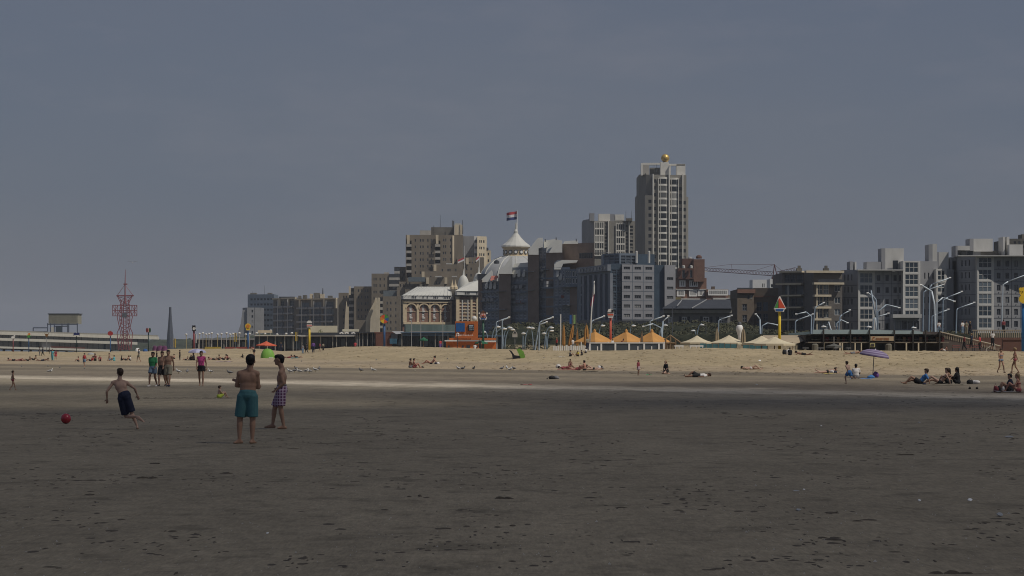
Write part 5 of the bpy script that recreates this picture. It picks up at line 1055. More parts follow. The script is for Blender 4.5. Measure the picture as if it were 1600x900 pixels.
# ---- right beach pavilion
t = thing('beach_pavilion', 'long dark beach pavilion with pale blue glass screens on top and a sign board', 'pavilion', P(1350, 548, 268)); d = 268
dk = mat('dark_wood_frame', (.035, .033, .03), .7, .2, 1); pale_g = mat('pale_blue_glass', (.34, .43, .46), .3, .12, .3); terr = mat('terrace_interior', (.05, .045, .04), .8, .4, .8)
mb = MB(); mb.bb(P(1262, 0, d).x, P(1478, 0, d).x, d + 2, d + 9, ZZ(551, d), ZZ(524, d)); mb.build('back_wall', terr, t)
MB().bb(P(1262, 0, d).x, P(1478, 0, d).x, d - .3, d + 9, ZZ(523.8, d), ZZ(522.2, d)).build('roof_slab', dk, t)
MB().bb(P(1262, 0, d).x, P(1482, 0, d).x, d - .4, d + 8, ZZ(536, d), ZZ(534.2, d)).build('terrace_floor', mat('terrace_deck', (.22, .19, .15), .8), t)
px_posts = (1286, 1328, 1357.5, 1396.5, 1425.5, 1445, 1467)
for x in px_posts: MB().bb(P(x - 1, 0, d).x, P(x + 1, 0, d).x, d - .55, d - .35, ZZ(550, d), ZZ(515.5, d)).build('post', dk, t)
xs = (1268, 1286, 1328, 1357.5, 1396.5, 1425.5, 1442)
for i, (a, b) in enumerate(zip(xs, xs[1:])):
    mb = MB(); z0, z1, z2 = ZZ(521.8, d), ZZ(515.2 + (i > 3) * 1.2, d), ZZ(515.2 + (i >= 3) * 1.2 + (i == 5) * 2.2, d); xa, xb = P(a + 1.1, 0, d).x, P(b - 1.1, 0, d).x
    mb.extr([(xa, d - .4, z0), (xb, d - .4, z0), (xb, d - .4, z2), (xa, d - .4, z1)], (0, .05, 0)); mb.build('glass_screen', pale_g, t)
for x0, x1, y in ((1250, 1330, 517.5),): MB().extr([P(1265, 518, d + 1), P(1232, 521, d + 1), P(1232, 523, d + 1), P(1265, 523, d + 1)], (0, .1, 0)).build('glass_screen', mat('dull_glass', (.14, .19, .21), .3), t)
for i in range(22):
    x = 1290 + i * 8.6
    if 1358 < x < 1397: continue
    bar_px(t, 'terrace_chair', [mat('dark_red_seat', (.13, .03, .03), .8), dk, wood][i % 3], x, x + 4.5, 526.5, 533.8, d + .6, .4)
for x0, x1, y in ((1268, 1357, 530.5), (1397, 1480, 531)): bar_px(t, 'terrace_rail', dk, x0, x1, y - .5, y + .2, d - .2, .06)
MB().bb(P(1359, 0, d).x, P(1395, 0, d).x, d - .6, d - .45, ZZ(532.6, d), ZZ(525.5, d)).build('sign_board', mat('beige_board', (.50, .40, .27), .8, .1, 1), t)
# faded orange lettering, unreadable apart from its first capital, so built as letter strokes
let = mat('orange_lettering', (.42, .17, .07), .8); mb = MB(); rnd = random.Random(4)
def stroke_text(mb, x, yb, yt, wd, n, d, gap=.35, seed=1, m=0):
    rn = random.Random(seed)
    for i in range(n):
        k = rn.choice('nouiarc'); w = wd * (.5 if k == 'i' else 1); s = wd * .22
        f = lambda a, b, c, e: mb.bb(P(a, 0, d).x, P(b, 0, d).x, d - .02, d + .01, ZZ(c, d), ZZ(e, d), m)
        if k == 'i': f(x, x + s, yb, yt)
        else:
            f(x, x + s, yb, yt)
            if k in 'noar': f(x + s, x + w - s, yt + .45, yt)
            if k in 'ouac': f(x + s, x + w - s, yb, yb - .45)
            if k in 'noua': f(x + w - s, x + w, yb, yt)
        x += w + gap
    return x
ring = [(1365.4 + 2.2 * math.cos(a), 529.2 + 2.5 * math.sin(a)) for a in [math.pi * (.25 + 1.5 * k / 8) for k in range(9)]]
mb.tube([P(x, y, d - .62) for x, y in ring], .05, 4); stroke_text(mb, 1368.8, 531.4, 527.8, 1.6, 10, d - .62, .55, 8); mb.build('lettering', let, t)
for x0, x1 in ((1286.5, 1288), (1311, 1313.5), (1315, 1317), (1335, 1337), (1345, 1346.5), (1415, 1417), (1434, 1436)): bar_px(t, 'white_post', cream, x0, x1, 536, 550, d - .3, .1)
for x0, x1 in ((1318, 1334), (1338, 1345), (1360, 1382)): bar_px(t, 'window_panel', gl_blue, x0, x1, 537, 548, d + 1.9, .1)
bar_px(t, 'menu_board', mat('menu_frame', (.45, .42, .20), .7), 1359.5, 1367, 536, 542.5, d - 1, .1); bar_px(t, 'menu_panel', terr, 1361, 1365.6, 537.2, 541.4, d - 1.1, .05)
for x0 in (1269, 1384): 
    MB().lathe(P(x0 + 4.5, 549, d - .8), [(.38, 0), (.38, .75), (.2, .9)], 10).build('bin', mat('wicker_grey', (.16, .15, .12), .9), t)
t = thing('awning', 'wide beige sloping canvas awning between the cream parasols and the pavilion', 'awning', P(1220, 546, 275)); mb = MB()
v = [P(1192, 523.8, 282), P(1279, 523.8, 278), P(1240, 538.5, 268), P(1192, 534, 268)]; mb.extr(v, (0, .05, -.05)); mb.build('canvas', mat('beige_awning', (.40, .33, .23), .85, .1, .6), t)
for x in (1200, 1238): MB().tube([P(x, 549, 268), P(x, 535, 268)], .05, 5).build('post', wood, t)
# stairs rail under the awning
for i in range(9): bar_px(t, 'slat', dk, 1243 + i * 3, 1244 + i * 3, 537 - i * 1.1, 549, 274, .1)
# terrace tables
for i, (x, w_, lab) in enumerate(((1259, 9, 'below the sloping awning edge'), (1282, 11, 'left of the first white post'), (1326, 7, 'right of the small dark parasol'), (1306, 6, 'under the small dark parasol'))):
    t = thing('terrace_table', 'small pale terrace table ' + lab, 'table', P(x, 548, 262)); bar_px(t, 'tabletop', grey_flat, x - w_ / 2, x + w_ / 2, 543.2, 544.2, 262, .7); bar_px(t, 'leg', steel, x - .4, x + .4, 544, 549.5, 262, .1)
t = thing('parasol', 'small grey parasol on the pavilion terrace', 'parasol', P(1303, 547, 263)); pyramid(MB(), 1303, 536.4, 540.5, 26, 263, sides=8).build('canopy', mat('grey_canvas', (.12, .12, .11), .9), t); MB().tube([P(1303, 549, 263), P(1303, 526, 263)], .04, 5).build('pole', pale_conc, t)
# ---- sloping balustrade, upper balustrade and red brick wall at the right
bal = mat('balustrade_paint', (.36, .31, .24), .8, .15, 1); rb = mat('wall_brick', (.14, .075, .06), .9, .15, .7)
t = thing('brick_wall', 'low red brown brick wall at the right edge behind the sand', 'wall', P(1580, 548, 262)); 
MB().bb(P(1567, 0, 262).x, P(1660, 0, 262).x, 262, 262.6, ZZ(552, 262), ZZ(530.5, 262)).build('wall', rb, t); MB().bb(P(1566.5, 0, 262).x, P(1661, 0, 262).x, 261.9, 262.7, ZZ(530.5, 262), ZZ(529.5, 262)).build('coping', mat('wall_coping', (.2, .12, .1), .9), t)
t = thing('balustrade', 'upright pale balustrade along the promenade edge above the brick wall', 'balustrade', P(1570, 530, 280)); d = 280
for i in range(28): x = 1521 + i * 2.9; MB().bb(P(x, 0, d).x, P(x + 1.1, 0, d).x, d, d + .1, ZZ(527.5, d), ZZ(516.5, d)).build('baluster', bal, t)
MB().bb(P(1519, 0, d).x, P(1604, 0, d).x, d - .05, d + .15, ZZ(516.6, d), ZZ(515.2, d)).build('handrail', bal, t); MB().bb(P(1519, 0, d).x, P(1660, 0, d).x, d - .1, d + .6, ZZ(552, d), ZZ(527.5, d)).build('retaining_wall', rb, t)
t = thing('balustrade', 'long balustrade sloping down right from the promenade to the sand', 'balustrade', P(1520, 540, 272)); d = 272
f = lambda x: 518.5 + (x - 1468) * .235
for i in range(33): x = 1469 + i * 2.85; y = f(x); MB().bb(P(x, 0, d).x, P(x + 1.1, 0, d).x, d, d + .1, ZZ(y + 8.5, d), ZZ(y, d)).build('baluster', bal, t)
MB().tube([P(1467, f(1467), d), P(1563, f(1563), d)], .09, 5).build('handrail', bal, t); mb = MB(); mb.extr([P(1440, 552, d), P(1440, 518, d + .1), P(1467, 518.5, d + .1), P(1563, f(1563) + 8.5, d + .1), P(1563, 552, d)][::-1], (0, .8, 0)); mb.build('ramp_wall', mat('ramp_stone', (.11, .09, .08), .9, .2, .5), t)
t = thing('steps_rail', 'short pale handrail of the beach steps beside the brick wall', 'handrail', P(1550, 546, 262)); MB().tube([P(1541, 545, 262), P(1554, 537, 262)], .05, 5).build('rail', pale_conc, t); MB().tube([P(1541, 549, 262), P(1541, 545, 262)], .05, 5).build('leg', pale_conc, t); MB().tube([P(1554, 546, 262), P(1554, 537, 262)], .05, 5).build('leg', pale_conc, t)
for i, (x, m_) in enumerate(((1494, 0), (1515, 1), (1528, 0))):
    t = thing('bench', 'low reddish terrace bench %s' % ['left of the sloping balustrade foot', 'in the middle below the sloping balustrade', 'nearest the beach steps'][i], 'bench', P(x, 546, 264)); bar_px(t, 'seat', mat('dull_red_seat', (.22, .10, .09), .8), x - 6, x + 6, 542, 543.4, 264, .5); bar_px(t, 'backrest', MATS['dull_red_seat'], x - 6, x + 6, 539, 541, 264.5, .1)
    for s_ in (-5, 5): bar_px(t, 'leg', steel, x + s_ - .4, x + s_ + .4, 543.4, 549, 264, .3)
# ---- orange kiosk building
t = thing('orange_kiosk', 'bright orange lifeguard style kiosk with tall panel, blue screen and white lettering', 'kiosk', P(735, 546, 356)); d = 356
og = mat('kiosk_orange', (.46, .13, .035), .6, .07, .5); og2 = mat('kiosk_bright_orange', (.58, .16, .04), .6, .07, .5)
bar_px(t, 'sign_tower', og, 711, 746.5, 502, 531, d, 2.5); bar_px(t, 'base_wall', og2, 697, 775, 533, 549, d, 5, out=.6); bar_px(t, 'upper_band', og, 702, 775, 528, 531.5, d, 4, out=.2)
bar_px(t, 'white_beam', white_p, 695, 714, 531.4, 533.4, d, 5, out=1); bar_px(t, 'white_beam', white_p, 757, 775, 532.2, 534.6, d, 5, out=1); bar_px(t, 'grey_beam', grey_flat, 714, 757, 531.3, 533.4, d, 5, out=.9)
bar_px(t, 'blue_screen', mat('screen_blue', (.02, .10, .30), .4, .08, 2), 712.2, 726.2, 504.8, 518.3, d - .18, .1); bar_px(t, 'black_panel', mat('panel_black', (.015, .018, .025), .4), 731.5, 740.6, 507, 517, d - .18, .1)
bar_px(t, 'sliding_door', slate, 729, 734.5, 539.5, 549, d - .65, .1); bar_px(t, 'post', slate, 714.3, 715.2, 524, 549, d - 1.7, .1)
mb = MB(); mb.bb(P(733, 0, d).x, P(739.6, 0, d).x, d - .42, d - .38, ZZ(510, d), ZZ(508.3, d)); 
for r_ in range(2): stroke_text(mb, 733, 512.9 + r_ * 3, 510.9 + r_ * 3, 1.5, 4, d - .4, .3, 5 + r_)
mb.build('panel_text', mat('screen_pale', (.4, .5, .6), .6), t)
mb = MB(); mb.tube([P(715.2 + 1.7 * math.cos(a), 522.6 + 2.1 * math.sin(a), d - .42) for a in [math.pi * 2 * k / 12 for k in range(13)]], .07, 4)
stroke_text(mb, 718, 524.9, 522.9, 1.5, 13, d - .40, .38, 21); mb.build('lettering', white_p, t)
for a in (0, 1): bar_px(t, 'logo_foot', white_p, 713.2 + a * 3.2, 714.2 + a * 3.2, 524, 525.2, d - .4, .05)
for i, x in enumerate((700, 722, 744, 752)): bar_px(t, 'small_window', slate, x, x + 2.5, 540, 543, d - .62, .06)
MB().ell(P(741, 498, 352), .42, None, 10, 6).top('round_light', globe_m, 'white round lamp above the orange kiosk roof', 'lamp', smooth=True)
t = thing('parasol', 'flat green parasol in front of the orange kiosk', 'parasol', P(752, 546, 345)); pyramid(MB(), 752, 531.6, 535, 20, 345, sides=8).build('canopy', mat('green_canvas', (.03, .15, .08), .8), t); MB().tube([P(752, 548, 345), P(752, 531, 345)], .06, 5).build('pole', wood, t)
t = thing('parasol', 'small green parasol left of the orange kiosk', 'parasol', P(664, 544, 400)); pyramid(MB(), 662, 526.5, 530.5, 13, 400, sides=8).build('canopy', MATS['green_canvas'], t); MB().tube([P(662, 545, 400), P(662, 527, 400)], .06, 5).build('pole', wood, t)
# ---- low beach bars on the left centre
def bar_building(lab, x0, x1, yt, yb, d, roofm, posts, extra=None, band=None):
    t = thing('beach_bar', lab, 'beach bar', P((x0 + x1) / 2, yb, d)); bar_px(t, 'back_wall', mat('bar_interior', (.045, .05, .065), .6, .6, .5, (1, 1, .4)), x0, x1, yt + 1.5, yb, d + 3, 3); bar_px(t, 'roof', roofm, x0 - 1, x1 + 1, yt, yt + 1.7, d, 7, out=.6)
    for x in posts: bar_px(t, 'post', pale_conc, x - .45, x + .45, yt + 1.5, yb, d, .15)
    n = int((x1 - x0) / 7)
    for k in range(n): bar_px(t, 'window_panel', gl_blue, x0 + 1 + k * 7, x0 + 7 + k * 7, yt + 5, yb - 4, d + 2.7, .1)
    return t
t = bar_building('long low beach bar with thin white roof edge below the cream hoarding', 469, 556, 524, 546, 505, white_r, (472, 480, 501, 520, 526, 541, 555)); bar_px(t, 'hoarding', mat('cream_hoarding', (.60, .57, .45), .7, .08, .5), 484, 526.5, 509, 519.5, 504, 1); bar_px(t, 'sign_band', MATS['cream_hoarding'], 535, 560, 514.3, 518, 507, 1); bar_px(t, 'fascia', slate, 470, 556, 519.8, 524, 507, 4)
mb = MB(); 
for cx in (533.5, 541.5, 552): 
    for sx, sy in ((-2, 0), (0, -1), (2, 0)): mb.ell(P(cx + sx, 520.8 + sy, 503.8), (.22, .06, .18), None, 6, 4)
mb.build('lettering', white_p, t)
for cx, h_ in ((498, 516), (500.5, 514.5), (502.5, 517)): mb = MB(); mb.tube([P(cx, 520, 503.4), P(cx + 1, h_, 503.4)], .1, 4); mb.build('emblem', mat('emblem_olive', (.12, .14, .05), .8), t)
t = bar_building('dark glazed beach bar with blue posts left of the brown bar', 556, 588, 519, 544, 500, slate, (558, 562, 567, 574, 582, 586))
t = bar_building('brown walled beach bar behind the beach ball sign', 586, 628, 519, 543, 495, mat('brown_wall', (.16, .075, .055), .9, .2, .5), (590,)); bar_px(t, 'brown_wall', MATS['brown_wall'], 587, 612, 521, 545, 494, 1); bar_px(t, 'blue_panel', mat('bar_blue', (.05, .14, .22), .7, .3, 1), 609, 620, 529, 537, 492, .5); bar_px(t, 'dark_opening', slate, 611, 621, 521, 530, 493.5, .5)
MB().extr([P(612, 517.5, 490), P(631, 517.5, 490), P(628, 521.5, 489), P(619, 522, 489)], (0, .1, 0)).build('white_awning', grey_flat, t)
t = bar_building('blue fronted low beach bar left of the orange kiosk', 627, 712, 519, 545, 470, mat('blue_roof_edge', (.08, .13, .20), .6), (628, 643, 657.5, 680, 692, 700)); bar_px(t, 'railing', MATS['blue_roof_edge'], 628, 710, 523, 524, 468, .1); bar_px(t, 'railing', grey_flat2, 640, 710, 517.3, 518.4, 468, .1)
for x in (643, 657.5, 692): bar_px(t, 'lamp_pole', grey_flat, x - .4, x + .4, 500, 545, 466, .2)
t = bar_building('low beach bar with pale roof behind the orange parasol', 398, 470, 523.5, 549, 540, white_r, (405, 418, 430, 445, 458)); bar_px(t, 'fascia_sign', cream, 403, 425, 516, 520, 538, .5)
t = bar_building('far low beach bar behind the globe lamps', 300, 396, 529, 550, 640, grey_flat2, (310, 330, 350, 372)); bar_px(t, 'yellow_screen', mat('mustard_screen', (.40, .30, .05), .8), 320, 345, 542, 547, 560, .3); bar_px(t, 'red_screen', mat('dull_red_screen', (.25, .06, .05), .8), 352, 400, 542, 548, 555, .3)
t = bar_building('blue dark terrace between the kiosk and the hotel bank', 746, 790, 524, 546, 420, MATS['blue_roof_edge'], (750, 777, 785))
# ---- tents and parasols on the left
t = thing('parasol', 'orange red tiered parasol behind the green beach tent', 'parasol', P(416, 547, 455)); pyramid(MB(), 416, 533, 539, 32, 455, sides=8).build('canopy', mat('orange_red_canvas', (.60, .12, .06), .8, .2, 1), t); MB().tube([P(416, 549, 455), P(416, 532, 455)], .06, 5).build('pole', wood, t)
t = thing('beach_tent', 'bright green pop up beach tent behind the two men', 'tent', P(418, 560, 330)); dg = hit(418, 559.5); b = P(418, 559.5, dg); pm = dg / F
mb = MB(); vv = []; n = 12; k = 6
for i in range(k + 1):
    a = math.pi / 2 * i / k
    for j in range(n): q = 2 * math.pi * j / n; vv.append((b.x + 11.5 * pm * math.cos(a) ** .8 * math.cos(q) * (1 if math.cos(q) > 0 else .95), b.y + 9 * pm * math.cos(a) * math.sin(q), b.z - .05 + 15.5 * pm * math.sin(a)))
mb.add(vv, [(i * n + j, i * n + (j + 1) % n, (i + 1) * n + (j + 1) % n, (i + 1) * n + j) for i in range(k) for j in range(n)]); mb.build('canopy', mat('lime_nylon', (.17, .36, .06), .6, .12, 1), t, True)
MB().bb(b.x + 3 * pm, b.x + 10 * pm, b.y - 9 * pm, b.y - 8 * pm, b.z, b.z + .1).build('groundsheet', white_p, t)
t = thing('beach_tent', 'half open green and black beach shelter on the sand ridge', 'tent', P(808, 560, 280)); dg = hit(808, 560.5); pm = dg / F
MB().extr([P(807, 546, dg), P(812, 544.5, dg), P(818, 549, dg), P(820.5, 557, dg), P(819, 560.5, dg), P(813, 560.5, dg), P(810, 552, dg)][::-1], (0, 1.1, 0)).build('canopy', MATS['lime_nylon'], t); MB().extr([P(795, 546.5, dg), P(799, 548, dg), P(804, 555, dg), P(812, 556, dg), P(814, 560.8, dg), P(801, 560.8, dg), P(800, 554, dg)][::-1], (0, .9, 0)).build('side_panel', mat('black_nylon', (.02, .02, .025), .6), t)
MB().extr([P(791, 560.2, dg - .5), P(806, 560, dg - .5), P(808, 561.4, dg - .5), P(792, 561.4, dg - .5)][::-1], (0, .4, 0)).build('mat', c_blk, t)
def tentlet(cx, yb, w_, h_, m_, lab, nm='beach_tent'):
    d = hit(cx, yb); pm = d / F; b = P(cx, yb, d); t = thing(nm, lab, 'tent', b); mb = MB(); n, k = 12, 5; vv = []
    for i in range(k + 1):
        a = math.pi / 2 * i / k
        for j in range(n): q = 2 * math.pi * j / n; vv.append((b.x + w_ / 2 * pm * math.cos(a) ** .7 * math.cos(q), b.y + w_ * .4 * pm * math.cos(a) * math.sin(q), b.z - .1 + h_ * pm * math.sin(a)))
    mb.add(vv, [(i * n + j, i * n + (j + 1) % n, (i + 1) * n + (j + 1) % n, (i + 1) * n + j) for i in range(k) for j in range(n)]); mb.build('canopy', m_, t, True); return t
purp = mat('purple_nylon', (.12, .04, .10), .8, .5, 1.2)
for cx, w_, lab in ((242, 8, 'leftmost dark purple beach shelter behind the walkers'), (250, 12, 'second dark purple beach shelter behind the walkers'), (257, 10, 'rightmost dark purple beach shelter behind the walkers')): tentlet(cx, 548, w_, 9, purp, lab)
tentlet(227, 549, 8, 5, mat('blue_nylon', (.03, .10, .28), .7), 'low blue beach shelter left of the purple ones'); tentlet(215, 549, 8, 6, white_p, 'small white beach shelter near the pier end'); tentlet(142, 554, 11, 4, grey_flat, 'flat grey white umbrella shelter below the pier struts')
def umbrella(cx, yt, ye, yb, wp, mats, lab, tilt=0, sides=8, cat='parasol'):
    d = hit(cx - tilt, yb); t = thing('beach_umbrella', lab, cat, P(cx - tilt, yb, d)); c = P(cx, ye, d); r = wp / 2 / F * d; h = (ye - yt) / F * d; mb = MB(); n, k = 24, 5; vv = []; ff = []; mm = []
    ax = Vector((.28 if tilt else 0, -.0, 1)).normalized(); Rm = Vector((0, 0, 1)).rotation_difference(ax).to_matrix()
    for i in range(k + 1):
        a = math.pi / 2 * (i / k)
        for j in range(n): q = 2 * math.pi * j / n; vv.append(c + Rm @ Vector((r * math.sin(a) * math.cos(q), r * math.sin(a) * math.sin(q), h * math.cos(a) - .04 * (j % 3 == 0))))
    for i in range(k):
        for j in range(n): mb_m = (i if mats[2] == 'ring' else j // 3) % 2; mm.append(((i * n + j, i * n + (j + 1) % n, (i + 1) * n + (j + 1) % n, (i + 1) * n + j), mb_m))
    for i in (0, 1): mb.add(vv, [f for f, q in mm if q == i], i)
    mb.build('canopy', [mats[0], mats[1]], t, True); MB().tube([P(cx - tilt, yb + 1, d), c + Vector((0, 0, h * .9))], .022, 6).build('pole', steel, t); MB().ell(c + Rm @ Vector((0, 0, h + .03)), .04, None, 6, 4).build('tip', white_p, t); return t, d
lil, lil2 = mat('purple_stripe', (.15, .11, .21), .8), mat('lilac_stripe', (.29, .25, .37), .8)
d = hit(1364, 590)
t = thing('beach_umbrella', 'purple and lilac striped beach umbrella tilted over the seated woman', 'parasol', P(1364, 590, d)); c = P(1366, 557, d); r = 23.5 / F * d; h = 11 / F * d
Rm = Matrix.Rotation(R(9), 3, 'Y'); mb = MB(); vv = []; n, k = 24, 9
for i in range(k + 1):
    a = math.pi / 2 * i / k
    for j in range(n): q = 2 * math.pi * j / n; vv.append(c + Rm @ Vector((r * math.sin(a) * math.cos(q), r * math.sin(a) * math.sin(q), h * math.cos(a))))
for i in range(k): mb.add([], [], 0)
for par in (0, 1): mb.add(vv, [(i * n + j, i * n + (j + 1) % n, (i + 1) * n + (j + 1) % n, (i + 1) * n + j) for i in range(k) if i % 2 == par for j in range(n)], par)
mb.build('canopy', [lil, lil2], t, True); MB().tube([P(1363.5, 591, d), c + Vector((0, 0, h * .9))], .025, 6).build('pole', steel, t); MB().ell(c + Rm @ Vector((0, 0, h)), .05, None, 6, 4).build('tip', white_p, t)
umbrella(308, 545, 551, 563, 28, (mat('pale_lilac', (.42, .43, .58), .8), mat('grey_lilac', (.28, .28, .42), .8), 'seg'), 'pale lilac beach umbrella behind the woman in pink', 0)
# ================================================================ PEOPLE, BIRDS, SMALL THINGS ON THE SAND
def skin_mat(name, c): return mat('skin_' + name, c, .6, .08, 6, spec=.3)
SK = dict(tan=skin_mat('tan', (.35, .21, .145)), brown=skin_mat('brown', (.22, .125, .085)), fair=skin_mat('fair', (.44, .29, .22)), red=skin_mat('reddened', (.40, .21, .155)), pale=skin_mat('pale', (.50, .36, .28)))
HAIR = dict(black=mat('hair_black', (.012, .010, .010), .6), brown=mat('hair_brown', (.05, .03, .02), .6), blond=mat('hair_blond', (.26, .18, .10), .6), grey=mat('hair_grey', (.2, .19, .18), .7))
CL_ = dict(navy=(.02, .025, .05), black=(.018, .018, .02), teal=(.065, .17, .185), green=(.05, .27, .11), pink=(.58, .08, .26), white=(.62, .60, .58), grey=(.16, .16, .17), red=(.42, .05, .06), blue=(.06, .18, .42), jeans=(.14, .20, .28), khaki=(.26, .24, .18), yellow=(.60, .48, .05), maroon=(.22, .05, .06), turq=(.12, .42, .46), purple=(.16, .08, .28), orange=(.6, .24, .06), lime=(.45, .55, .08), stripe=(.40, .30, .34))
def cloth(c): return mat('cloth_' + c, CL_[c], .85, .12, 5, bump=.01)
plaid = bpy.data.materials.new('plaid_purple'); plaid.use_nodes = True
def _plaid(m):
    n = m.node_tree.nodes; l = m.node_tree.links; b = n['Principled BSDF']; tc = n.new('ShaderNodeTexCoord'); cols = []
    for ax, s in ((('X'), 8.5), (('Z'), 8.5)):
        wv = n.new('ShaderNodeTexWave'); wv.bands_direction = ax; wv.inputs['Scale'].default_value = s * .55; wv.inputs['Distortion'].default_value = .4; l.new(tc.outputs['Object'], wv.inputs['Vector'])
        r = n.new('ShaderNodeValToRGB'); r.color_ramp.elements[0].position = .62; r.color_ramp.elements[0].color = (.10, .025, .09, 1); r.color_ramp.elements[1].position = .88; r.color_ramp.elements[1].color = (.50, .40, .50, 1); l.new(wv.outputs['Color'], r.inputs['Fac']); cols.append(r)
    mx = n.new('ShaderNodeMixRGB'); mx.blend_type = 'LIGHTEN'; mx.inputs['Fac'].default_value = .8; l.new(cols[0].outputs['Color'], mx.inputs['Color1']); l.new(cols[1].outputs['Color'], mx.inputs['Color2'])
    l.new(mx.outputs['Color'], b.inputs['Base Color']); b.inputs['Roughness'].default_value = .9
_plaid(plaid)
V = Vector
def remesh(o, vox, smooth_it=2):
    m = o.modifiers.new('r', 'REMESH'); m.mode = 'VOXEL'; m.voxel_size = vox; m.use_smooth_shade = True
    s = o.modifiers.new('s', 'SMOOTH'); s.factor = .5; s.iterations = smooth_it; return o
STAND = dict(pel=(0, 0, .95), che=(0, .01, 1.27), nek=(0, 0, 1.46), hed=(0, .02, 1.63), sL=(-.175, 0, 1.42), sR=(.175, 0, 1.42), eL=(-.24, -.02, 1.13), eR=(.24, -.02, 1.13), wL=(-.25, .06, .89), wR=(.25, .06, .89), hL=(-.095, 0, .92), hR=(.095, 0, .92), kL=(-.10, .02, .50), kR=(.10, .02, .50), aL=(-.105, -.02, .09), aR=(.105, -.02, .09), tL=(-.13, .15, .025), tR=(.13, .15, .025))
def pose(**k): q = dict(STAND); q.update(k); return q
POSES = dict(
 stand=pose(),
 walk=pose(kL=(-.10, .16, .52), aL=(-.10, .24, .10), tL=(-.11, .40, .05), kR=(.10, -.02, .50), aR=(.10, -.28, .14), tR=(.11, -.16, .03), eL=(-.23, -.10, 1.14), wL=(-.22, -.16, .90), eR=(.23, .06, 1.14), wR=(.21, .20, .94)),
 walk2=pose(kL=(-.10, -.02, .50), aL=(-.10, -.24, .14), tL=(-.11, -.10, .03), kR=(.10, .18, .52), aR=(.10, .22, .09), tR=(.11, .38, .03), eR=(.23, -.10, 1.14), wR=(.22, -.18, .92), eL=(-.23, .06, 1.14), wL=(-.21, .22, .98)),
 sitfront=pose(pel=(0, 0, .12), che=(0, .03, .42), nek=(0, .05, .60), hed=(0, .08, .77), sL=(-.17, .04, .56), sR=(.17, .04, .56), eL=(-.24, .16, .34), eR=(.24, .16, .34), wL=(-.14, .36, .34), wR=(.14, .36, .34), hL=(-.09, .05, .11), hR=(.09, .05, .11), kL=(-.14, .42, .44), kR=(.14, .42, .44), aL=(-.11, .62, .08), aR=(.11, .62, .08), tL=(-.13, .80, .04), tR=(.13, .80, .04)),
 recline=pose(pel=(0, 0, .12), che=(0, -.20, .34), nek=(0, -.30, .50), hed=(0, -.30, .67), sL=(-.17, -.28, .45), sR=(.17, -.28, .45), eL=(-.24, -.42, .24), eR=(.24, -.42, .24), wL=(-.22, -.46, .05), wR=(.22, -.46, .05), hL=(-.09, .05, .11), hR=(.09, .05, .11), kL=(-.11, .44, .38), kR=(.11, .42, .22), aL=(-.10, .74, .08), aR=(.10, .84, .07), tL=(-.11, .92, .08), tR=(.11, 1.0, .12)),
 prone=pose(pel=(0, 0, .13), che=(0, .28, .18), nek=(0, .46, .24), hed=(0, .62, .30), sL=(-.17, .42, .20), sR=(.17, .42, .20), eL=(-.24, .58, .05), eR=(.24, .58, .05), wL=(-.10, .76, .05), wR=(.10, .76, .05), hL=(-.09, -.05, .11), hR=(.09, -.05, .11), kL=(-.10, -.48, .08), kR=(.10, -.48, .08), aL=(-.09, -.86, .24), aR=(.09, -.90, .07), tL=(-.09, -.90, .38), tR=(.09, -1.05, .04)),
 supine=pose(pel=(0, 0, .12), che=(0, .28, .13), nek=(0, .48, .14), hed=(0, .65, .16), sL=(-.17, .43, .12), sR=(.17, .43, .12), eL=(-.30, .24, .06), eR=(.30, .24, .06), wL=(-.30, 0, .05), wR=(.30, 0, .05), hL=(-.09, -.05, .11), hR=(.09, -.05, .11), kL=(-.10, -.40, .34), kR=(.10, -.46, .10), aL=(-.10, -.70, .07), aR=(.10, -.88, .08), tL=(-.10, -.86, .04), tR=(.10, -.92, .22)),
 kneel=pose(pel=(0, 0, .26), che=(0, .05, .55), nek=(0, .08, .73), hed=(0, .12, .90), sL=(-.17, .08, .69), sR=(.17, .08, .69), eL=(-.22, .14, .42), eR=(.22, .14, .42), wL=(-.13, .26, .22), wR=(.13, .26, .22), hL=(-.09, .02, .24), hR=(.09, .02, .24), kL=(-.13, .34, .09), kR=(.13, .34, .09), aL=(-.11, -.08, .07), aR=(.11, -.08, .07), tL=(-.11, -.22, .04), tR=(.11, -.22, .04)),
 bend=pose(pel=(0, -.05, .90), che=(0, .22, 1.10), nek=(0, .38, 1.18), hed=(0, .54, 1.22), sL=(-.17, .34, 1.14), sR=(.17, .34, 1.14), eL=(-.20, .40, .86), eR=(.20, .40, .86), wL=(-.16, .46, .62), wR=(.16, .46, .62), hL=(-.09, -.05, .88), hR=(.09, -.05, .88)),
 run=pose(che=(0, .10, 1.25), nek=(0, .18, 1.43), hed=(0, .24, 1.59), sL=(-.17, .16, 1.38), sR=(.17, .16, 1.38), eL=(-.26, -.08, 1.18), wL=(-.24, -.06, .95), eR=(.24, .22, 1.12), wR=(.20, .42, 1.22), kL=(-.09, .30, .62), aL=(-.09, .20, .22), tL=(-.09, .36, .16), kR=(.09, -.14, .52), aR=(.10, -.48, .62), tR=(.10, -.56, .46)),
)
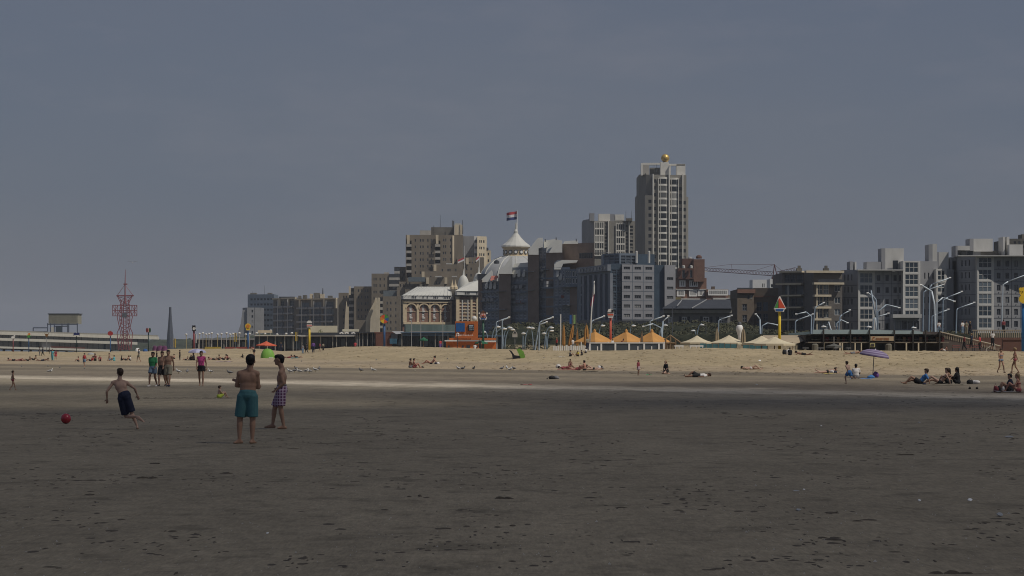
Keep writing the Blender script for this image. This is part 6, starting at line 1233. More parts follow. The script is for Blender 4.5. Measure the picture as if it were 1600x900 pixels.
def make_person(label, J, root_loc, S=1.0, yaw=0, skin='tan', hair='brown', top=None, bottom=('shorts', 'black'), shoes=None, vox=.03, fem=False, detail=0, long_hair=False, hat=None, world=False, group=None, look=None, build=1.0, face=None):
    """J: joints in metres for a 1.75 m figure facing +y (or already in place when world=True)"""
    t = thing('person', label, 'person', root_loc, group); M3 = Matrix.Rotation(yaw, 3, 'Z')
    J = {k: (V(v) if world else M3 @ (V(v) * S)) + V(root_loc) for k, v in J.items()}
    up = (J['che'] - J['pel']).normalized(); side = (J['sR'] - J['sL']).normalized(); fr = up.cross(side).normalized()
    if face is None: face = M3 @ V((0, 1, 0)) if not world else -fr
    T = lambda c, r, a=None: (c, r, a)
    def basis(z, x): z = z.normalized(); x = (x - z * x.dot(z)).normalized(); return Matrix((x, z.cross(x), z)).transposed()
    B = basis(up, side); B2 = basis(J['nek'] - J['che'], side); w_ = (.96 if fem else 1.08) * build
    def torso(mb, g=0.0, upper=True, lower=True):
        n = 14
        if lower: mb.ell(J['pel'] + up * .0 * S, [q * S + g for q in (.165 * (1.06 if fem else 1), .115, .13)], B, n, 8); mb.ell(J['pel'] + up * .11 * S, [q * S + g for q in (.148 * w_, .104, .13)], B, n, 8)
        if upper:
            mid = J['pel'].lerp(J['che'], .62); mb.ell(mid, [q * S + g for q in (.150 * w_, .105, .16)], B, n, 8); mb.ell(J['che'] + fr * 0, [q * S + g for q in (.168 * w_, .115, .15)], B2, n, 8)
            sh = (J['sL'] + J['sR']) / 2; mb.ell(sh * .8 + J['nek'] * .2 - (J['nek'] - J['che']).normalized() * .055 * S, [q * S + g for q in (.175 * w_, .09, .085)], B2, n, 8)
            mb.caps(J['nek'] - (J['nek'] - J['che']).normalized() * .02 * S, J['sL'] + (J['nek'] - J['sL']) * .1, .05 * S + g, .058 * S + g); mb.caps(J['nek'] - (J['nek'] - J['che']).normalized() * .02 * S, J['sR'] + (J['nek'] - J['sR']) * .1, .05 * S + g, .058 * S + g)
            if detail and g == 0:
                for s_ in (-1, 1): mb.ell(J['che'] + side * s_ * .085 * S + (-face if not world else fr * 0) * 0 - (-fr) * 0 + up * .03 * S - face.normalized() * .066 * S, (.075 * S, .045 * S, .10 * S), B2, 10, 6)   # shoulder blades
    body = MB(); torso(body)
    hz = J['hed'] - J['nek']; Hb = basis(V((0, 0, 1)) if hz.z > .08 else hz, face.cross(V((0, 0, 1))) if abs(face.z) < .9 else side)
    look = (look or face).normalized(); rx = look.cross(V((0, 0, 1))).normalized(); hup = (V((0, 0, 1)) if hz.normalized().z > .35 else hz.normalized()); rx = look.cross(hup).normalized(); look = hup.cross(rx).normalized(); Hb = Matrix((rx, look, hup)).transposed()
    H = lambda x, y, z: J['hed'] + Hb @ V((x * S, y * S, z * S))
    hs = 1.16 if S > .8 else 1.22 + (.8 - S) * .35
    body.ell(H(0, -.012, .025), [q * S * hs for q in (.076, .094, .092)], Hb, 14, 9); body.ell(H(0, .028, -.045), [q * S * hs for q in (.058, .062, .070)], Hb, 12, 8); body.ell(H(0, .066, -.094), [q * S for q in (.034, .028, .028)], Hb, 8, 6)
    body.caps(J['nek'] - hz * .15, H(0, -.015, -.05), .062 * S * w_, .058 * S * w_)
    if detail:
        body.caps(H(0, .096, .012), H(0, .122, -.028), .010, .015, 8); body.caps(H(-.03, .090, .030), H(.03, .090, .030), .012, .012, 8); body.caps(H(-.018, .092, -.062), H(.018, .092, -.062), .009, .009, 8)
        for s_ in (-1, 1): body.ell(H(.090 * s_, -.008, -.012), (.012, .02, .033), Hb, 8, 6)
    for s_ in 'LR':
        sg = -1 if s_ == 'L' else 1
        body.ell(J['s' + s_], .062 * S * w_, None, 10, 6); body.caps(J['s' + s_], J['e' + s_], .050 * S * w_, .037 * S * w_); body.caps(J['e' + s_], J['e' + s_].lerp(J['w' + s_], .4), .037 * S * w_, .038 * S * w_); body.caps(J['e' + s_].lerp(J['w' + s_], .35), J['w' + s_], .038 * S * w_, .025 * S)
        fa = (J['w' + s_] - J['e' + s_]).normalized(); pal = fa.orthogonal().normalized() if detail == 0 else (fa.cross(face).normalized() if abs(fa.dot(face)) < .9 else side)
        if detail:
            hc = J['w' + s_] + fa * .055; ot = fa.cross(pal).normalized(); body.ell(hc, (.040, .018, .052), Matrix((pal, ot, fa)).transposed(), 10, 6)
            for k, (off, ln) in enumerate(((-.030, .066), (-.011, .076), (.009, .071), (.028, .056))):
                b0 = hc + fa * .040 + pal * off; b1 = b0 + fa * ln * .5 - ot * .008; b2 = b1 + fa * ln * .35 - ot * ln * .42; body.caps(b0, b1, .0100, .0095, 6); body.caps(b1, b2, .0095, .0085, 6)
            th0 = hc - fa * .025 + pal * (-.034); th1 = th0 - pal * .028 + fa * .035 - ot * .01; body.caps(th0, th1, .0125, .011, 6); body.caps(th1, th1 + fa * .030 - ot * .008, .011, .009, 6)
        else: body.caps(J['w' + s_], J['w' + s_] + fa * .12 * S, .030 * S, .020 * S, 8)
        body.ell(J['h' + s_], .095 * S, None, 10, 6); body.caps(J['h' + s_], J['k' + s_], .088 * S * w_, .056 * S * w_); kn = J['k' + s_]; an = J['a' + s_]
        body.caps(kn, kn.lerp(an, .3), .054 * S * w_, .058 * S * w_); body.caps(kn.lerp(an, .28), an, .057 * S * w_, .034 * S)
        to = J['t' + s_]; fd = (to - an); hl = an - V((0, 0, 1)) * .04 * S - V((fd.x, fd.y, 0)).normalized() * .045 * S if abs(fd.z) < .5 * fd.length + .03 else an - fd.normalized() * .02
        body.caps(hl, an, .036 * S, .034 * S, 8); body.caps(hl, to, .036 * S, .026 * S, 8); body.caps(an, to, .034 * S, .022 * S, 8)
        if detail:
            sd = fd.cross(V((0, 0, 1))).normalized()
            for k in range(5): body.caps(to + sd * (.032 - .016 * k) * 1.0, to + sd * (.034 - .017 * k) + fd.normalized() * (.035 - .004 * k), .012, .010, 6)
    o = remesh(body.build('body', SK[skin], t), vox, 14 if detail and vox < .015 else 2)
    # hair
    hr = MB()
    if long_hair:
        hr.ell(H(0, -.028, .035), [q * S * hs for q in (.088, .094, .092)], Hb, 12, 8); hr.caps(H(0, -.07, .02), H(0, -.10, -.20), .07 * S, .05 * S)
    else:
        hr.ell(H(0, -.036, .036), [q * S * hs for q in (.0815, .086, .088)], Hb, 14, 9); hr.ell(H(0, .010, .078), [q * S * hs for q in (.074, .088, .052)], Hb, 12, 7); hr.ell(H(0, -.060, -.02), [q * S * hs for q in (.066, .055, .060)], Hb, 12, 7)
    remesh(hr.build('hair', HAIR[hair], t), max(vox * .8, .008), 1)
    if hat: hb = MB(); hb.ell(H(0, -.01, .07), [q * S for q in (.10, .12, .065)], Hb, 12, 8); hb.caps(H(0, .06, .055), H(0, .13, .05), .035 * S, .03 * S); remesh(hb.build('hat', cloth(hat), t), vox, 1)
    g = .014 if vox > .02 else .010
    if bottom:
        kind, cn = bottom; cm = plaid if cn == 'plaid' else cloth(cn); sb = MB(); fk = dict(shorts=.62, long=.86, brief=.10, skirt=.42, trousers=1.0, knee=.88)[kind]; gg = g if kind == 'brief' else g + .010
        sb.ell(J['pel'], [q * S + gg for q in (.165 * (1.06 if fem else 1), .115, .105)], B, 14, 8)
        if kind != 'brief': sb.ell(J['pel'] + up * .055 * S, [q * S + gg for q in (.150, .108, .075)], B, 14, 8)
        for s_ in 'LR':
            h_, k_, a_ = J['h' + s_], J['k' + s_], J['a' + s_]; sb.ell(h_, .098 * S + gg, None, 10, 6)
            if fk > .15: sb.tube([h_ + up * .03 * S, h_.lerp(k_, fk * .5), h_.lerp(k_, min(fk, .96))], [.088 * S * w_ + gg, .090 * S * w_ + gg, (.092 if kind != 'trousers' else .072) * S + gg], 14)
            if kind == 'trousers': sb.caps(k_, k_.lerp(a_, .9), .062 * S + gg, .045 * S + gg)
        remesh(sb.build({'shorts': 'shorts', 'long': 'shorts', 'knee': 'shorts', 'brief': 'swim_brief', 'skirt': 'skirt', 'trousers': 'trousers'}[kind], cm, t), max(vox * .9, .012), 2)
        if detail and cn == 'plaid':
            wb = MB(); wb.ell(J['pel'] + up * .115 * S, [q * S + .016 for q in (.146, .105, .03)], B, 16, 6); remesh(wb.build('waistband', cloth('grey'), t), .011, 1)
    if top:
        kind, cn = top; tb_ = MB()
        if kind == 'bikini': tb_.ell(J['che'] + up * .0, [.172 * S + g, .12 * S + g, .045 * S], B2, 12, 6)
        else:
            torso(tb_, g + .004, True, kind != 'crop'); 
            if kind in ('shirt', 'long'):
                for s_ in 'LR':
                    tb_.caps(J['s' + s_], J['s' + s_].lerp(J['e' + s_], .7 if kind == 'shirt' else 1), .06 * S + g, .05 * S + g)
                    if kind == 'long': tb_.caps(J['e' + s_], J['e' + s_].lerp(J['w' + s_], .9), .045 * S + g, .032 * S + g)
        remesh(tb_.build({'bikini': 'bikini_top', 'shirt': 'shirt', 'long': 'long_sleeved_top', 'tank': 'sleeveless_top', 'crop': 'top'}[kind], cloth(cn), t), max(vox * .9, .012), 2)
    if shoes:
        for s_ in 'LR':
            an, to = J['a' + s_], J['t' + s_]; sh = MB(); fd = (to - an).normalized(); hl = an - V((0, 0, .05)) * S - V((fd.x, fd.y, 0)) * .04 * S
            sh.caps(hl, to + fd * .02, .05 * S, .042 * S, 8); sh.caps(hl, an, .048 * S, .045 * S, 8); remesh(sh.build('shoe', cloth(shoes), t), max(vox * .9, .014), 1)
    if detail:
        for s_ in (-1, 1): MB().ell(H(.030 * s_, .080, .008), (.013, .008, .008), Hb, 8, 6).build('eye', mat('eye_white', (.6, .58, .55), .3), t)
    return t, J, H
def person_at(px, py, label, hpx=None, pose_='stand', yaw=0, dz=0, **kw):
    d = hit(px, py); S = (hpx / F * d) / 1.72 if hpx else 1.0
    return make_person(label, POSES[pose_], P(px, py, d) + V((0, 0, dz)), S, R(yaw), vox=kw.pop('vox', .032 * max(S, .6)), **kw)
def J_px(px0, py0, tab, s, z0=0):
    """joints from (photo x, photo y, metres of depth) relative to the foot point"""
    return {k: ((x - px0) / s, dy, (py0 - y) / s + z0) for k, (x, y, dy) in tab.items()}
# ---- the man with folded arms, seen from behind
d = hit(385, 693.5); s = F / d
Jm = J_px(386, 692, dict(pel=(387, 617, 0), che=(387.5, 592, .01), nek=(390, 576.5, .0), hed=(391.5, 563.5, .02), sL=(374.5, 583.5, 0), sR=(401, 583.5, 0), eL=(369.5, 602, .07), eR=(403.5, 605.5, .08), wL=(387, 604, .22), wR=(376, 597, .24), hL=(379.5, 620, 0), hR=(394, 620, 0), kL=(374.5, 655, .02), kR=(394.5, 655, .02), aL=(374, 687, 0), aR=(394.2, 687, 0), tL=(367, 690.8, -.04), tR=(397.5, 690.6, .06)), s)
Jm['wR'] = (-.19, .18, 1.22); Jm['eR'] = (.225, .06, 1.10); Jm['wL'] = (.12, .20, 1.13); Jm['eL'] = (-.215, .05, 1.14)
t, J, H = make_person('bare chested man in long teal shorts, seen from behind with folded arms', Jm, P(386, 692.5, d), 1.02, 0, 'tan', 'black', None, ('knee', 'teal'), None, vox=.011, detail=1, world=True, face=V((0.05, 1, 0)), look=V((.1, 1, 0)))
# ---- the man in plaid shorts walking left, profile
d = hit(432, 670.5); s = F / d
Jw = J_px(432, 669, dict(pel=(440.5, 609, 0), che=(440, 591, 0), nek=(440.5, 575.5, 0), hed=(435.8, 562, 0), sL=(439.5, 582, -.15), sR=(441, 582, .16), eL=(444.5, 598, -.19), eR=(438, 598, .20), wL=(434.5, 607, -.16), wR=(431.5, 606.5, .08), hL=(440, 612, -.09), hR=(439, 612, .09), kL=(439, 636, -.09), kR=(428.5, 638, .09), aL=(443.8, 665, -.08), aR=(425.5, 663.5, .08), tL=(435.5, 667.8, -.10), tR=(414, 666.8, .07)), s)
make_person('bare chested man in purple plaid shorts walking left beside the man in teal', Jw, P(432, 669.6, d), 1.0, 0, 'tan', 'black', None, ('knee', 'plaid'), None, vox=.011, detail=1, world=True, face=V((-1, .05, 0)), look=V((-1, -.05, 0)))
# ---- boy running after the red ball
d = hit(214, 671.5); s = F / d
Jb = J_px(214, 670, dict(pel=(194.5, 618, 0), che=(188.5, 604, .04), nek=(186, 592.8, .07), hed=(186.3, 582, .10), sL=(176, 597.5, .05), sR=(197.3, 598, .06), eL=(166.8, 611.5, .0), eR=(209, 606.5, .12), wL=(166, 622.5, .1), wR=(212, 616.5, .2), hL=(190, 622.5, -.0), hR=(198.5, 620.5, .0), kL=(195.5, 650.5, .10), kR=(207, 648, -.02), aL=(219, 650.5, -.22), aR=(214.5, 665.5, .0), tL=(227, 657.3, -.26), tR=(213.5, 669, .12)), s)
Jb['kR'] = ((205.8 - 214) / s, .06, (670 - 646) / s)
make_person('bare backed boy in navy shorts running away left after the ball', Jb, P(214, 670.4, d), .82, 0, 'fair', 'brown', None, ('knee', 'navy'), None, vox=.010, detail=1, world=True, face=V((-.35, 1, 0)), look=V((-.5, 1, 0)), build=.95)
# ---- ball
d = hit(103, 662.5); t = thing('ball', 'shiny dark red ball on the sand in front of the running boy', 'ball', P(103, 662, d)); r = 8 / F * d
MB().ell(P(103, 662, d) + V((0, 0, r)), r, None, 24, 16).build('shell', mat('red_rubber', (.34, .02, .035), .25, .1, 3, spec=.6), t, True); MB().ell(P(103, 662, d) + V((.01, -.02, 2 * r - .004)), .006, None, 8, 6).build('valve', white_p, t)
# ---- four walkers
person_at(239, 604, 'man in green shirt and denim shorts walking with one arm held out', 53, 'walk2', 165, skin='brown', hair='black', top=('shirt', 'green'), bottom=('shorts', 'jeans'), shoes='white', vox=.018, detail=1)
person_at(263, 604, 'bare chested man in khaki shorts and blue shoes, walking toward the viewer', 56, 'walk', 175, skin='tan', hair='black', bottom=('knee', 'khaki'), shoes='navy', vox=.018, detail=1)
person_at(253.5, 603, 'bare chested person in dark shorts half hidden behind the khaki shorts man', 53, 'walk2', 170, skin='tan', hair='brown', bottom=('knee', 'black'), shoes='black', vox=.02)
person_at(314.5, 603.5, 'woman in bright pink top and black shorts walking toward the viewer', 54, 'walk', 182, skin='tan', hair='brown', top=('tank', 'pink'), bottom=('skirt', 'black'), vox=.018, fem=True, detail=1)
t = thing('shoulder_bag', 'small dark bag hanging at the waist of the woman in pink', 'bag', P(313.5, 580, hit(314.5, 603.5) - .2)); dd = hit(314.5, 603.5) - .22; bar_px(t, 'pouch', cloth('black'), 311, 316.5, 575.5, 580, dd, .08); MB().tube([P(311.5, 576, dd), P(318.5, 561, dd - .02)], .012, 4).build('strap', cloth('black'), t)
# ---- small figures: px, py, height px, pose, yaw, kwargs, label
PP = [
 (20, 610, 27, 'walk', -70, dict(skin='tan', hair='brown', bottom=('brief', 'maroon')), 'small child walking right alone near the left edge'),
 (342, 621.5, 22, 'sitfront', -60, dict(skin='fair', hair='brown', bottom=('shorts', 'lime'), sit=1), 'toddler in yellow green shorts sitting on the sand left of the two men'),
 (132, 574, 22, 'walk', 160, dict(skin='tan', hair='black', top=('crop', 'red'), bottom=('shorts', 'jeans')), 'woman in red top and pale denim shorts walking below the pier'),
 (217, 566, 21, 'walk2', 120, dict(skin='tan', hair='black', top=('shirt', 'grey'), bottom=('shorts', 'khaki')), 'person in grey shirt with arms out, left of the green shirted man'),
 (281, 563, 16, 'stand', 90, dict(skin='brown', hair='black', top=('shirt', 'black'), bottom=('trousers', 'black')), 'dark figure standing on the sand right of the walkers'),
 (82, 564, 18, 'stand', 150, dict(skin='tan', hair='black', top=('shirt', 'turq'), bottom=('trousers', 'turq')), 'person wrapped in turquoise standing below the pier'),
 (87, 563, 16, 'walk', 200, dict(skin='tan', hair='black', top=('shirt', 'maroon'), bottom=('shorts', 'red')), 'person in dark red beside the turquoise figure'),
 (62, 556, 14, 'stand', 100, dict(skin='brown', hair='black', top=('shirt', 'grey'), bottom=('trousers', 'grey')), 'grey clothed person walking on far sand below the pier, left of a pair'),
 (67, 556, 14, 'walk', 100, dict(skin='brown', hair='black', top=('shirt', 'navy'), bottom=('trousers', 'black')), 'dark clothed person on far sand below the pier, right of a pair'),
 (77, 553, 10, 'stand', 100, dict(skin='brown', hair='black', top=('shirt', 'black'), bottom=('trousers', 'black')), 'lone dark figure standing just below the pier deck'),
 (397, 557, 15, 'bend', 60, dict(skin='tan', hair='black', bottom=('shorts', 'black')), 'bare chested person bending just left of the green tent'),
 (379.5, 559, 6, 'sitfront', 60, dict(skin='brown', hair='black', top=('shirt', 'black'), bottom=('shorts', 'black')), 'tiny dark figure left of the bending person'),
 (997.5, 586.5, 24, 'stand', -120, dict(skin='brown', hair='blond', top=('long', 'maroon'), bottom=('shorts', 'stripe'), big=1), 'small child in dark long sleeved top standing on the wet sand edge'),
 (1042, 584.5, 21, 'kneel', 120, dict(skin='fair', hair='blond', top=('shirt', 'black'), bottom=('skirt', 'black'), long_hair=True, sit=1), 'woman in black dress kneeling on the sand looking left'),
 (1327, 602.5, 37, 'run', 40, dict(skin='fair', hair='brown', bottom=('shorts', 'blue')), 'boy in blue and white shorts running toward the seated woman'),
 (1337.5, 591.5, 23, 'sitfront', -8, dict(skin='brown', hair='black', top=('shirt', 'white'), bottom=('shorts', 'grey'), sit=1), 'woman in white shirt sitting with her back to the camera by the striped umbrella'),
 (1564, 583, 38, 'walk', -155, dict(skin='tan', hair='brown', bottom=('brief', 'jeans'), top=('bikini', 'jeans'), fem=True), 'woman in light blue bikini walking away near the right edge'),
 (1586, 583.5, 40, 'walk2', 75, dict(skin='brown', hair='blond', bottom=('brief', 'maroon'), top=('bikini', 'maroon'), fem=True), 'woman in brown bikini striding left near the right edge'),
 (1470, 600, 25, 'recline', 75, dict(skin='fair', hair='brown', bottom=('brief', 'black'), top=('bikini', 'black'), fem=True, sit=1), 'pale woman in bikini leaning back with raised knees, left of the two dark haired friends'),
 (1484, 600, 25, 'sitfront', 70, dict(skin='tan', hair='black', long_hair=True, top=('bikini', 'black'), bottom=('shorts', 'black'), fem=True, sit=1), 'long haired woman in dark bikini sitting between two friends'),
 (1497, 600, 26, 'sitfront', 60, dict(skin='tan', hair='black', long_hair=True, top=('long', 'black'), bottom=('skirt', 'black'), fem=True, sit=1), 'woman all in black with long black hair, right of three seated friends'),
 (1438, 600, 24, 'recline', 80, dict(skin='tan', hair='brown', top=('shirt', 'blue'), bottom=('shorts', 'black'), sit=1), 'person in bright blue shirt reclining with dark shorts, left of the seated friends'),
 (1580, 612, 28, 'sitfront', 90, dict(skin='tan', hair='black', top=('shirt', 'navy'), bottom=('shorts', 'black'), sit=1), 'dark haired person in navy sitting beside the maroon bag at the right edge'),
 (1592, 613, 30, 'sitfront', 75, dict(skin='red', hair='blond', bottom=('brief', 'maroon'), top=('bikini', 'maroon'), fem=True, sit=1, long_hair=True), 'tanned woman sitting with bent knees at the very right edge'),
 (1293, 583, 9, 'prone', -80, dict(skin='fair', hair='brown', bottom=('brief', 'black'), lie=1), 'person lying on a yellow towel with feet to the left and head raised'),
 (1173, 577.5, 9, 'supine', 85, dict(skin='fair', hair='black', top=('bikini', 'black'), bottom=('brief', 'white'), lie=1), 'pale sunbather lying with dark haired head to the left on the ridge'),
 (1092, 589.5, 8, 'supine', -85, dict(skin='brown', hair='brown', top=('shirt', 'white'), bottom=('knee', 'black'), lie=1), 'person in white shirt and black shorts lying flat on the wet sand'),
 (1234, 555, 12, 'sitfront', -20, dict(skin='brown', hair='black', top=('shirt', 'black'), bottom=('shorts', 'black'), sit=1), 'person in black sitting on the ridge below the yellow post'),
 (1254, 555, 7, 'prone', 80, dict(skin='brown', hair='black', bottom=('shorts', 'black'), lie=1), 'dark figure lying on the ridge right of the person in black'),
 (1334, 553.5, 5, 'prone', -80, dict(skin='tan', hair='black', bottom=('shorts', 'grey'), lie=1), 'sunbather half hidden on the ridge top left of the striped umbrella'),
 (886, 577, 12, 'supine', 85, dict(skin='brown', hair='black', top=('shirt', 'maroon'), bottom=('shorts', 'maroon'), lie=1), 'person in maroon lying at the white edged towel, left in the ridge group'),
 (905, 578, 11, 'prone', -80, dict(skin='red', hair='brown', bottom=('shorts', 'maroon'), lie=1), 'sunburnt person lying in the middle of the ridge group'),
 (914, 579, 16, 'sitfront', 60, dict(skin='red', hair='black', bottom=('brief', 'black'), sit=1), 'tanned person sitting up in the middle of the ridge group'),
 (928, 578.5, 8, 'supine', -85, dict(skin='fair', hair='grey', bottom=('brief', 'black'), lie=1), 'pale sunbather at the right end of the ridge group'),
 (891, 573, 12, 'sitfront', 180, dict(skin='brown', hair='brown', bottom=('shorts', 'maroon'), sit=1), 'brown haired person sitting behind the lying ridge group'),
 (890.5, 557, 10, 'sitfront', -90, dict(skin='tan', hair='black', top=('shirt', 'grey'), sit=1), 'small seated figure above the ridge group, left of a yellow shirt'),
 (903, 557, 9, 'sitfront', 150, dict(skin='brown', hair='black', top=('shirt', 'yellow'), sit=1), 'small seated figure in yellow shirt on the ridge top'),
 (909.5, 556, 9, 'kneel', 100, dict(skin='brown', hair='black', top=('shirt', 'navy'), sit=1), 'small dark figure crouching right of the yellow shirt'),
 (916, 552, 8, 'kneel', 60, dict(skin='tan', hair='black', top=('shirt', 'white'), bottom=('shorts', 'navy'), sit=1), 'figure in white top crouching at the foot of the widest closed umbrella'),
 (640.5, 575, 15, 'sitfront', -60, dict(skin='brown', hair='black', bottom=('shorts', 'grey'), sit=1), 'left person of the tanned couple sitting on the lit sand'),
 (646, 575, 15, 'sitfront', -75, dict(skin='red', hair='black', bottom=('shorts', 'maroon'), sit=1), 'right person of the tanned couple sitting on the lit sand'),
 (674, 569, 13, 'recline', 90, dict(skin='red', hair='black', bottom=('brief', 'black'), sit=1), 'tanned person leaning back with legs stretched left, right of the couple'),
 (473, 553, 15, 'stand', 30, dict(skin='tan', hair='black', top=('shirt', 'grey'), bottom=('trousers', 'jeans')), 'grey shirted person left in the group under the yellow post'),
 (479, 552, 16, 'walk', 60, dict(skin='brown', hair='black', top=('shirt', 'black'), bottom=('trousers', 'black')), 'person in black in the group under the yellow post'),
 (489.5, 551.5, 18, 'stand', 0, dict(skin='brown', hair='black', top=('long', 'purple'), bottom=('trousers', 'navy')), 'person in purple, tallest of the group under the yellow post'),
 (500, 549.5, 14, 'walk2', 70, dict(skin='tan', hair='black', top=('shirt', 'maroon'), bottom=('shorts', 'black')), 'dark red clothed person walking right of the purple one'),
 (505, 548, 12, 'stand', 20, dict(skin='tan', hair='brown', top=('shirt', 'khaki'), bottom=('trousers', 'black')), 'khaki clothed person at the right of the group by the yellow post'),
 (462, 559, 5, 'prone', 80, dict(skin='red', hair='black', bottom=('shorts', 'black'), lie=1), 'tiny sunbather lying on a turquoise towel right of the green tent'),
 (453, 559.5, 5, 'prone', -80, dict(skin='brown', hair='black', bottom=('shorts', 'maroon'), lie=1), 'tiny dark sunbather nearest the head of the plaid shorts man'),
 (343, 563, 9, 'sitfront', 100, dict(skin='brown', hair='black', sit=1), 'seated dark haired figure, left end of the crowd beyond the pink woman'),
 (350, 562.5, 9, 'recline', 80, dict(skin='red', hair='black', sit=1), 'reclining figure in the crowd beyond the pink woman'),
 (355, 562.5, 8, 'sitfront', -100, dict(skin='brown', hair='black', top=('shirt', 'maroon'), sit=1), 'figure in dark red in the crowd beyond the pink woman'),
 (333, 562.5, 5, 'prone', 80, dict(skin='red', hair='brown', lie=1), 'low lying figure just right of the lilac umbrella'),
 (303, 563, 12, 'sitfront', 120, dict(skin='brown', hair='black', top=('shirt', 'grey'), sit=1), 'dark figure sitting in the shade under the lilac umbrella'),
 (291, 563, 6, 'recline', 90, dict(skin='red', hair='black', sit=1), 'reddened sunbather reclining left of the lilac umbrella'),
 (298, 563, 8, 'sitfront', -90, dict(skin='brown', hair='black', top=('shirt', 'black'), sit=1), 'hunched figure left under the lilac umbrella'),
 (245, 563, 14, 'stand', 120, dict(skin='brown', hair='black', top=('shirt', 'black'), bottom=('shorts', 'navy')), 'dark clothed person seen between the green shirt and khaki shorts men'),
 (272.5, 561, 8, 'sitfront', 90, dict(skin='red', hair='brown', hat='black', sit=1), 'person with a dark sun hat seated right of the khaki shorts man'),
 (53, 563, 8, 'recline', 80, dict(skin='brown', hair='black', sit=1), 'dark figure reclining right in the row of sunbathers far left'),
 (20, 564, 6, 'prone', 85, dict(skin='red', hair='black', bottom=('shorts', 'black'), lie=1), 'leftmost sunbather of the far row lying prone'),
 (31, 564, 6, 'supine', 85, dict(skin='red', hair='brown', bottom=('shorts', 'maroon'), lie=1), 'second sunbather of the far left row lying on the back'),
 (44, 564, 7, 'recline', 85, dict(skin='brown', hair='black', bottom=('shorts', 'black'), sit=1), 'third sunbather of the far left row, half upright'),
 (68, 564, 6, 'prone', -85, dict(skin='brown', hair='black', bottom=('shorts', 'navy'), lie=1), 'sunbather lying beneath the turquoise figure'),
 (123, 565, 8, 'sitfront', 90, dict(skin='red', hair='black', bottom=('shorts', 'black'), sit=1), 'seated figure just left of the red topped woman'),
 (142, 564.5, 8, 'recline', 90, dict(skin='red', hair='black', top=('shirt', 'red'), sit=1), 'figure in red reclining right of the red topped woman'),
 (149, 564, 14, 'sitfront', 150, dict(skin='brown', hair='black', top=('shirt', 'maroon'), sit=1), 'upright seated figure in dark red below the flat white shelter'),
 (156, 564.5, 9, 'sitfront', 200, dict(skin='red', hair='black', top=('shirt', 'maroon'), sit=1), 'seated figure right of the upright one in dark red'),
 (172, 564, 12, 'kneel', 120, dict(skin='fair', hair='brown', bottom=('shorts', 'jeans'), sit=1), 'pale figure kneeling below the apple sign post'),
 (179, 564, 9, 'sitfront', 80, dict(skin='tan', hair='brown', top=('shirt', 'turq'), bottom=('shorts', 'turq'), sit=1), 'figure wrapped in a turquoise towel below the lattice tower'),
 (189.5, 563.5, 8, 'sitfront', -80, dict(skin='brown', hair='black', top=('shirt', 'black'), sit=1), 'black clothed figure sitting below the lattice tower'),
 (198, 563.5, 8, 'recline', 80, dict(skin='red', hair='brown', sit=1), 'reddened figure leaning back right of the lattice tower'),
 (204, 563.5, 8, 'sitfront', 90, dict(skin='tan', hair='black', top=('shirt', 'white'), sit=1), 'figure in white sitting left of the arms out person'),
 (1451, 548, 11, 'sitfront', 180, dict(skin='red', hair='brown', top=('shirt', 'white'), sit=1), 'person in white sitting at the terrace edge, left one'),
 (1458, 548, 11, 'sitfront', 150, dict(skin='red', hair='black', bottom=('shorts', 'orange'), sit=1), 'reddened person sitting at the terrace edge, second from left'),
 (1471, 548, 14, 'kneel', 180, dict(skin='red', hair='blond', top=('shirt', 'khaki'), sit=1), 'taller blond figure at the terrace edge below the lamp cluster'),
 (1476, 548.5, 8, 'recline', 90, dict(skin='red', hair='brown', bottom=('shorts', 'white'), sit=1), 'sunburnt figure reclining at the terrace edge below the balustrade'),
]
for px, py, hp, ps, yaw, kw, lab in PP:
    kw = dict(kw); d = hit(px, py); pm = F / d
    lie = kw.pop('lie', 0); S = 1.0 if lie else hp / pm / {'sitfront': .88, 'recline': .78, 'kneel': 1.0, 'stand': 1.73, 'walk': 1.73, 'walk2': 1.73, 'run': 1.65, 'bend': 1.35}.get(ps, 1)
    kw.pop('sit', 0); kw.pop('big', 0); S = max(.5, min(S, 1.12)) if ps in ('stand', 'walk', 'walk2', 'run', 'bend') else max(.62, min(S, 1.1))
    if 'toddler' in lab: S = .52
    make_person(lab, POSES[ps], P(px, py, d) - V((0, 0, .01)), S, R(yaw), vox=(.022 if pm > 20 else .034), **kw)
